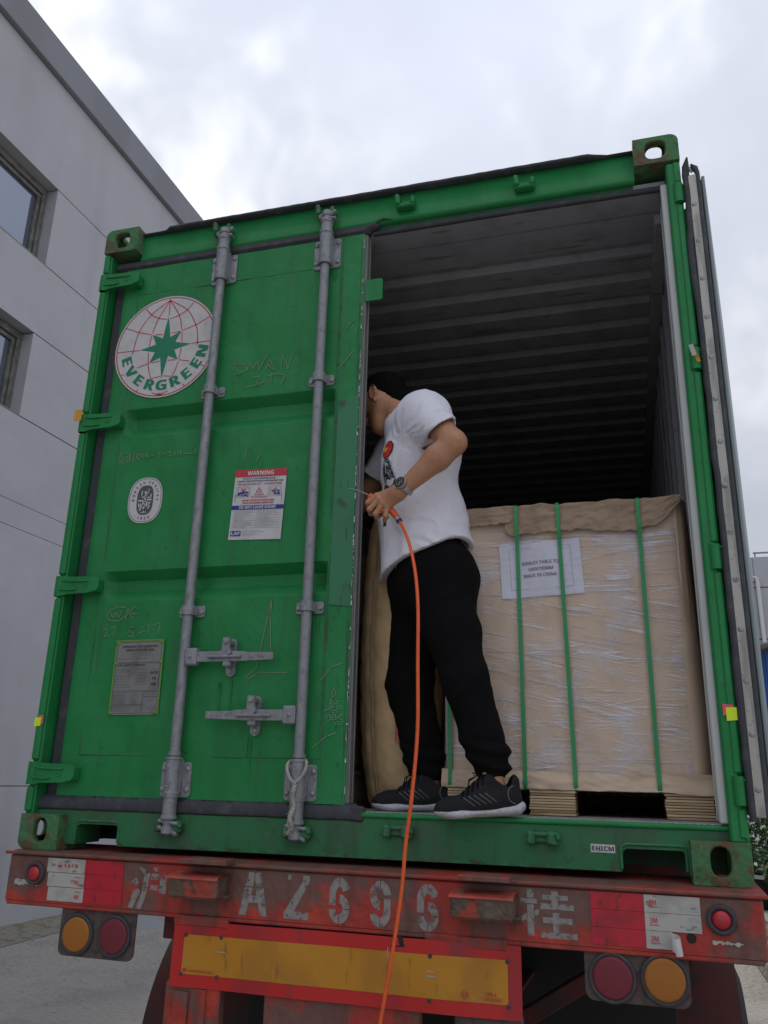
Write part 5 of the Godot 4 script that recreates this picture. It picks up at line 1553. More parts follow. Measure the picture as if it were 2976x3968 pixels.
	ho.prism(circle2(1.033, -0.118, 0.011, 16), 0.0, T(0, 0, Z + 0.0008))
	ho.lathe(Vector3(1.033, -0.118, Z + 0.0004), Vector3.BACK, [[0.011, 0.0], [0.0115, 0.0009], [0.0125, 0.0]], 16)
	obj("drilled_hole", ho, M.black, t)
	# small round marker lamps
	var lens := mat(Color(0.42, 0.02, 0.03), 0.25)
	for q in [[-1.083, -0.070], [1.112, -0.068]]:
		var rg := MB.new()
		rg.lathe(Vector3(q[0], q[1], Z), Vector3.BACK, [[0.038, 0.0], [0.038, 0.009], [0.034, 0.014], [0.028, 0.013], [0.024, 0.005]], 28, true)
		var rn := obj("marker_lamp", rg, M.rubber, t)
		var ln := MB.new()
		ln.lathe(Vector3(q[0], q[1], Z + 0.004), Vector3.BACK, [[0.0245, 0.0], [0.0235, 0.006], [0.019, 0.011], [0.010, 0.014], [0.0, 0.015]], 24, true)
		obj("lens", ln, lens, rn)
	# tail lamp plates
	var amber := mat(Color(0.36, 0.125, 0.010), 0.5)
	var redl := mat(Color(0.17, 0.014, 0.026), 0.5)
	bumpy(amber, 0.2, 110, 0.25); bumpy(redl, 0.2, 111, 0.25)
	for q in [[-0.966, -0.676, -0.3145, -0.150, [[-0.894, -0.247, amber], [-0.751, -0.243, redl]]], [0.749, 1.021, -0.291, -0.150, [[0.823, -0.231, redl], [0.958, -0.2245, amber]]]]:
		var pm := MB.new()
		pm.prism(round_rect(q[0], q[2], q[1], q[3], 0.025, 5), 0.006, T(0, 0, -0.022), 0.001)
		var pn := obj("lamp_plate", pm, M.lampplate, t)
		for l in q[4]:
			var rg := MB.new()
			rg.lathe(Vector3(l[0], l[1], -0.022), Vector3.BACK, [[0.0625, 0.0], [0.0635, 0.008], [0.061, 0.012], [0.056, 0.012], [0.0515, 0.008]], 40, true)
			obj("lamp_ring", rg, M.rubber, pn)
			var ln := MB.new()
			ln.lathe(Vector3(l[0], l[1], -0.014), Vector3.BACK, [[0.0525, 0.002], [0.051, 0.005], [0.045, 0.0062], [0.0, 0.0066]], 40, true)
			obj("lens", ln, l[2], pn)
	# rear marker board
	var bz := 0.0
	var by := func(x: float, y: float) -> float: return y + 0.0066 * (x + 0.52)      # it hangs a little lower at its left end
	var bd := MB.new()
	var bent := func(x: float, y: float) -> float: return 0.004 * sin(x * 6.0) + 0.003 * sin(x * 13.0 + y * 9.0)
	bd.sheet(steps(-0.521, 0.579, 60), steps(-0.3635, -0.1775, 10), func(x: float, y: float): return Vector3(x, by.call(x, y), bent.call(x, y)))
	bd.sheet(steps(0.579, -0.521, 60), steps(-0.3635, -0.1775, 10), func(x: float, y: float): return Vector3(x, by.call(x, y), bent.call(x, y) - 0.004))
	var bred := worn(mottled(Color(0.50, 0.014, 0.012), [[Color(0.33, 0.02, 0.025), 0.012, 0.45, 0.8, 0.8, 104, 1, 2], [Color(0.20, 0.04, 0.05), 0.03, 0.66, 0.9, 0.6, 105, 1, 4]], 256), 0.4, 0.0, 1.2)
	var byel := worn(mottled(Color(0.50, 0.215, 0.010), [[Color(0.40, 0.17, 0.014), 0.012, 0.35, 0.7, 0.8, 106, 1, 2], [Color(0.47, 0.22, 0.01), 0.03, 0.68, 0.8, 0.6, 107], [Color(0.17, 0.09, 0.03), 0.06, 0.76, 0.92, 0.5, 108, 1, 4]], 384), 0.42, 0.0, 1.0)
	var bn := obj("marker_board", bd, bred, t)
	bn.set_meta("label", "bent red bordered reflective board hung below the rear beam")
	var ye := MB.new()
	ye.sheet(steps(-0.483, 0.541, 60), steps(-0.3265, -0.2155, 8), func(x: float, y: float): return Vector3(x, by.call(x, y), bent.call(x, y) + 0.0012))
	obj("yellow_field", ye, byel, bn)
	for q in [[-0.478, -0.217], [-0.353, -0.217], [-0.483, -0.327], [-0.36, -0.328], [0.32, -0.219], [0.541, -0.219], [0.318, -0.332], [0.542, -0.330]]:
		var rv := MB.new()
		rv.lathe(Vector3(q[0], by.call(q[0], q[1]), bent.call(q[0], q[1])), Vector3.BACK, [[0.0062, 0.0], [0.0062, 0.003], [0.004, 0.005], [0.003, 0.003], [0.0, 0.003]], 14)
		obj("rivet", rv, M.lampplate, bn)
	var pt := MB.new()
	hanzi(pt, Vector3(-0.457, by.call(-0.45, -0.316), bent.call(-0.45, -0.31) + 0.003), 0.008, 10, 21)
	pt.prism(circle2(-0.471, -0.314, 0.006, 12), 0.0, T(0, 0, 0.003))
	letters(pt, "CWB 4", 0.008, T(0.492, -0.297, bent.call(0.49, -0.3) + 0.0028), false)
	letters(pt, "QC12874JC8331", 0.0072, T(0.493, -0.309, bent.call(0.49, -0.3) + 0.0028), false, "Droid Sans", 0.95)
	var rc := PackedVector3Array()
	for i in 17: rc.append(Vector3(0.42 + cos(TAU * i / 16) * 0.011, -0.303 + sin(TAU * i / 16) * 0.008, bent.call(0.42, -0.3) + 0.003))
	pt.ribbon(rc, 0.0012, Vector3.BACK)
	hanzi(pt, Vector3(0.416, -0.303, bent.call(0.42, -0.3) + 0.003), 0.008, 2, 2)
	obj("board_print", pt, M.inkred, bn)
	var tear := MB.new()
	tear.prism(V2([0.222, -0.168, 0.237, -0.168, 0.243, -0.196, 0.229, -0.196]), 0.0, T(0, 0, 0.0075))
	tear.prism(V2([0.200, -0.198, 0.245, -0.196, 0.243, -0.193, 0.2, -0.194]), 0.0, T(0, 0, 0.0078))
	obj("tear", tear, M.black, bn)
	var curl := MB.new()
	curl.prism(V2([0.196, -0.199, 0.205, -0.197, 0.192, -0.236]), 0.0008, Transform3D(Basis(Vector3.UP, 0.5), Vector3(0.02, 0, 0.10)))
	curl.prism(V2([0.31, -0.2545, 0.335, -0.254, 0.333, -0.2505, 0.312, -0.251]), 0.0005, T(0, 0, 0.0085))
	curl.prism(V2([0.309, -0.267, 0.338, -0.2665, 0.336, -0.263, 0.31, -0.2635]), 0.0005, T(0, 0, 0.0085))
	curl.prism(V2([-0.362, -0.2555, -0.328, -0.257, -0.331, -0.2535, -0.358, -0.2525]), 0.0005, T(0, 0, 0.0085))
	obj("bare_metal_scratch", curl, M.alu, bn)
	# brackets and panels below the board
	for q in [[-0.445, 0.19, "red"], [0.042, 0.485, "red"], [0.481, 0.19, "old"]]:
		var m := MB.new()
		m.box(Vector3(q[0], -0.56, -0.03), Vector3(q[1], 0.42, 0.04), 0.005)
		if q[0] < -0.4:
			m.box(Vector3(q[0] - 0.035, -0.575, -0.008), Vector3(0.052, 0.40, 0.012), 0.002)
			m.box(Vector3(q[0] + 0.027, -0.565, -0.006), Vector3(0.05, 0.40, 0.012), 0.002)
		obj("bumper_panel", m, M.red if q[2] == "red" else M.lampplate, t)
	for q in [[-0.43, 0.19, -0.175], [0.42, 0.24, -0.172]]:
		var bm := MB.new()
		bm.box(Vector3(q[0], q[2], -0.02), Vector3(q[1], 0.03, 0.04), 0.003)
		obj("hanger", bm, M.red, t)
	for q in [[0.16, 1.64]]:
		var bm := MB.new()
		bm.box(Vector3(q[0], -0.60, -0.88), Vector3(q[1], 0.86, 0.03), 0.004)
		obj("added_dark_backing", bm, M.black, t)  # added black sheet that keeps the space under the trailer dark
	# chassis rails, cross members, axle and wheels
	for s in [-1.0, 1.0]:
		var r := MB.new()
		r.box(Vector3(s * 0.42, -0.03, -3.3), Vector3(0.14, 0.016, 6.2), 0.002)
		r.box(Vector3(s * 0.42, -0.40, -3.3), Vector3(0.14, 0.016, 6.2), 0.002)
		r.box(Vector3(s * 0.42, -0.215, -3.3), Vector3(0.012, 0.354, 6.2))
		obj("chassis_rail", r, M.reddark, t)
	for k in 6:
		var r := MB.new()
		r.box(Vector3(0, -0.12, -0.6 - k * 1.0), Vector3(2.3, 0.14, 0.08), 0.004)
		obj("cross_member", r, M.reddark, t)
	for q in [[Vector3(0.74, -0.30, -0.35), Vector3(0.62, 0.05, 0.05), 0.55], [Vector3(-0.585, -0.20, -0.12), Vector3(0.06, 0.10, 0.06), 0.0], [Vector3(1.0, -0.19, -0.18), Vector3(0.07, 0.05, 0.06), 0.0]]:
		var br := MB.new()
		br.box(q[0], q[1], 0.004, Basis(Vector3.BACK, q[2]))
		obj("brace", br, M.reddark, t)
	for s in [-1.0, 1.0]:
		var mg := MB.new()
		for side in [0.0, 0.02]:
			mg.sheet(steps(0.62, 1.2, 10), steps(-20, 120, 24), func(x: float, a: float):
				var rr: float = 0.66 - side
				return Vector3(s * x * 1.0, -0.93 + sin(deg_to_rad(a)) * rr, -1.60 + cos(deg_to_rad(a)) * rr))
		for k in 24:
			var a0 := deg_to_rad(-20 + k * 140.0 / 24); var a1 := deg_to_rad(-20 + (k + 1) * 140.0 / 24)
			mg.quad(Vector3(s * 1.2, -0.93 + sin(a0) * 0.66, -1.60 + cos(a0) * 0.66), Vector3(s * 1.2, -0.93 + sin(a1) * 0.66, -1.60 + cos(a1) * 0.66), Vector3(s * 1.2, -0.93 + sin(a1) * 0.60, -1.60 + cos(a1) * 0.60), Vector3(s * 1.2, -0.93 + sin(a0) * 0.60, -1.60 + cos(a0) * 0.60))
		mg.box(Vector3(s * 0.91, -1.19, -0.985), Vector3(0.6, 0.10, 0.025), 0.004)
		obj("mudguard", mg, M.reddark, t)
		for k in 2:
			for zc in [-1.60, -2.95]:
				var x: float = s * (0.80 + k * 0.30)
				var ty := MB.new()
				ty.lathe(Vector3(x, -0.93, zc), Vector3.RIGHT, [[0.28, -0.13], [0.44, -0.135], [0.505, -0.11], [0.52, -0.08], [0.52, 0.08], [0.505, 0.11], [0.44, 0.135], [0.28, 0.13], [0.28, -0.13]], 40)
				var wn := obj("wheel", ty, M.tyre, t)
				var rm := MB.new()
				rm.lathe(Vector3(x, -0.93, zc), Vector3(s, 0, 0), [[0.28, -0.12], [0.28, 0.10], [0.24, 0.10], [0.22, 0.02], [0.10, 0.04], [0.10, 0.12], [0.0, 0.12]], 32)
				obj("rim", rm, M.galv, wn)
	for zc in [-1.60, -2.95]:
		var ax := MB.new()
		ax.rod(Vector3(-1.0, -0.93, zc), Vector3(1.0, -0.93, zc), 0.075, 16)
		ax.box(Vector3(-0.42, -0.62, zc), Vector3(0.12, 0.42, 0.3), 0.01)
		ax.box(Vector3(0.42, -0.62, zc), Vector3(0.12, 0.42, 0.3), 0.01)
		obj("axle", ax, M.black, t)
# ---------------------------------------------------------------- the load
func build_load() -> void:
	var nz := FastNoiseLite.new()
	nz.seed = 21; nz.frequency = 1.0; nz.fractal_octaves = 3
	var kraft := worn(mottled(Color(0.59, 0.45, 0.325), [[Color(0.52, 0.39, 0.275), 0.012, 0.4, 0.8, 0.7, 120], [Color(0.61, 0.47, 0.34), 0.03, 0.6, 0.9, 0.5, 121]], 256), 0.75, 0.0, 1.3)
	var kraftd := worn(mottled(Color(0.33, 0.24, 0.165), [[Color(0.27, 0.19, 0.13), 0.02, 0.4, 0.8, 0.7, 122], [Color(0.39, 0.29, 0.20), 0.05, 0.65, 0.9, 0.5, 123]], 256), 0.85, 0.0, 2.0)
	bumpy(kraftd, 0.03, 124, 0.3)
	var t := thing("wrapped_pallet_load", "kraft and film wrapped pallet load bound with green straps, bearing a white paper label", "pallet load", Vector3(0, 0, 0))
	# pallet: three blocks of stacked plies, and a deck
	var ply := []
	for k in 4: ply.append(worn(mottled(Color(0.58, 0.44, 0.27).lerp(Color(0.28, 0.18, 0.09), k / 3.2), [[Color(0.28, 0.17, 0.08), 0.03, 0.5, 0.85, 0.7, 130 + k, 8, 1], [Color(0.62, 0.50, 0.32), 0.05, 0.6, 0.9, 0.6, 134 + k, 8, 1]], 128), 0.8, 0.0, 2.5))
	var rng := RandomNumberGenerator.new()
	rng.seed = 12
	for x in [[0.305, 0.42], [0.579, 0.726], [1.005, 1.150]]:
		var base := MB.new()
		base.box(Vector3((x[0] + x[1]) / 2, 0.2045, -0.62), Vector3(x[1] - x[0] - 0.01, 0.078, 0.8))
		var bn := obj("pallet_block", base, M.floorwood, t)
		var y := 0.165
		for k in 9:
			var h := 0.0087
			var o := MB.new()
			o.box(Vector3((x[0] + x[1]) / 2 + rng.randf_range(-0.002, 0.002), y + h / 2, -0.26 + rng.randf_range(-0.0025, 0.0025)), Vector3(x[1] - x[0] + rng.randf_range(-0.004, 0.002), h - rng.randf_range(0.0010, 0.0026), 0.12), 0.0008)
			obj("ply", o, ply[[0, 1, 0, 2, 0, 1, 3, 0, 1][(k + int(x[0] * 10)) % 9]], bn)
			y += h
	var deck := MB.new()
	deck.box(Vector3(0.725, 0.2485, -0.68), Vector3(0.85, 0.009, 0.96), 0.001)
	obj("pallet_deck", deck, ply[0], t)
	var core := MB.new()
	core.box(Vector3(0.713, 0.742, -0.69), Vector3(0.835, 0.975, 0.955), 0.02)
	obj("carton", core, kraft, t)
	# kraft wrap on the front, pressed by the straps
	var strap_x := [0.308, 0.563, 0.716, 0.986]
	var front := func(x: float, y: float) -> float:
		var z := -0.206 + 0.010 * nz.get_noise_2d(x * 2.1, y * 1.7) + 0.003 * nz.get_noise_2d(x * 7.0, y * 5.0 + 9.0)
		for s in strap_x: z -= 0.006 * exp(-pow((x - s) / 0.03, 2))
		z -= 0.05 * pow(clampf((x - 1.085) / 0.05, 0, 1), 2) + 0.05 * pow(clampf((0.33 - x) / 0.05, 0, 1), 2)
		return z
	var fr := MB.new()
	fr.sheet(steps(0.285, 1.136, 70), steps(0.268, 1.225, 80), func(x: float, y: float): return Vector3(x + 0.022 * smoothstep(1.2, 0.3, y) * smoothstep(0.9, 1.13, x), y, front.call(x, y)))
	obj("kraft_wrap", fr, kraft, t)
	var edge := MB.new()
	edge.sheet(steps(0, 1, 6), steps(0.255, 1.225, 40), func(u: float, y: float):
		var x := 1.128 + 0.022 * smoothstep(1.2, 0.3, y)
		return Vector3(x + 0.022 * u + 0.002 * nz.get_noise_1d(y * 6.0), y, -0.222 - 0.055 * u * u - 0.003 * nz.get_noise_1d(y * 5.0 + 3.0)))
	obj("shade_toned_edge", edge, worn(mottled(Color(0.20, 0.135, 0.09), [[Color(0.15, 0.10, 0.065), 0.02, 0.4, 0.8, 0.7, 142]], 128), 0.8), t)  # dark brown stands for the weaker light on the turned edge
	var skirt := MB.new()
	skirt.sheet(steps(0.285, 1.160, 90), steps(0, 1, 12), func(x: float, w: float):
		var bot := 0.2465 - 0.008 * smoothstep(0.95, 1.15, x) + 0.004 * nz.get_noise_1d(x * 12.0)
		var y := lerpf(bot, 0.302 + 0.008 * nz.get_noise_1d(x * 3.0 + 4.0), w)
		var z := -0.196 + 0.012 * nz.get_noise_2d(x * 5.0, w * 0.8) + 0.006 * (1 - w)
		for s in strap_x: z -= 0.007 * exp(-pow((x - s) / 0.02, 2))
		return Vector3(x, y, z))
	obj("kraft_skirt", skirt, kraft, t)
	# torn cap paper folded down from the top
	for q in [[0.29, 0.535, 1.158, 31], [0.520, 1.128, 1.118, 32]]:
		var cap := MB.new()
		cap.sheet(steps(q[0], q[1], int((q[1] - q[0]) * 130)), steps(0, 1, 30), func(x: float, w: float):
			var drop: float = q[2] + 0.016 * nz.get_noise_1d(x * 5.0 + q[3]) + 0.006 * nz.get_noise_1d(x * 23.0 + q[3]) + 0.003 * nz.get_noise_1d(x * 90.0)
			if q[3] == 32: drop += 0.09 * pow(clampf((x - 1.03) / 0.1, 0, 1), 1.3) + 0.02 * clampf((0.535 - x) / 0.015, 0, 1)
			var z := -0.194 + 0.006 * nz.get_noise_2d(x * 4.0, w * 0.8 + q[3]) + 0.012 * absf(nz.get_noise_2d(x * 5.0 + 7.0 + w * 1.5, w * 1.4 - x * 2.0)) + (0.003 if q[3] == 31 else 0.006)
			for s in strap_x: z -= (0.008 * exp(-pow((x - s) / 0.012, 2)) + 0.007 * exp(-pow((x - s) / 0.04, 2))) * (1.0 - 0.7 * w)
			if w < 0.25:                       # over the top edge
				var a := w / 0.25
				return Vector3(x, 1.232 + 0.014 * sin(a * PI / 2 + PI / 2) + 0.006 * nz.get_noise_1d(x * 9.0 + 2.0) - 0.004, lerpf(-0.34, z, a))
			var b := (w - 0.25) / 0.75
			return Vector3(x + 0.004 * nz.get_noise_2d(x * 30.0, b * 4.0), lerpf(1.228 + 0.006 * nz.get_noise_1d(x * 9.0 + 2.0), drop, b), z + 0.012 * b * b * maxf(0.0, nz.get_noise_1d(x * 4.0))))
		obj("cap_paper", cap, kraftd, t)
	# stretch film: a skin with pale glints and haze painted in, and its strands
	var im := Image.create_empty(1024, 1024, false, Image.FORMAT_RGBA8)
	im.fill(Color(0.86, 0.86, 0.90, 0.10))
	var cl := noise_bytes(1024, 0.006, 140, 1, 1)
	var hz := noise_bytes(1024, 0.004, 141)
	for i in 1024 * 1024:
		var a := 0.06 + 0.30 * smoothstep(0.45, 0.8, hz[i] / 255.0)
		im.set_pixel(i & 1023, i >> 10, Color(0.86, 0.86, 0.90, a))
	for k in 520:
		var band := rng.randf()
		var y := rng.randi_range(0, 1023)
		var slope := 0.02
		if y > 350 and y < 560: slope = 0.20 if rng.randf() < 0.8 else 0.03
		elif y < 300: slope = -0.06 if rng.randf() < 0.6 else 0.03
		elif rng.randf() < 0.45: slope = 0.24
		elif rng.randf() < 0.2: slope = -0.16
		slope += rng.randf_range(-0.02, 0.02)
		var x0 := rng.randi_range(-100, 1000)
		var ln := int(rng.randf_range(60, 420))
		var wd := rng.randi_range(2, 5)
		var al := rng.randf_range(0.15, 0.65)
		for i in ln:
			var x := x0 + i
			if x < 0 or x > 1023: continue
			var yy := int(y + slope * i)
			var fade := sin(PI * i / ln)
			for d in wd:
				if yy + d < 0 or yy + d > 1023: continue
				var c := im.get_pixel(x, yy + d)
				var a := al * fade * (0.12 + 1.3 * smoothstep(0.3, 0.7, cl[((yy + d) << 10) + x] / 255.0))
				im.set_pixel(x, yy + d, Color(0.88, 0.88, 0.91, minf(0.75, c.a + a)))
	var film := StandardMaterial3D.new()
	film.albedo_texture = ImageTexture.create_from_image(im)
	film.transparency = BaseMaterial3D.TRANSPARENCY_ALPHA
	film.roughness = 0.2
	var fm := MB.new()
	var fu := steps(0, 1, 90)
	fm.sheet(fu, steps(1, 0, 100), func(u: float, w: float):
		var x := lerpf(0.287, 1.128, u); var y := lerpf(1.20, 0.285, w)
		x += 0.022 * smoothstep(1.2, 0.3, y) * smoothstep(0.9, 1.13, x)
		return Vector3(x, y, front.call(minf(x, 1.136), y) + 0.003 + 0.0016 * sin(y * 420.0 + x * 30.0 + 6.0 * nz.get_noise_2d(x * 3.0, y * 3.0)) * smoothstep(-0.2, 0.4, nz.get_noise_2d(x * 2.0 + 5.0, y * 2.6))))
	obj("stretch_film", fm, film, t)
	var strand := mat(Color(0.78, 0.78, 0.80), 0.25)
	strand.albedo_color.a = 0.55
	strand.transparency = BaseMaterial3D.TRANSPARENCY_ALPHA
	var sm := MB.new()
	for k in 130:
		var zone := rng.randi_range(0, 4)
		var y: float = [rng.randf_range(1.02, 1.13), rng.randf_range(0.90, 1.12), rng.randf_range(0.72, 0.92), rng.randf_range(0.45, 0.72), rng.randf_range(0.30, 0.42)][zone]
		var sl: float = [0.05, -0.04, -0.22, [0.0, -0.26, -0.05][k % 3], 0.0][zone] + rng.randf_range(-0.03, 0.03)
		var x := rng.randf_range(0.30, 1.08)
		var l := rng.randf_range(0.04, 0.24)
		var p := PackedVector3Array(); var rr := []
		for i in 7:
			var f := i / 6.0
			var xx := minf(x + l * f, 1.13); var yy := clampf(y + sl * l * f, 0.285, 1.19)
			p.append(Vector3(xx, yy, front.call(xx, yy) + 0.0045))
			rr.append(0.0011 * sin(PI * (0.08 + 0.84 * f)))
		if p[6].x - p[0].x > 0.02: sm.tube(p, rr, 5, false)
	var sn := obj("film_strands", sm, strand, t)
	sn.set_meta("kind", "stuff")
	# straps
	var sg := mat(Color(0.018, 0.25, 0.075), 0.4)
	for k in 4:
		var b := MB.new()
		var x0: float = [0.302, 0.560, 0.708, 0.985][k]
		var x1: float = [0.315, 0.568, 0.731, 0.990][k]
		b.sheet(steps(-0.0068, 0.0068, 2), steps(0, 1, 60), func(u: float, w: float):
			if w < 0.2: return Vector3(x0 + u, 1.2265 + 0.002 * sin(w / 0.2 * PI), lerpf(-0.60, -0.183, w / 0.2))
			if w > 0.96: return Vector3(x1 + u, 0.2425, lerpf(-0.186, -0.28, (w - 0.96) / 0.04))
			var f := (w - 0.2) / 0.76
			var x := lerpf(x0, x1, f)
			var y := lerpf(1.2265, 0.2425, f)
			return Vector3(x + u, y, lerpf(maxf(front.call(x, y) + 0.008, -0.196) + 0.006 * smoothstep(0.92, 1.0, f), -0.183, smoothstep(1.08, 1.12, y))))
		obj("strap", b, sg, t)
	# the label: a sheet of paper under the straps
	var px := Transform3D(Basis(Vector3.BACK, 0.052), Vector3(0.642, 0.990, 0))
	var pp := MB.new()
	var paper := worn(mottled(Color(0.58, 0.58, 0.66), [[Color(0.52, 0.52, 0.60), 0.02, 0.4, 0.8, 0.6, 150]], 128), 0.6, 0.0, 2.0)
	pp.sheet(steps(-0.143, 0.143, 40), steps(-0.1, 0.1, 28), func(x: float, y: float):
		var p := px * Vector3(x, y, 0)
		return Vector3(p.x, p.y, front.call(p.x, p.y) + 0.0055 + 0.0011 * sin(y * 260.0 + 3.0 * nz.get_noise_2d(x * 8.0, y * 8.0)) * smoothstep(-0.3, 0.5, nz.get_noise_2d(x * 11.0, y * 9.0 + 4.0))))
	var pn := obj("paper_label", pp, paper, t)
	var pk := MB.new()
	pk.xf = Transform3D(px.basis, Vector3(0.642, 0.990, front.call(0.64, 0.99) + 0.0085))
	letters(pk, "BRIKLEY TABLE TOP", 0.0115, T(0.004, 0.023, 0.0), false)
	letters(pk, "500X700MM", 0.0115, T(0.0, 0.0, 0.0), false)
	letters(pk, "MADE IN CHINA", 0.0115, T(-0.004, -0.023, 0.0), false)
	pk.ribbon(PackedVector3Array([Vector3(-0.108, -0.07, 0), Vector3(0.108, -0.07, 0), Vector3(0.108, 0.08, 0), Vector3(-0.108, 0.08, 0), Vector3(-0.108, -0.07, 0)]), 0.0007, Vector3.BACK)
	for i in pk.v.size(): pk.v[i].z = front.call(pk.v[i].x, pk.v[i].y) + 0.0072 + 0.0002 * signf(pk.n[i].z)
	obj("print", pk, mat(Color(0.07, 0.07, 0.085), 0.7), pn)

	# second load, in shadow behind the closed door
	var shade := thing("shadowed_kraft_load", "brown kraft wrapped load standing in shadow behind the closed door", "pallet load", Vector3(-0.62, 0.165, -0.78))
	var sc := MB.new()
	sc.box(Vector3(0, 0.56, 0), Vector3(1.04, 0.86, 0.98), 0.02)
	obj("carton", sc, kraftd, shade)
	var sp := MB.new()
	for x in [-0.45, 0.0, 0.45]: sp.box(Vector3(x, 0.055, 0), Vector3(0.14, 0.11, 0.9), 0.003)
	sp.box(Vector3(0, 0.12, 0), Vector3(1.06, 0.018, 1.0), 0.002)
	obj("pallet", sp, ply[1], shade)

	# inflated kraft bag wedged between the two loads
	var bagm := worn(mottled(Color(0.52, 0.36, 0.19), [[Color(0.45, 0.305, 0.155), 0.015, 0.4, 0.8, 0.7, 152], [Color(0.56, 0.39, 0.20), 0.04, 0.65, 0.9, 0.5, 153]], 256), 0.8, 0.0, 1.5)
	bumpy(bagm, 0.02, 154, 0.2)
	var b := thing("dunnage_bag", "puffed brown paper dunnage bag standing between the loads behind the legs", "paper bag", Vector3(0.105, 0.165, -0.34))
	var bm := MB.new()
	var bag := func(a: float, y: float) -> Vector3:
		var h := clampf(y / 1.10, 0, 1)
		var w := 0.155 * pow(maxf(sin(PI * clampf(h * 0.96 + 0.02, 0, 1)), 0.0), 0.13)
		var dpt := 0.13 * pow(maxf(sin(PI * clampf(h * 0.94 + 0.03, 0, 1)), 0.0), 0.4)
		var cr := 0.007 * nz.get_noise_3d(cos(a) * 2.0, y * 9.0, sin(a) * 2.0) + 0.003 * nz.get_noise_3d(cos(a) * 4.0 + 5.0, y * 22.0, sin(a) * 4.0)
		var seam := 1.0 - 0.06 * exp(-pow((wrapf(a - 2.2, -PI, PI)) / 0.10, 2))
		var lean := -0.012 * h
		return Vector3((w + cr) * cos(a) * seam + lean, y, (dpt + cr) * sin(a) * seam)
	bm.sheet(steps(0, TAU, 72), steps(0.0, 1.10, 90), bag)
	obj("bag", bm, bagm, b)
	var fm2 := MB.new()
	var sl := PackedVector3Array()
	for k in 50: sl.append(bag.call(2.2, 0.02 + 1.04 * k / 49.0) * Vector3(1.0, 1.0, 1.0) + Vector3(-0.001, 0, 0.003))
	fm2.tube(sl, [0.004], 6)
	obj("seam", fm2, kraftd, b)
	var pr := MB.new(); var pr2 := MB.new()
	for q in [[0.0, 0.0, 0.045, 0.0], [0.0, 0.06, 0.045, 0.06], [0.0, 0.0, 0.0, 0.06], [0.045, 0.0, 0.045, 0.06], [0.008, 0.008, 0.04, 0.05], [0.008, 0.05, 0.04, 0.008], [0.008, -0.004, 0.045, -0.004]]:
		pr.ribbon(PackedVector3Array([Vector3(0.012 + q[0], 0.225 + q[1], 0.133), Vector3(0.012 + q[2], 0.225 + q[3], 0.133)]), 0.002, Vector3.BACK)
	pr2.prism(V2([0.014, 0.23, 0.02, 0.23, 0.02, 0.27, 0.014, 0.27]), 0.0, T(0, 0, 0.1335))
	var prn := obj("printed_symbol", pr, M.ink, b)
	obj("red_bar", pr2, M.inkred, prn)

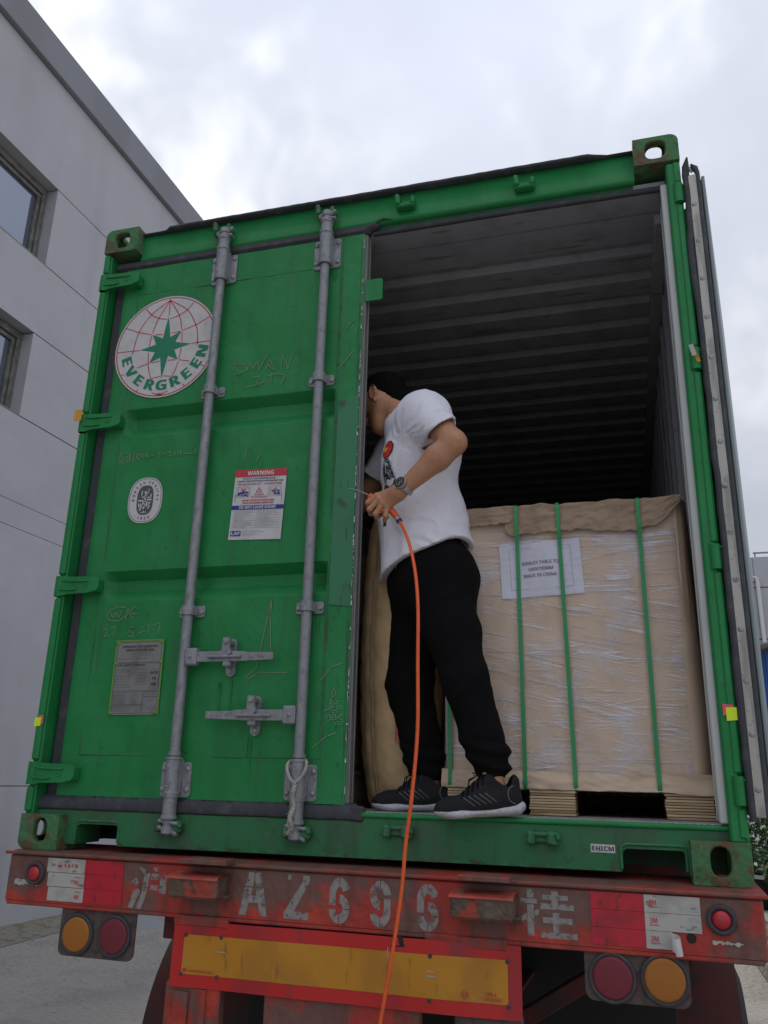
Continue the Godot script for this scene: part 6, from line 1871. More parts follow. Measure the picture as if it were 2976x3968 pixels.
# ---------------------------------------------------------------- bodies: distance fields turned into meshes
class Field:
	var o: Vector3
	var c: float
	var nx: int
	var ny: int
	var nz: int
	var d := PackedFloat32Array()

	func _init(lo: Vector3, hi: Vector3, cell: float) -> void:
		o = lo; c = cell
		nx = int((hi.x - lo.x) / c) + 2; ny = int((hi.y - lo.y) / c) + 2; nz = int((hi.z - lo.z) / c) + 2
		d.resize(nx * ny * nz)
		d.fill(1.0)

	# mode 0 joins smoothly over k, mode 1 takes away; flat squeezes the section along an axis
	func cap(a: Vector3, b: Vector3, ra: float, rb: float, k := 0.02, axis := Vector3.ZERO, flat := 1.0, mode := 0) -> void:
		var m := maxf(ra, rb) + k + 3.0 * c
		var lo := (a.min(b) - Vector3.ONE * m - o) / c
		var hi := (a.max(b) + Vector3.ONE * m - o) / c
		var x0 := maxi(0, int(lo.x)); var x1 := mini(nx - 1, int(hi.x) + 1)
		var y0 := maxi(0, int(lo.y)); var y1 := mini(ny - 1, int(hi.y) + 1)
		var z0 := maxi(0, int(lo.z)); var z1 := mini(nz - 1, int(hi.z) + 1)
		var ab := b - a
		var il := 1.0 / maxf(ab.length_squared(), 1e-9)
		var fl := flat - 1.0
		var dr := rb - ra
		for z in range(z0, z1 + 1):
			for y in range(y0, y1 + 1):
				var i := (z * ny + y) * nx + x0
				var p := o + Vector3(x0, y, z) * c - a
				for x in range(x0, x1 + 1):
					var t := clampf(p.dot(ab) * il, 0.0, 1.0)
					var q := p - ab * t
					if fl != 0.0: q += axis * (q.dot(axis) * fl)
					var e := q.length() - ra - dr * t
					var w := d[i]
					if mode == 0:
						var h := maxf(k - absf(w - e), 0.0) / k
						d[i] = minf(w, e) - h * h * k * 0.25
					else:
						var h := maxf(k - absf(w + e), 0.0) / k
						d[i] = maxf(w, -e) + h * h * k * 0.25
					i += 1
					p.x += c

	# everything within r of at that lies on the n side of a plane is taken away
	func cut(at: Vector3, n: Vector3, r: float) -> void:
		for z in nz:
			for y in ny:
				var i := (z * ny + y) * nx
				var p := o + Vector3(0, y, z) * c - at
				for x in nx:
					if p.length_squared() < r * r: d[i] = maxf(d[i], p.dot(n))
					i += 1
					p.x += c

	func displace(f: Callable, near: float) -> void:
		for z in nz:
			for y in ny:
				var i := (z * ny + y) * nx
				for x in nx:
					if absf(d[i]) < near: d[i] += f.call(o + Vector3(x, y, z) * c)
					i += 1

	func at(p: Vector3) -> float:
		var q := (p - o) / c
		var x := clampi(int(q.x), 0, nx - 2); var y := clampi(int(q.y), 0, ny - 2); var z := clampi(int(q.z), 0, nz - 2)
		var f := q - Vector3(x, y, z)
		var i := (z * ny + y) * nx + x
		var s := nx * ny
		var a := lerpf(lerpf(d[i], d[i + 1], f.x), lerpf(d[i + nx], d[i + nx + 1], f.x), f.y)
		var b := lerpf(lerpf(d[i + s], d[i + s + 1], f.x), lerpf(d[i + s + nx], d[i + s + nx + 1], f.x), f.y)
		return lerpf(a, b, f.z)

	func hit(from: Vector3, dir: Vector3, far := 0.5) -> Vector3:
		var t := 0.0
		while t < far:
			var e := at(from + dir * t)
			if e < 0.0005: break
			t += maxf(minf(e * 0.6, 0.02), 0.0008)
		return from + dir * t

	func surface(mb: MB) -> void:
		var ids := PackedInt32Array()
		ids.resize(nx * ny * nz)
		ids.fill(-1)
		var s := nx * ny
		var off := [0, 1, nx, nx + 1, s, s + 1, s + nx, s + nx + 1]
		var pos := [Vector3(0, 0, 0), Vector3(1, 0, 0), Vector3(0, 1, 0), Vector3(1, 1, 0), Vector3(0, 0, 1), Vector3(1, 0, 1), Vector3(0, 1, 1), Vector3(1, 1, 1)]
		var edges := [[0, 1], [2, 3], [4, 5], [6, 7], [0, 2], [1, 3], [4, 6], [5, 7], [0, 4], [1, 5], [2, 6], [3, 7]]
		var lim := c * 2.6
		var w := PackedFloat32Array()
		w.resize(8)
		for z in nz - 1:
			for y in ny - 1:
				var i := (z * ny + y) * nx - 1
				for x in nx - 1:
					i += 1
					if absf(d[i]) > lim: continue
					var neg := 0
					for k in 8:
						w[k] = d[i + off[k]]
						if w[k] < 0.0: neg += 1
					if neg == 0 or neg == 8: continue
					var p := Vector3(); var cnt := 0
					for e in edges:
						var a := w[e[0]]; var b := w[e[1]]
						if (a < 0.0) != (b < 0.0):
							p += pos[e[0]].lerp(pos[e[1]], a / (a - b)); cnt += 1
					var g := Vector3(w[1] + w[3] + w[5] + w[7] - w[0] - w[2] - w[4] - w[6], w[2] + w[3] + w[6] + w[7] - w[0] - w[1] - w[4] - w[5], w[4] + w[5] + w[6] + w[7] - w[0] - w[1] - w[2] - w[3])
					ids[i] = mb.vert(o + (Vector3(x, y, z) + p / cnt) * c, g)
		for z in range(1, nz - 1):
			for y in range(1, ny - 1):
				var i := (z * ny + y) * nx
				for x in range(1, nx - 1):
					i += 1
					var a := d[i]
					if absf(a) > lim: continue
					for q in 3:
						var st: int = [1, nx, s][q]
						if (a < 0.0) == (d[i + st] < 0.0): continue
						var u: int = [nx, s, 1][q]; var v: int = [s, 1, nx][q]
						var p0 := ids[i]; var p1 := ids[i - u]; var p2 := ids[i - u - v]; var p3 := ids[i - v]
						if p0 < 0 or p1 < 0 or p2 < 0 or p3 < 0: continue
						mb.ix.append_array([p0, p1, p2, p0, p2, p3])

func build_person() -> void:
	var who := thing("person", "person in a white printed T-shirt and black trousers leaning in past the door edge", "person", Vector3(0.25, 0.165, -0.15))
	var at := Transform3D(Basis(), -Vector3(0.25, 0.165, -0.15))
	var put := func(called: String, mb: MB, m: Material, parent: Node) -> MeshInstance3D:
		for i in mb.v.size(): mb.v[i] = at * mb.v[i]
		return obj(called, mb, m, parent)
	var nz := FastNoiseLite.new()
	nz.seed = 77; nz.frequency = 1.0; nz.fractal_octaves = 2
	var f := Vector3(-0.866, 0, 0.5)           # the way the chest faces
	var l := Vector3(0.5, 0, 0.866)            # to the person's left
	var hip := Vector3(0.243, 0.95, -0.20)
	var hipL := Vector3(0.285, 0.93, -0.125); var hipR := Vector3(0.19, 0.93, -0.275)
	var kneeL := Vector3(0.400, 0.58, -0.045); var kneeR := Vector3(0.152, 0.59, -0.25)
	var ankL := Vector3(0.492, 0.262, -0.038); var ankR := Vector3(0.238, 0.262, -0.232)
	var waist := Vector3(0.218, 1.14, -0.20)
	var chest := Vector3(0.190, 1.42, -0.20)
	var neck := Vector3(0.140, 1.60, -0.20)
	var shL := Vector3(0.245, 1.576, -0.05); var shR := Vector3(0.06, 1.555, -0.345)
	var elL := Vector3(0.388, 1.376, 0.095); var wrL := Vector3(0.195, 1.217, 0.08)
	var elR := Vector3(-0.095, 1.345, -0.375); var wrR := Vector3(-0.25, 1.26, -0.20)
	var fh := Vector3(-0.842, -0.501, -0.2); var uh := Vector3(-0.488, 0.866, -0.116); var lh := Vector3(-0.231, 0, 0.974)
	var hc := Vector3(0.0245, 1.731, -0.225)

	var skin := worn(mottled(Color(0.45, 0.22, 0.12), [[Color(0.51, 0.255, 0.148), 0.02, 0.4, 0.8, 0.6, 160], [Color(0.36, 0.15, 0.085), 0.03, 0.6, 0.9, 0.6, 161], [Color(0.20, 0.10, 0.06), 0.12, 0.80, 0.9, 0.4, 171]], 256), 0.5, 0.0, 5.0)
	bumpy(skin, 0.12, 162, 0.3)
	# body: trunk, neck, arms and legs in one skin
	var b := Field.new(Vector3(-0.30, 0.20, -0.48), Vector3(0.56, 1.72, 0.19), 0.012)
	b.cap(hip + l * 0.05, hip - l * 0.05, 0.11, 0.11, 0.04)
	b.cap(hip, waist, 0.12, 0.11, 0.06)
	b.cap(waist, chest, 0.115, 0.125, 0.06)
	b.cap(chest + Vector3(0, 0.06, 0), neck, 0.10, 0.055, 0.06)
	b.cap(shL, shR, 0.055, 0.055, 0.06)
	b.cap(shL, elL, 0.052, 0.043, 0.04)
	b.cap(elL, elL.lerp(wrL, 0.3), 0.043, 0.045, 0.02)
	b.cap(elL.lerp(wrL, 0.3), wrL, 0.045, 0.027, 0.02)
	b.cap(shR, elR, 0.052, 0.043, 0.04)
	b.cap(elR, wrR, 0.043, 0.027, 0.02)
	b.cap(neck - Vector3(-0.005, 0.01, 0), hc - fh * 0.03 - uh * 0.05, 0.064, 0.055, 0.04)
	for q in [[hipL, kneeL, ankL], [hipR, kneeR, ankR]]:
		b.cap(q[0], q[1], 0.085, 0.055, 0.04)
		b.cap(q[1], q[2] - Vector3(0, 0.03, 0), 0.052, 0.036, 0.03)
	var body := MB.new()
	b.surface(body)
	# head, on a finer grid
	var h := Field.new(Vector3(-0.13, 1.52, -0.36), Vector3(0.19, 1.89, -0.09), 0.0042)
	h.cap(hc - fh * 0.022 + uh * 0.022, hc + fh * 0.030 + uh * 0.022, 0.073, 0.072, 0.02, lh, 1.06)
	h.cap(hc + fh * 0.02 - uh * 0.02, hc + fh * 0.045 - uh * 0.085, 0.066, 0.042, 0.03, lh, 1.02)
	h.cap(hc + fh * 0.062 - uh * 0.116, hc + fh * 0.058 - uh * 0.108, 0.026, 0.028, 0.035)
	for s in [-1.0, 1.0]: h.cap(hc - fh * 0.002 - uh * 0.035 + lh * 0.052 * s, hc + fh * 0.055 - uh * 0.108 + lh * 0.016 * s, 0.022, 0.02, 0.03)
	h.cap(neck + Vector3(0.0, 0.02, 0), hc - fh * 0.026 - uh * 0.05, 0.063, 0.056, 0.03)
	h.cap(hc + fh * 0.092 - uh * 0.005, hc + fh * 0.108 - uh * 0.045, 0.009, 0.013, 0.014)
	for s in [-1.0, 1.0]:
		h.cap(hc + fh * 0.099 - uh * 0.047 + lh * 0.011 * s, hc + fh * 0.092 - uh * 0.047 + lh * 0.013 * s, 0.008, 0.008, 0.01)
		h.cap(hc + fh * 0.088 + uh * 0.018 + lh * 0.014 * s, hc + fh * 0.074 + uh * 0.02 + lh * 0.045 * s, 0.010, 0.009, 0.014)
		h.cap(hc + fh * 0.095 - uh * 0.004 + lh * 0.031 * s, hc + fh * 0.093 - uh * 0.004 + lh * 0.033 * s, 0.015, 0.015, 0.012, Vector3.ZERO, 1.0, 1)
		h.cap(hc + fh * 0.072 - uh * 0.004 + lh * 0.031 * s, hc + fh * 0.074 - uh * 0.004 + lh * 0.032 * s, 0.013, 0.013, 0.006)
		# ear: rim, inner fold, lobe
		var ec: Vector3 = hc - fh * 0.004 - uh * 0.016 + lh * 0.074 * s
		var lean: Vector3 = (fh * -0.25 + uh).normalized()
		var pr := PackedVector3Array()
		for i in 11:
			var a := deg_to_rad(-60 + 270.0 * i / 10.0)
			pr.append(ec + lean * (sin(a) * 0.028 + 0.004) - fh * (cos(a) * 0.017) + lh * s * (0.010 + 0.006 * cos(a)))
		for i in 10: h.cap(pr[i], pr[i + 1], 0.0048, 0.0048, 0.004)
		h.cap(ec - lean * 0.022, ec + lean * 0.018, 0.011, 0.014, 0.008, lh, 1.7)
		h.cap(ec - lean * 0.028 + lh * s * 0.008, ec - lean * 0.034 + lh * s * 0.008, 0.0075, 0.006, 0.006)
		h.cap(ec + lh * s * 0.014 + lean * 0.004, ec + lh * s * 0.014 - lean * 0.006, 0.007, 0.006, 0.004, Vector3.ZERO, 1.0, 1)
	for e in [[0.0, 0.098, 0.073, 0.020], [0.0, 0.096, 0.084, 0.018]]:
		h.cap(hc + fh * e[1] * 0.93 - uh * e[2] + lh * e[3] * 0.7, hc + fh * e[1] * 0.93 - uh * e[2] - lh * e[3] * 0.7, 0.0065, 0.0065, 0.006)
	h.surface(body)
	# left hand: palm, four fingers closed round the grip, thumb on the far side
	var hd := Field.new(Vector3(0.045, 1.085, -0.01), Vector3(0.245, 1.275, 0.125), 0.0026)
	var kn := [Vector3(0.1066, 1.2119, 0.066), Vector3(0.1164, 1.1972, 0.071), Vector3(0.1302, 1.1824, 0.070), Vector3(0.1445, 1.1715, 0.064)]
	for i in 4:
		hd.cap(wrL + Vector3(-0.004, [0.012, 0.004, -0.004, -0.012][i], -0.006), kn[i] + Vector3(0, 0, -0.006), 0.0185, 0.0125, 0.012)
	hd.cap(wrL + Vector3(0.03, 0.024, 0.002), wrL + Vector3(-0.01, -0.002, -0.002), 0.0275, 0.025, 0.02)
	var fin := [[Vector3(0.0755, 1.1895, 0.066), Vector3(0.068, 1.1875, 0.038), Vector3(0.084, 1.199, 0.024)],
		[Vector3(0.0835, 1.1625, 0.071), Vector3(0.079, 1.157, 0.040), Vector3(0.097, 1.172, 0.024)],
		[Vector3(0.105, 1.1445, 0.070), Vector3(0.100, 1.141, 0.040), Vector3(0.115, 1.156, 0.025)],
		[Vector3(0.140, 1.1375, 0.064), Vector3(0.131, 1.1305, 0.040), Vector3(0.136, 1.144, 0.027)]]
	for i in 4:
		var r: float = [0.0100, 0.0104, 0.0100, 0.0088][i]
		hd.cap(kn[i] + Vector3(0, 0, 0.001), kn[i] + Vector3(0, 0, 0.001), r * 1.08, r * 1.08, 0.006)
		hd.cap(kn[i], fin[i][0], r * 1.02, r, 0.005)
		hd.cap(fin[i][0], fin[i][1], r, r * 0.92, 0.004)
		hd.cap(fin[i][1], fin[i][2], r * 0.92, r * 0.78, 0.003)
	hd.cap(wrL + Vector3(-0.022, 0.014, -0.022), Vector3(0.140, 1.222, 0.044), 0.0155, 0.0125, 0.012)
	hd.cap(Vector3(0.140, 1.222, 0.044), Vector3(0.112, 1.224, 0.030), 0.0118, 0.0105, 0.005)
	hd.cap(Vector3(0.112, 1.224, 0.030), Vector3(0.090, 1.212, 0.022), 0.0105, 0.0085, 0.004)
	hd.surface(body)
	# right hand, reaching on behind the door
	var rh := Field.new(Vector3(-0.42, 1.14, -0.28), Vector3(-0.22, 1.32, -0.08), 0.004)
	var fd := (wrR - elR).normalized()
	var fs := fd.cross(Vector3.UP).normalized()
	for i in 4:
		var k: Vector3 = wrR + fd * 0.085 + fs * (i - 1.5) * 0.021
		rh.cap(wrR, k, 0.022, 0.0125, 0.012)
		rh.cap(k, k + fd * 0.038 - Vector3(0, 0.012, 0), 0.0095, 0.009, 0.004)
		rh.cap(k + fd * 0.038 - Vector3(0, 0.012, 0), k + fd * 0.055 - Vector3(0, 0.035, 0), 0.009, 0.0078, 0.003)
	rh.cap(wrR + fs * -0.02, wrR + fd * 0.055 - fs * 0.052 - Vector3(0, 0.015, 0), 0.016, 0.0095, 0.01)
	rh.surface(body)
	put.call("body", body, skin, who)

	# hair
	var hf := Field.new(Vector3(-0.15, 1.60, -0.36), Vector3(0.17, 1.90, -0.09), 0.0045)
	hf.cap(hc - fh * 0.026 + uh * 0.021, hc + fh * 0.030 + uh * 0.028, 0.081, 0.077, 0.02, lh, 1.07)
	hf.cap(hc - fh * 0.055 + uh * 0.005, hc - fh * 0.058 - uh * 0.075, 0.058, 0.055, 0.03)
	hf.displace(func(p: Vector3) -> float:
		var r := p - hc
		var a := r.dot(fh); var u := r.dot(uh)
		var thr := clampf(-0.016 + (a + 0.029) * 2.2, -0.115, 0.014)
		if a > 0.02: thr = lerpf(0.014, 0.062, smoothstep(0.02, 0.085, a))
		var e := (thr - u) * 0.8
		var cell: float = hf.at(p)
		return maxf(0.0, e - cell) + 0.0035 * nz.get_noise_3d(p.x * 55.0, p.y * 30.0, p.z * 55.0) + 0.002 * nz.get_noise_3d(p.x * 160.0, p.y * 60.0, p.z * 160.0), 0.05)
	var hm := MB.new()
	hf.surface(hm)
	var hairm := mat(Color(0.0045, 0.004, 0.004), 0.85)
	hairm.metallic_specular = 0.2
	bumpy(hairm, 0.15, 163, 0.6)
	hairm.uv1_triplanar = true
	hairm.uv1_scale = Vector3.ONE * 9.0
	put.call("hair", hm, hairm, who)
	var ey := MB.new()
	for s in [-1.0, 1.0]:
		ey.lathe(hc + fh * 0.082 - uh * 0.004 + lh * 0.031 * s, fh, [[0.004, 0.0085], [0.0, 0.0092]], 12, true)
		ey.tube(PackedVector3Array([hc + fh * 0.100 + uh * 0.022 + lh * 0.016 * s, hc + fh * 0.096 + uh * 0.026 + lh * 0.034 * s, hc + fh * 0.084 + uh * 0.022 + lh * 0.050 * s]), [0.003, 0.004, 0.002], 6)
	put.call("eyebrow", ey, hairm, who)
	# spectacles
	var sp := MB.new()
	var frame := mat(Color(0.008, 0.008, 0.009), 0.3)
	for s in [-1.0, 1.0]:
		sp.tube(PackedVector3Array([hc - fh * 0.034 - uh * 0.006 + lh * 0.092 * s, hc - fh * 0.012 + uh * 0.017 + lh * 0.094 * s, hc + fh * 0.03 + uh * 0.014 + lh * 0.090 * s, hc + fh * 0.098 + uh * 0.008 + lh * 0.066 * s]), [0.0026], 8)
		var rm := PackedVector3Array()
		for i in 21: rm.append(hc + fh * 0.108 - uh * 0.002 + lh * 0.035 * s + lh * cos(TAU * i / 20) * 0.028 + uh * sin(TAU * i / 20) * 0.019)
		sp.tube(rm, [0.0022], 6)
	sp.tube(PackedVector3Array([hc + fh * 0.109 + lh * 0.008 + uh * 0.004, hc + fh * 0.113 + uh * 0.006, hc + fh * 0.109 - lh * 0.008 + uh * 0.004]), [0.002], 6)
	put.call("spectacles", sp, frame, who)

	# T-shirt
	var s := Field.new(Vector3(-0.13, 0.90, -0.46), Vector3(0.46, 1.71, 0.13), 0.0075)
	s.cap(Vector3(0.235, 0.93, -0.2) + l * 0.045, Vector3(0.235, 0.93, -0.2) - l * 0.045, 0.17, 0.17, 0.04, f, 1.05)
	for w in [-0.035, 0.035]: s.cap(Vector3(0.238, 0.98, -0.2) + l * w, Vector3(0.208, 1.20, -0.2) + l * w * 0.7, 0.174, 0.158, 0.05, f, 1.03)
	s.cap(Vector3(0.208, 1.20, -0.2), chest, 0.158, 0.147, 0.05, f, 1.10)
	s.cap(chest + l * 0.05, chest - l * 0.05, 0.138, 0.135, 0.04, f, 1.05)
	s.cap(chest, neck - Vector3(0.0, 0.035, 0), 0.135, 0.078, 0.05)
	s.cap(shL + Vector3(-0.01, -0.008, -0.01), Vector3(0.142, 1.614, -0.20), 0.066, 0.062, 0.06)
	s.cap(shR, neck + Vector3(0, -0.02, 0), 0.066, 0.062, 0.05)
	s.cap(chest + Vector3(0.05, 0.08, 0.02), shL + Vector3(0.012, -0.03, -0.02), 0.10, 0.08, 0.08)
	var mouth := shL.lerp(elL, 0.60)
	var armd := (elL - shL).normalized()
	s.cap(shL + Vector3(-0.012, -0.01, -0.012), shL.lerp(elL, 0.75), 0.068, 0.068, 0.075)
	s.cap(shR, shR.lerp(elR, 0.72), 0.072, 0.068, 0.035)
	s.displace(func(p: Vector3) -> float:
		var q := p + Vector3(nz.get_noise_3d(p.x * 5.0, p.y * 5.0, p.z * 5.0), nz.get_noise_3d(p.y * 5.0, p.z * 5.0, p.x * 5.0), 0) * 0.04
		var away := q - shL
		# folds fan out from the armpit, the belly hangs in soft vertical ones
		var pit := q - (shL + Vector3(-0.05, -0.12, 0.03))
		var ang := atan2(pit.y, pit.x)
		var fan := sin(ang * 13.0) * exp(-pit.length_squared() / 0.02) * smoothstep(0.015, 0.07, pit.length()) * 0.0034
		var hang := sin((q.x * 0.7 + q.z * 0.5) * 62.0 + q.y * 9.0) * smoothstep(1.40, 1.15, q.y) * 0.0028
		var low := sin(q.y * 95.0 + q.x * 35.0 + 4.0 * nz.get_noise_3d(q.x * 6.0, q.y * 6.0, q.z * 6.0)) * smoothstep(1.24, 1.10, q.y) * smoothstep(0.10, 0.26, q.x) * 0.0028
		var seam := -0.0022 * exp(-pow((away.dot(armd) - 0.02) / 0.006, 2)) * exp(-away.length_squared() / 0.02)
		var rid := 0.0045 * (0.22 - absf(nz.get_noise_3d(q.x * 5.0 + 3.0, q.y * 4.0 + q.x * 5.0, q.z * 5.0)))
		return fan + hang + low - seam - rid + 0.005 * nz.get_noise_3d(q.x * 9.0, q.y * 6.0, q.z * 9.0) + 0.002 * nz.get_noise_3d(q.x * 26.0, q.y * 18.0, q.z * 26.0), 0.03)
	# open sleeves and hem
	s.cut(mouth, Vector3(0.50, -0.82, -0.20).normalized(), 0.118)
	s.cap(shL.lerp(elL, 0.50), shL.lerp(elL, 1.1), 0.053, 0.058, 0.004, Vector3.ZERO, 1.0, 1)
	var armr := (elR - shR).normalized()
	s.cut(shR.lerp(elR, 0.58), armr, 0.11)
	s.cap(shR.lerp(elR, 0.42), shR.lerp(elR, 1.1), 0.055, 0.06, 0.004, Vector3.ZERO, 1.0, 1)
	s.displace(func(p: Vector3) -> float:
		var u := -f.dot(p - hip); var v := l.dot(p - hip)
		var y := 1.046 + (0.42 * u if u < 0.0 else 0.30 * u - 0.9 * u * u) + 0.14 * v + 0.004 * sin(u * 30.0)
		return maxf(0.0, (y - p.y) * 0.9 - s.at(p)) if p.y < y + 0.04 else 0.0, 0.9)
	s.cap(neck + Vector3(-0.022, 0.03, 0), hc - fh * 0.04 - uh * 0.02, 0.060, 0.066, 0.006, Vector3.ZERO, 1.0, 1)
	for w in [-0.033, 0.033]: s.cap(Vector3(0.238, 0.86, -0.2) + l * w, Vector3(0.232, 1.075, -0.2) + l * w, 0.149, 0.138, 0.006, f, 1.03, 1)
	var sm := MB.new()
	s.surface(sm)
	var cloth := mat(Color(0.74, 0.73, 0.79), 0.9)
	bumpy(cloth, 0.22, 164, 0.25)
	cloth.uv1_triplanar = true
	cloth.uv1_scale = Vector3.ONE * 6.0
	var shirt: MeshInstance3D = put.call("shirt", sm, cloth, who)
	# the print on the chest follows the cloth
	var pr0 := Vector3(0.185, 0, -0.2) + l * 0.0
	var on := func(a: float, y: float, lift := 0.002) -> Vector3:
		var p := s.hit(Vector3(pr0.x, y, pr0.z) + l * a + f * 0.26, -f, 0.3)
		return p + f * lift
	var motif := func(polys: Array, m: Material, called: String, lift: float) -> void:
		var mb := MB.new()
		for poly in polys:
			var id := Geometry2D.triangulate_polygon(poly)
			for i in range(0, id.size(), 3):
				mb.tri(on.call(poly[id[i]].x, poly[id[i]].y, lift), on.call(poly[id[i + 1]].x, poly[id[i + 1]].y, lift), on.call(poly[id[i + 2]].x, poly[id[i + 2]].y, lift))
		put.call(called, mb, m, shirt)
	var disc := func(cx: float, cy: float, r: float, m: Material, called: String, lift: float) -> void:
		var mb := MB.new()
		mb.sheet(steps(0.0, TAU, 24), steps(0.02, 1.0, 6), func(a: float, w: float): return on.call(cx + cos(a) * r * w, cy + sin(a) * r * w, lift))
		put.call(called, mb, m, shirt)
	disc.call(0.066, 1.443, 0.036, M.ink, "print_outline", 0.0030)
	disc.call(0.066, 1.443, 0.031, mat(Color(0.62, 0.03, 0.02), 0.7), "print_disc", 0.0042)
	disc.call(0.060, 1.443, 0.010, mat(Color(0.75, 0.42, 0.03), 0.7), "print_centre", 0.0054)
	var bl := []
	for k in 8:
		var y0 := 1.407 - k * 0.0145
		var w0: float = [0.024, 0.030, 0.034, 0.04, 0.046, 0.05, 0.052, 0.05][k]
		var w1: float = [0.030, 0.034, 0.04, 0.046, 0.05, 0.052, 0.05, 0.046][k]
		bl.append(V2([0.064 - w0 * 0.8, y0, 0.064 + w0 * 0.7, y0, 0.064 + w1 * 0.7, y0 - 0.0147, 0.064 - w1 * 0.8, y0 - 0.0147]))
	for k in 3: bl.append(V2([0.062, 1.19 - k * 0.016, 0.074, 1.19 - k * 0.016, 0.078, 1.174 - k * 0.016, 0.058, 1.174 - k * 0.016]))
	motif.call(bl, M.ink, "print_figure", 0.0030)
	var wl := []
	var rng := RandomNumberGenerator.new()
	rng.seed = 18
	for k in 46:
		var x := rng.randf_range(0.026, 0.098)
		var y := rng.randf_range(1.30, 1.40)
		var a := rng.randf_range(0.3, 2.8)
		var ln := rng.randf_range(0.006, 0.018)
		var dv := Vector2(cos(a), sin(a)) * ln
		var nv := Vector2(-dv.y, dv.x).normalized() * rng.randf_range(0.0008, 0.002)
		wl.append(PackedVector2Array([Vector2(x, y) - nv, Vector2(x, y) + dv - nv, Vector2(x, y) + dv + nv, Vector2(x, y) + nv]))
	motif.call(wl, M.white, "print_highlights", 0.0044)

	# trousers
	var t := Field.new(Vector3(0.0, 0.255, -0.42), Vector3(0.60, 1.16, 0.11), 0.0085)
	t.cap(hip + l * 0.055 + Vector3(0, 0.03, 0), hip - l * 0.055 + Vector3(0, 0.03, 0), 0.142, 0.142, 0.05)
	t.cap(hip, waist, 0.145, 0.118, 0.05)
	t.cap(hip - f * 0.055 + l * 0.04, hip - f * 0.05 + l * 0.05 - Vector3(0, 0.07, 0), 0.115, 0.10, 0.05)
	t.cap(hipL, hipL.lerp(kneeL, 0.5), 0.122, 0.098, 0.045)
	t.cap(hipL.lerp(kneeL, 0.5), kneeL, 0.098, 0.080, 0.03)
	t.cap(kneeL, kneeL.lerp(ankL, 0.55), 0.080, 0.070, 0.03)
	t.cap(kneeL.lerp(ankL, 0.55), Vector3(0.470, 0.335, -0.04), 0.070, 0.062, 0.02)
	t.cap(Vector3(0.466, 0.343, -0.04), Vector3(0.470, 0.337, -0.04), 0.066, 0.066, 0.012, Vector3.UP, 1.6)
	t.cap(Vector3(0.484, 0.312, -0.04), Vector3(0.487, 0.285, -0.04), 0.052, 0.048, 0.010)
	t.cap(Vector3(0.489, 0.308, -0.042), Vector3(0.493, 0.308, -0.044), 0.055, 0.054, 0.010, Vector3.UP, 2.6)
	t.cap(hipR, hipR.lerp(kneeR, 0.5), 0.122, 0.096, 0.045)
	t.cap(hipR.lerp(kneeR, 0.5), kneeR, 0.096, 0.086, 0.03)
	t.cap(kneeR, kneeR.lerp(ankR, 0.55), 0.086, 0.075, 0.03)
	t.cap(kneeR.lerp(ankR, 0.55), Vector3(0.214, 0.325, -0.238), 0.075, 0.064, 0.02)
	t.cap(Vector3(0.212, 0.335, -0.238), Vector3(0.216, 0.33, -0.238), 0.070, 0.070, 0.012, Vector3.UP, 1.6)
	t.cap(Vector3(0.228, 0.310, -0.235), Vector3(0.236, 0.278, -0.232), 0.056, 0.050, 0.010)
	for q in [[Vector3(0.474, 0.368, -0.04), 0.066, 0.0], [Vector3(0.220, 0.352, -0.236), 0.069, 0.0]]:
		t.cap(q[0], q[0] + Vector3(0.004, -0.004, 0), q[1], q[1], 0.02, Vector3.UP, 2.2)
	t.displace(func(p: Vector3) -> float:
		var q := p + Vector3(nz.get_noise_3d(p.x * 4.0, p.y * 4.0, p.z * 4.0), 0, nz.get_noise_3d(p.z * 4.0, p.y * 4.0, p.x * 4.0)) * 0.05
		var knee := exp(-pow((p.y - 0.60) / 0.10, 2))
		var low := smoothstep(0.44, 0.36, p.y)
		var crease := sin(q.y * 48.0 - q.x * 70.0) * (0.25 + 0.5 * knee) * 0.0028
		var bunch := sin(q.y * 130.0 + q.x * 30.0 + q.z * 20.0) * low * 0.004
		var rid := 0.005 * (0.22 - absf(nz.get_noise_3d(q.x * 4.0 + 3.0, q.y * 3.0 - q.x * 4.0, q.z * 4.0)))
		return crease + bunch - rid + 0.003 + 0.006 * nz.get_noise_3d(q.x * 8.0, q.y * 4.0, q.z * 8.0) + 0.0025 * nz.get_noise_3d(q.x * 22.0, q.y * 14.0, q.z * 22.0), 0.035)
	t.cut(Vector3(0.487, 0.272, -0.04), Vector3(0.30, -1.0, 0.1).normalized(), 0.12)
	t.cut(Vector3(0.236, 0.262, -0.232), Vector3(0.1, -1.0, 0.0).normalized(), 0.12)
	var tm := MB.new()
	t.surface(tm)
	var tcl := mat(Color(0.0055, 0.0055, 0.006), 0.95)
	bumpy(tcl, 0.22, 165, 0.3)
	tcl.uv1_triplanar = true
	tcl.uv1_scale = Vector3.ONE * 6.0
	tcl.metallic_specular = 0.25
	var trousers: MeshInstance3D = put.call("trousers", tm, tcl, who)
	var ds := MB.new()
	var dsx := t.hit(Vector3(0.14, 1.0, 0.2), Vector3(0, 0, -1), 0.5)
	ds.tube(PackedVector3Array([dsx + Vector3(0, 0.02, 0.003), dsx + Vector3(0.001, 0.0, 0.004), dsx + Vector3(-0.001, -0.014, 0.005)]), [0.002], 6)
	put.call("drawstring", ds, M.galv, trousers)

	# shoes, built once along +x and set down twice
	var up := Field.new(Vector3(-0.08, 0.0, -0.07), Vector3(0.25, 0.15, 0.07), 0.0045)
	up.cap(Vector3(-0.015, 0.045, 0), Vector3(0.06, 0.045, 0), 0.038, 0.042, 0.02, Vector3.FORWARD, 1.05)
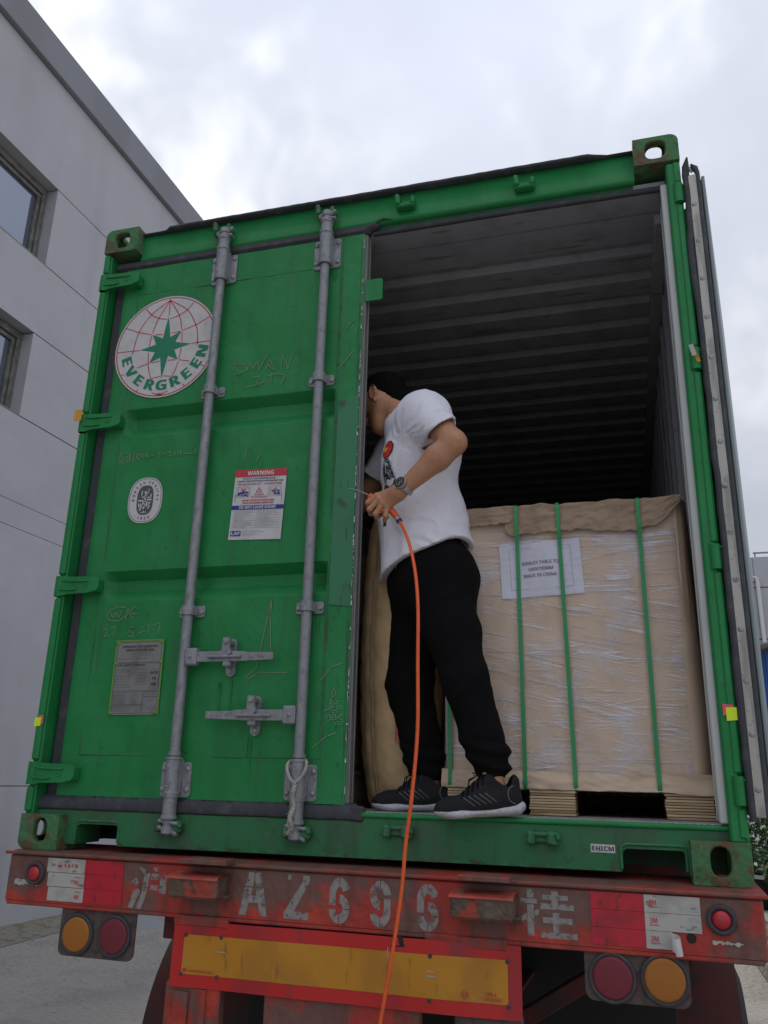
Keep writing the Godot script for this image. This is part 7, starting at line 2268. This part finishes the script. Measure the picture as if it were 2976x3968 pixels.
	up.cap(Vector3(0.06, 0.040, 0), Vector3(0.165, 0.030, 0.006), 0.047, 0.040, 0.02, Vector3.UP, 1.15)
	up.cap(Vector3(0.165, 0.030, 0.006), Vector3(0.190, 0.028, 0.006), 0.040, 0.032, 0.02, Vector3.UP, 1.25)
	up.cap(Vector3(-0.022, 0.045, 0), Vector3(-0.026, 0.098, 0), 0.033, 0.028, 0.015)
	up.cap(Vector3(0.0, 0.06, 0), Vector3(0.012, 0.086, 0), 0.040, 0.036, 0.02)
	up.cap(Vector3(0.10, 0.070, 0.002), Vector3(0.040, 0.112, 0), 0.022, 0.022, 0.02, Vector3.FORWARD, 0.8)
	up.cut(Vector3(0, 0.022, 0), Vector3.DOWN, 0.5)
	up.cap(Vector3(-0.004, 0.088, 0), Vector3(0.004, 0.14, 0), 0.030, 0.040, 0.008, Vector3.ZERO, 1.0, 1)
	var um := MB.new()
	up.surface(um)
	var sl := Field.new(Vector3(-0.09, -0.02, -0.07), Vector3(0.26, 0.07, 0.07), 0.0045)
	sl.cap(Vector3(-0.018, 0.018, 0), Vector3(0.06, 0.016, 0), 0.041, 0.036, 0.02, Vector3.UP, 2.0)
	sl.cap(Vector3(0.06, 0.016, 0), Vector3(0.15, 0.013, 0.005), 0.040, 0.046, 0.02, Vector3.UP, 2.7)
	sl.cap(Vector3(0.15, 0.013, 0.005), Vector3(0.188, 0.021, 0.006), 0.045, 0.034, 0.02, Vector3.UP, 2.2)
	sl.cap(Vector3(-0.030, 0.022, 0), Vector3(-0.034, 0.026, 0), 0.036, 0.034, 0.01, Vector3.UP, 1.6)
	sl.cut(Vector3(0, 0.0, 0), Vector3.DOWN, 0.5)
	var so := MB.new()
	sl.surface(so)
	var st := MB.new()
	for i in 5:
		var x := 0.055 + i * 0.017
		var p := PackedVector3Array()
		for k in 7:
			var u := (k - 3) / 3.0
			p.append(up.hit(Vector3(x + absf(u) * 0.014, 0.2, u * 0.028), Vector3.DOWN, 0.2) + Vector3(0, 0.001, 0))
		st.tube(p, [0.0026], 6, true, 0.7)
	var lw := MB.new()
	for sd in [-1.0, 1.0]:
		for i in 5:
			var p := PackedVector3Array()
			for k in 7:
				var u := k / 6.0
				p.append(up.hit(Vector3(0.135 - i * 0.017 - u * 0.034, 0.072 - 0.008 * (4 - i) * 0.3 - u * 0.028, sd * 0.09), Vector3(0, 0, -sd), 0.12) + Vector3(0, 0, sd * 0.0006))
			lw.tube(p, [0.0012, 0.0016, 0.0010], 5)
	var tag0 := MB.new()
	for q in [[0.0, 0.0, 0.006, 0.010], [0.007, -0.004, 0.012, 0.006], [0.004, 0.010, 0.008, 0.014]]:
		var p0 := up.hit(Vector3(0.052, 0.103 + q[0] * 0.6, 0.06), Vector3(0, 0, -1), 0.1)
		tag0.box(p0 + Vector3(-q[0] * 1.4 + 0.004, q[1] * 0.8, 0.0012), Vector3(0.005, q[3] - q[1], 0.002), 0.0)
	var hl := MB.new()
	for sd in [-1.0, 1.0]:
		var p := PackedVector3Array()
		for k in 9:
			var a := PI * k / 8.0
			p.append(up.hit(Vector3(-0.028 + 0.026 * sin(a) * 0.9, 0.062 + 0.026 * cos(a), sd * 0.09), Vector3(0, 0, -sd), 0.12))
		hl.tube(p, [0.0012], 5)
	var ends := MB.new()
	ends.tube(PackedVector3Array([Vector3(0.052, 0.118, 0.008), Vector3(0.075, 0.122, 0.03), Vector3(0.098, 0.112, 0.04), Vector3(0.102, 0.09, 0.043)]), [0.0019], 6)
	ends.tube(PackedVector3Array([Vector3(0.052, 0.118, -0.008), Vector3(0.08, 0.126, -0.02), Vector3(0.112, 0.108, -0.032), Vector3(0.118, 0.085, -0.036)]), [0.0019], 6)
	ends.tube(PackedVector3Array([Vector3(0.05, 0.116, 0.0), Vector3(0.085, 0.124, 0.012), Vector3(0.09, 0.132, 0.018), Vector3(0.07, 0.127, 0.012), Vector3(0.05, 0.117, 0.0)]), [0.0019], 6)
	var kn0 := worn(mottled(Color(0.0065, 0.0065, 0.0078), [[Color(0.014, 0.015, 0.017), 0.08, 0.5, 0.9, 0.5, 166]], 128), 0.85, 0.0, 6.0, false)
	bumpy(kn0, 0.2, 167, 0.5)
	var solem := worn(mottled(Color(0.50, 0.50, 0.53), [[Color(0.30, 0.29, 0.28), 0.05, 0.5, 0.85, 0.6, 168], [Color(0.16, 0.15, 0.14), 0.1, 0.72, 0.9, 0.5, 169]], 128), 0.7, 0.0, 6.0, false)
	var greym := mat(Color(0.16, 0.165, 0.18), 0.6)
	for q in [[Vector3(0.521, 0.1655, -0.036), 0.0], [Vector3(0.262, 0.165, -0.228), 0.0]]:
		var sh := obj("shoe", um, kn0, who)
		var near: bool = q[0].x > 0.4
		var yaw := atan2(0.36, -0.93) if near else atan2(0.345, -0.94)
		sh.transform = Transform3D(Basis(Vector3.UP, -yaw) * Basis(Vector3.BACK, -0.07 if near else -0.01), q[0] - Vector3(0.25, 0.165, -0.15))
		obj("sole", so, solem, sh)
		obj("lace", st, tcl, sh)
		obj("stripe", lw, greym, sh)
		obj("tongue_mark", tag0, M.white, sh)
		obj("heel_piping", hl, greym, sh)
		obj("lace_bow", ends, tcl, sh)

	# wristwatch
	var ax := (elL - wrL).normalized()
	var wc := wrL + ax * 0.022
	var n := (Vector3(0.10, 0.40, 0.91) - ax * Vector3(0.10, 0.40, 0.91).dot(ax)).normalized()
	var e2 := ax.cross(n)
	var wb := MB.new()
	for i in 22:
		var a := TAU * i / 22.0
		if cos(a) > 0.80: continue
		var rd := n * cos(a) + e2 * sin(a)
		wb.box(wc + rd * 0.0335, Vector3(0.018, 0.0028, 0.0088), 0.0009, Basis(ax, rd, ax.cross(rd)))
	var steel := mat(Color(0.42, 0.42, 0.43), 0.28, 0.85)
	var wn: MeshInstance3D = put.call("wristwatch", wb, steel, who)
	var cs := MB.new()
	var cp := wc + n * 0.030
	cs.lathe(cp, n, [[0.0, 0.0], [0.0195, 0.0], [0.0215, 0.003], [0.0215, 0.008], [0.0195, 0.0105], [0.0165, 0.0112], [0.0160, 0.0098]], 32)
	cs.rod(cp + e2 * 0.0 - ax * 0.0 + (ax * 0.021) + n * 0.006, cp + ax * 0.025 + n * 0.006, 0.0025, 8)
	put.call("case", cs, steel, wn)
	var bz := MB.new()
	bz.lathe(cp, n, [[0.0198, 0.0103], [0.0182, 0.0118], [0.0160, 0.0116]], 32)
	put.call("bezel", bz, M.black, wn)
	var dl := MB.new()
	dl.lathe(cp, n, [[0.0162, 0.0100], [0.0, 0.0101]], 32)
	put.call("dial", dl, mat(Color(0.015, 0.017, 0.02), 0.3), wn)
	var hn := MB.new()
	for i in 12:
		var a := TAU * i / 12.0
		var rd := ax * cos(a) + e2 * sin(a)
		hn.box(cp + rd * 0.013 + n * 0.0104, Vector3(0.0030, 0.0006, 0.0011), 0.0, Basis(rd, n, rd.cross(n)))
	for q in [[0.5, 0.008, 0.0016], [2.6, 0.011, 0.0012]]:
		var rd := ax * cos(q[0]) + e2 * sin(q[0])
		hn.box(cp + rd * q[1] * 0.5 + n * 0.0108, Vector3(q[1], 0.0005, q[2]), 0.0, Basis(rd, n, rd.cross(n)))
	put.call("hands_and_marks", hn, M.white, wn)

func build_air_line() -> void:
	# blow gun in the hand, its hose running down in front of the trailer to the yard
	var origin := Vector3(0.15, GROUND, 0.4)
	var t := thing("air_blow_gun", "orange air blow gun gripped in the hand, its orange hose hanging down past the trailer", "air hose", origin)
	var orange := worn(mottled(Color(0.78, 0.115, 0.02), [[Color(0.62, 0.09, 0.02), 0.02, 0.45, 0.85, 0.6, 190], [Color(0.25, 0.07, 0.03), 0.06, 0.74, 0.9, 0.5, 191]], 128), 0.45, 0.0, 4.0)
	var P := func(x: float, y: float, z: float) -> Vector3: return Vector3(x, y, z) - origin
	var nm := MB.new()
	nm.tube(PackedVector3Array([P.call(0.088, 1.213, 0.049), P.call(0.060, 1.2295, 0.047), P.call(0.028, 1.2455, 0.044), P.call(0.014, 1.2505, 0.042), P.call(-0.006, 1.2575, 0.039)]), [0.0024], 10)
	obj("nozzle", nm, M.galv, t)
	var gm := MB.new()
	gm.tube(PackedVector3Array([P.call(0.076, 1.2185, 0.048), P.call(0.088, 1.213, 0.048), P.call(0.115, 1.193, 0.047), P.call(0.145, 1.170, 0.046), P.call(0.160, 1.156, 0.047), P.call(0.178, 1.132, 0.050)]), [0.008, 0.012, 0.0135, 0.0125, 0.0125, 0.011], 16)
	gm.tube(PackedVector3Array([P.call(0.083, 1.228, 0.046), P.call(0.076, 1.222, 0.044), P.call(0.070, 1.208, 0.046)]), [0.006, 0.008, 0.005], 10)
	gm.tube(PackedVector3Array([P.call(0.094, 1.190, 0.050), P.call(0.118, 1.164, 0.058), P.call(0.132, 1.150, 0.066)]), [0.006, 0.006, 0.005], 10)
	obj("grip", gm, orange, t)
	var cm := MB.new()
	var ca: Vector3 = P.call(0.176, 1.1345, 0.050); var cb: Vector3 = P.call(0.1875, 1.1165, 0.053)
	cm.tube(PackedVector3Array([ca, ca.lerp(cb, 0.7)]), [0.0098], 14)
	obj("coupling", cm, M.alu, t)
	var co := MB.new()
	co.tube(PackedVector3Array([ca.lerp(cb, 0.68), cb]), [0.0112], 14)
	obj("collar", co, M.navy, t)
	var cv := Curve3D.new()
	var pts := [[0.187, 1.118, 0.053], [0.205, 1.088, 0.072], [0.231, 1.042, 0.115], [0.262, 0.965, 0.165], [0.289, 0.87, 0.215], [0.305, 0.76, 0.25], [0.312, 0.60, 0.275], [0.317, 0.40, 0.29], [0.305, 0.22, 0.30], [0.290, 0.10, 0.30], [0.279, -0.03, 0.30], [0.255, -0.19, 0.30], [0.225, -0.36, 0.30], [0.17, -0.70, 0.31], [0.12, -1.10, 0.36], [0.10, -1.36, 0.45], [0.16, -1.44, 0.62], [0.5, -1.444, 0.95], [1.2, -1.444, 1.0], [1.7, -1.444, 0.4]]
	for i in pts.size():
		var a: Array = pts[maxi(i - 1, 0)]; var b: Array = pts[mini(i + 1, pts.size() - 1)]
		var tg := (Vector3(b[0], b[1], b[2]) - Vector3(a[0], a[1], a[2])) / 6.0
		cv.add_point(P.call(pts[i][0], pts[i][1], pts[i][2]), -tg, tg)
	var hm := MB.new()
	hm.tube(cv.tessellate_even_length(6, 0.015), [0.0054], 12)
	obj("hose", hm, orange, t)

func build_rope() -> void:
	var t := thing("seal_rope", "frayed white cord looped round the foot of the right lock rod", "cord", Vector3(-0.166, 0.13, 0.0))
	var m := worn(mottled(Color(0.44, 0.43, 0.40), [[Color(0.25, 0.24, 0.21), 0.05, 0.4, 0.8, 0.7, 170]], 128), 0.9, 0.0, 5.0)
	var path := PackedVector3Array()
	for q in [[-0.026, 0.188, -0.012], [-0.031, 0.170, 0.010], [-0.020, 0.138, 0.017], [-0.004, 0.118, 0.018], [0.004, 0.118, 0.018], [0.026, 0.140, 0.015], [0.036, 0.166, 0.008], [0.031, 0.184, -0.006], [0.018, 0.192, -0.02]]: path.append(Vector3(q[0], q[1], q[2]))
	var loop := MB.new()
	var dn := PackedVector3Array()
	for i in 30: dn.append(Vector3(0.001 - 0.006 * i / 29.0 + 0.003 * sin(i * 0.5), 0.122 - 0.150 * i / 29.0, 0.018 + 0.005 * sin(i * 0.35) - 0.004 * i / 29.0))
	for src in [path, dn]:
		var cv := Curve3D.new()
		for i in src.size():
			var tg: Vector3 = (src[mini(i + 1, src.size() - 1)] - src[maxi(i - 1, 0)]) / 6.0
			cv.add_point(src[i], -tg, tg)
		var line := cv.tessellate_even_length(5, 0.0035)
		for k in 3:
			var p := PackedVector3Array()
			for i in line.size():
				var tg := (line[mini(i + 1, line.size() - 1)] - line[maxi(i - 1, 0)]).normalized()
				var sd := tg.cross(Vector3.BACK).normalized()
				var ot := tg.cross(sd)
				var a := TAU * k / 3.0 + i * 0.55
				var r := 0.0030 if src == path else 0.0044
				p.append(line[i] + sd * cos(a) * r + ot * sin(a) * r)
			loop.tube(p, [0.0030 if src == path else 0.0040], 6)
	obj("cord", loop, m, t)
	var fr := MB.new()
	var rng := RandomNumberGenerator.new()
	rng.seed = 3
	for k in 26:
		var b0: Vector3 = dn[rng.randi_range(12, 29)]
		fr.tube(PackedVector3Array([b0, b0 + Vector3(rng.randf_range(-0.012, 0.012), rng.randf_range(-0.018, 0.0), rng.randf_range(0.0, 0.008)), b0 + Vector3(rng.randf_range(-0.02, 0.02), rng.randf_range(-0.035, -0.01), rng.randf_range(0.0, 0.01))]), [0.0009], 4)
	obj("frayed_fibres", fr, m, t)
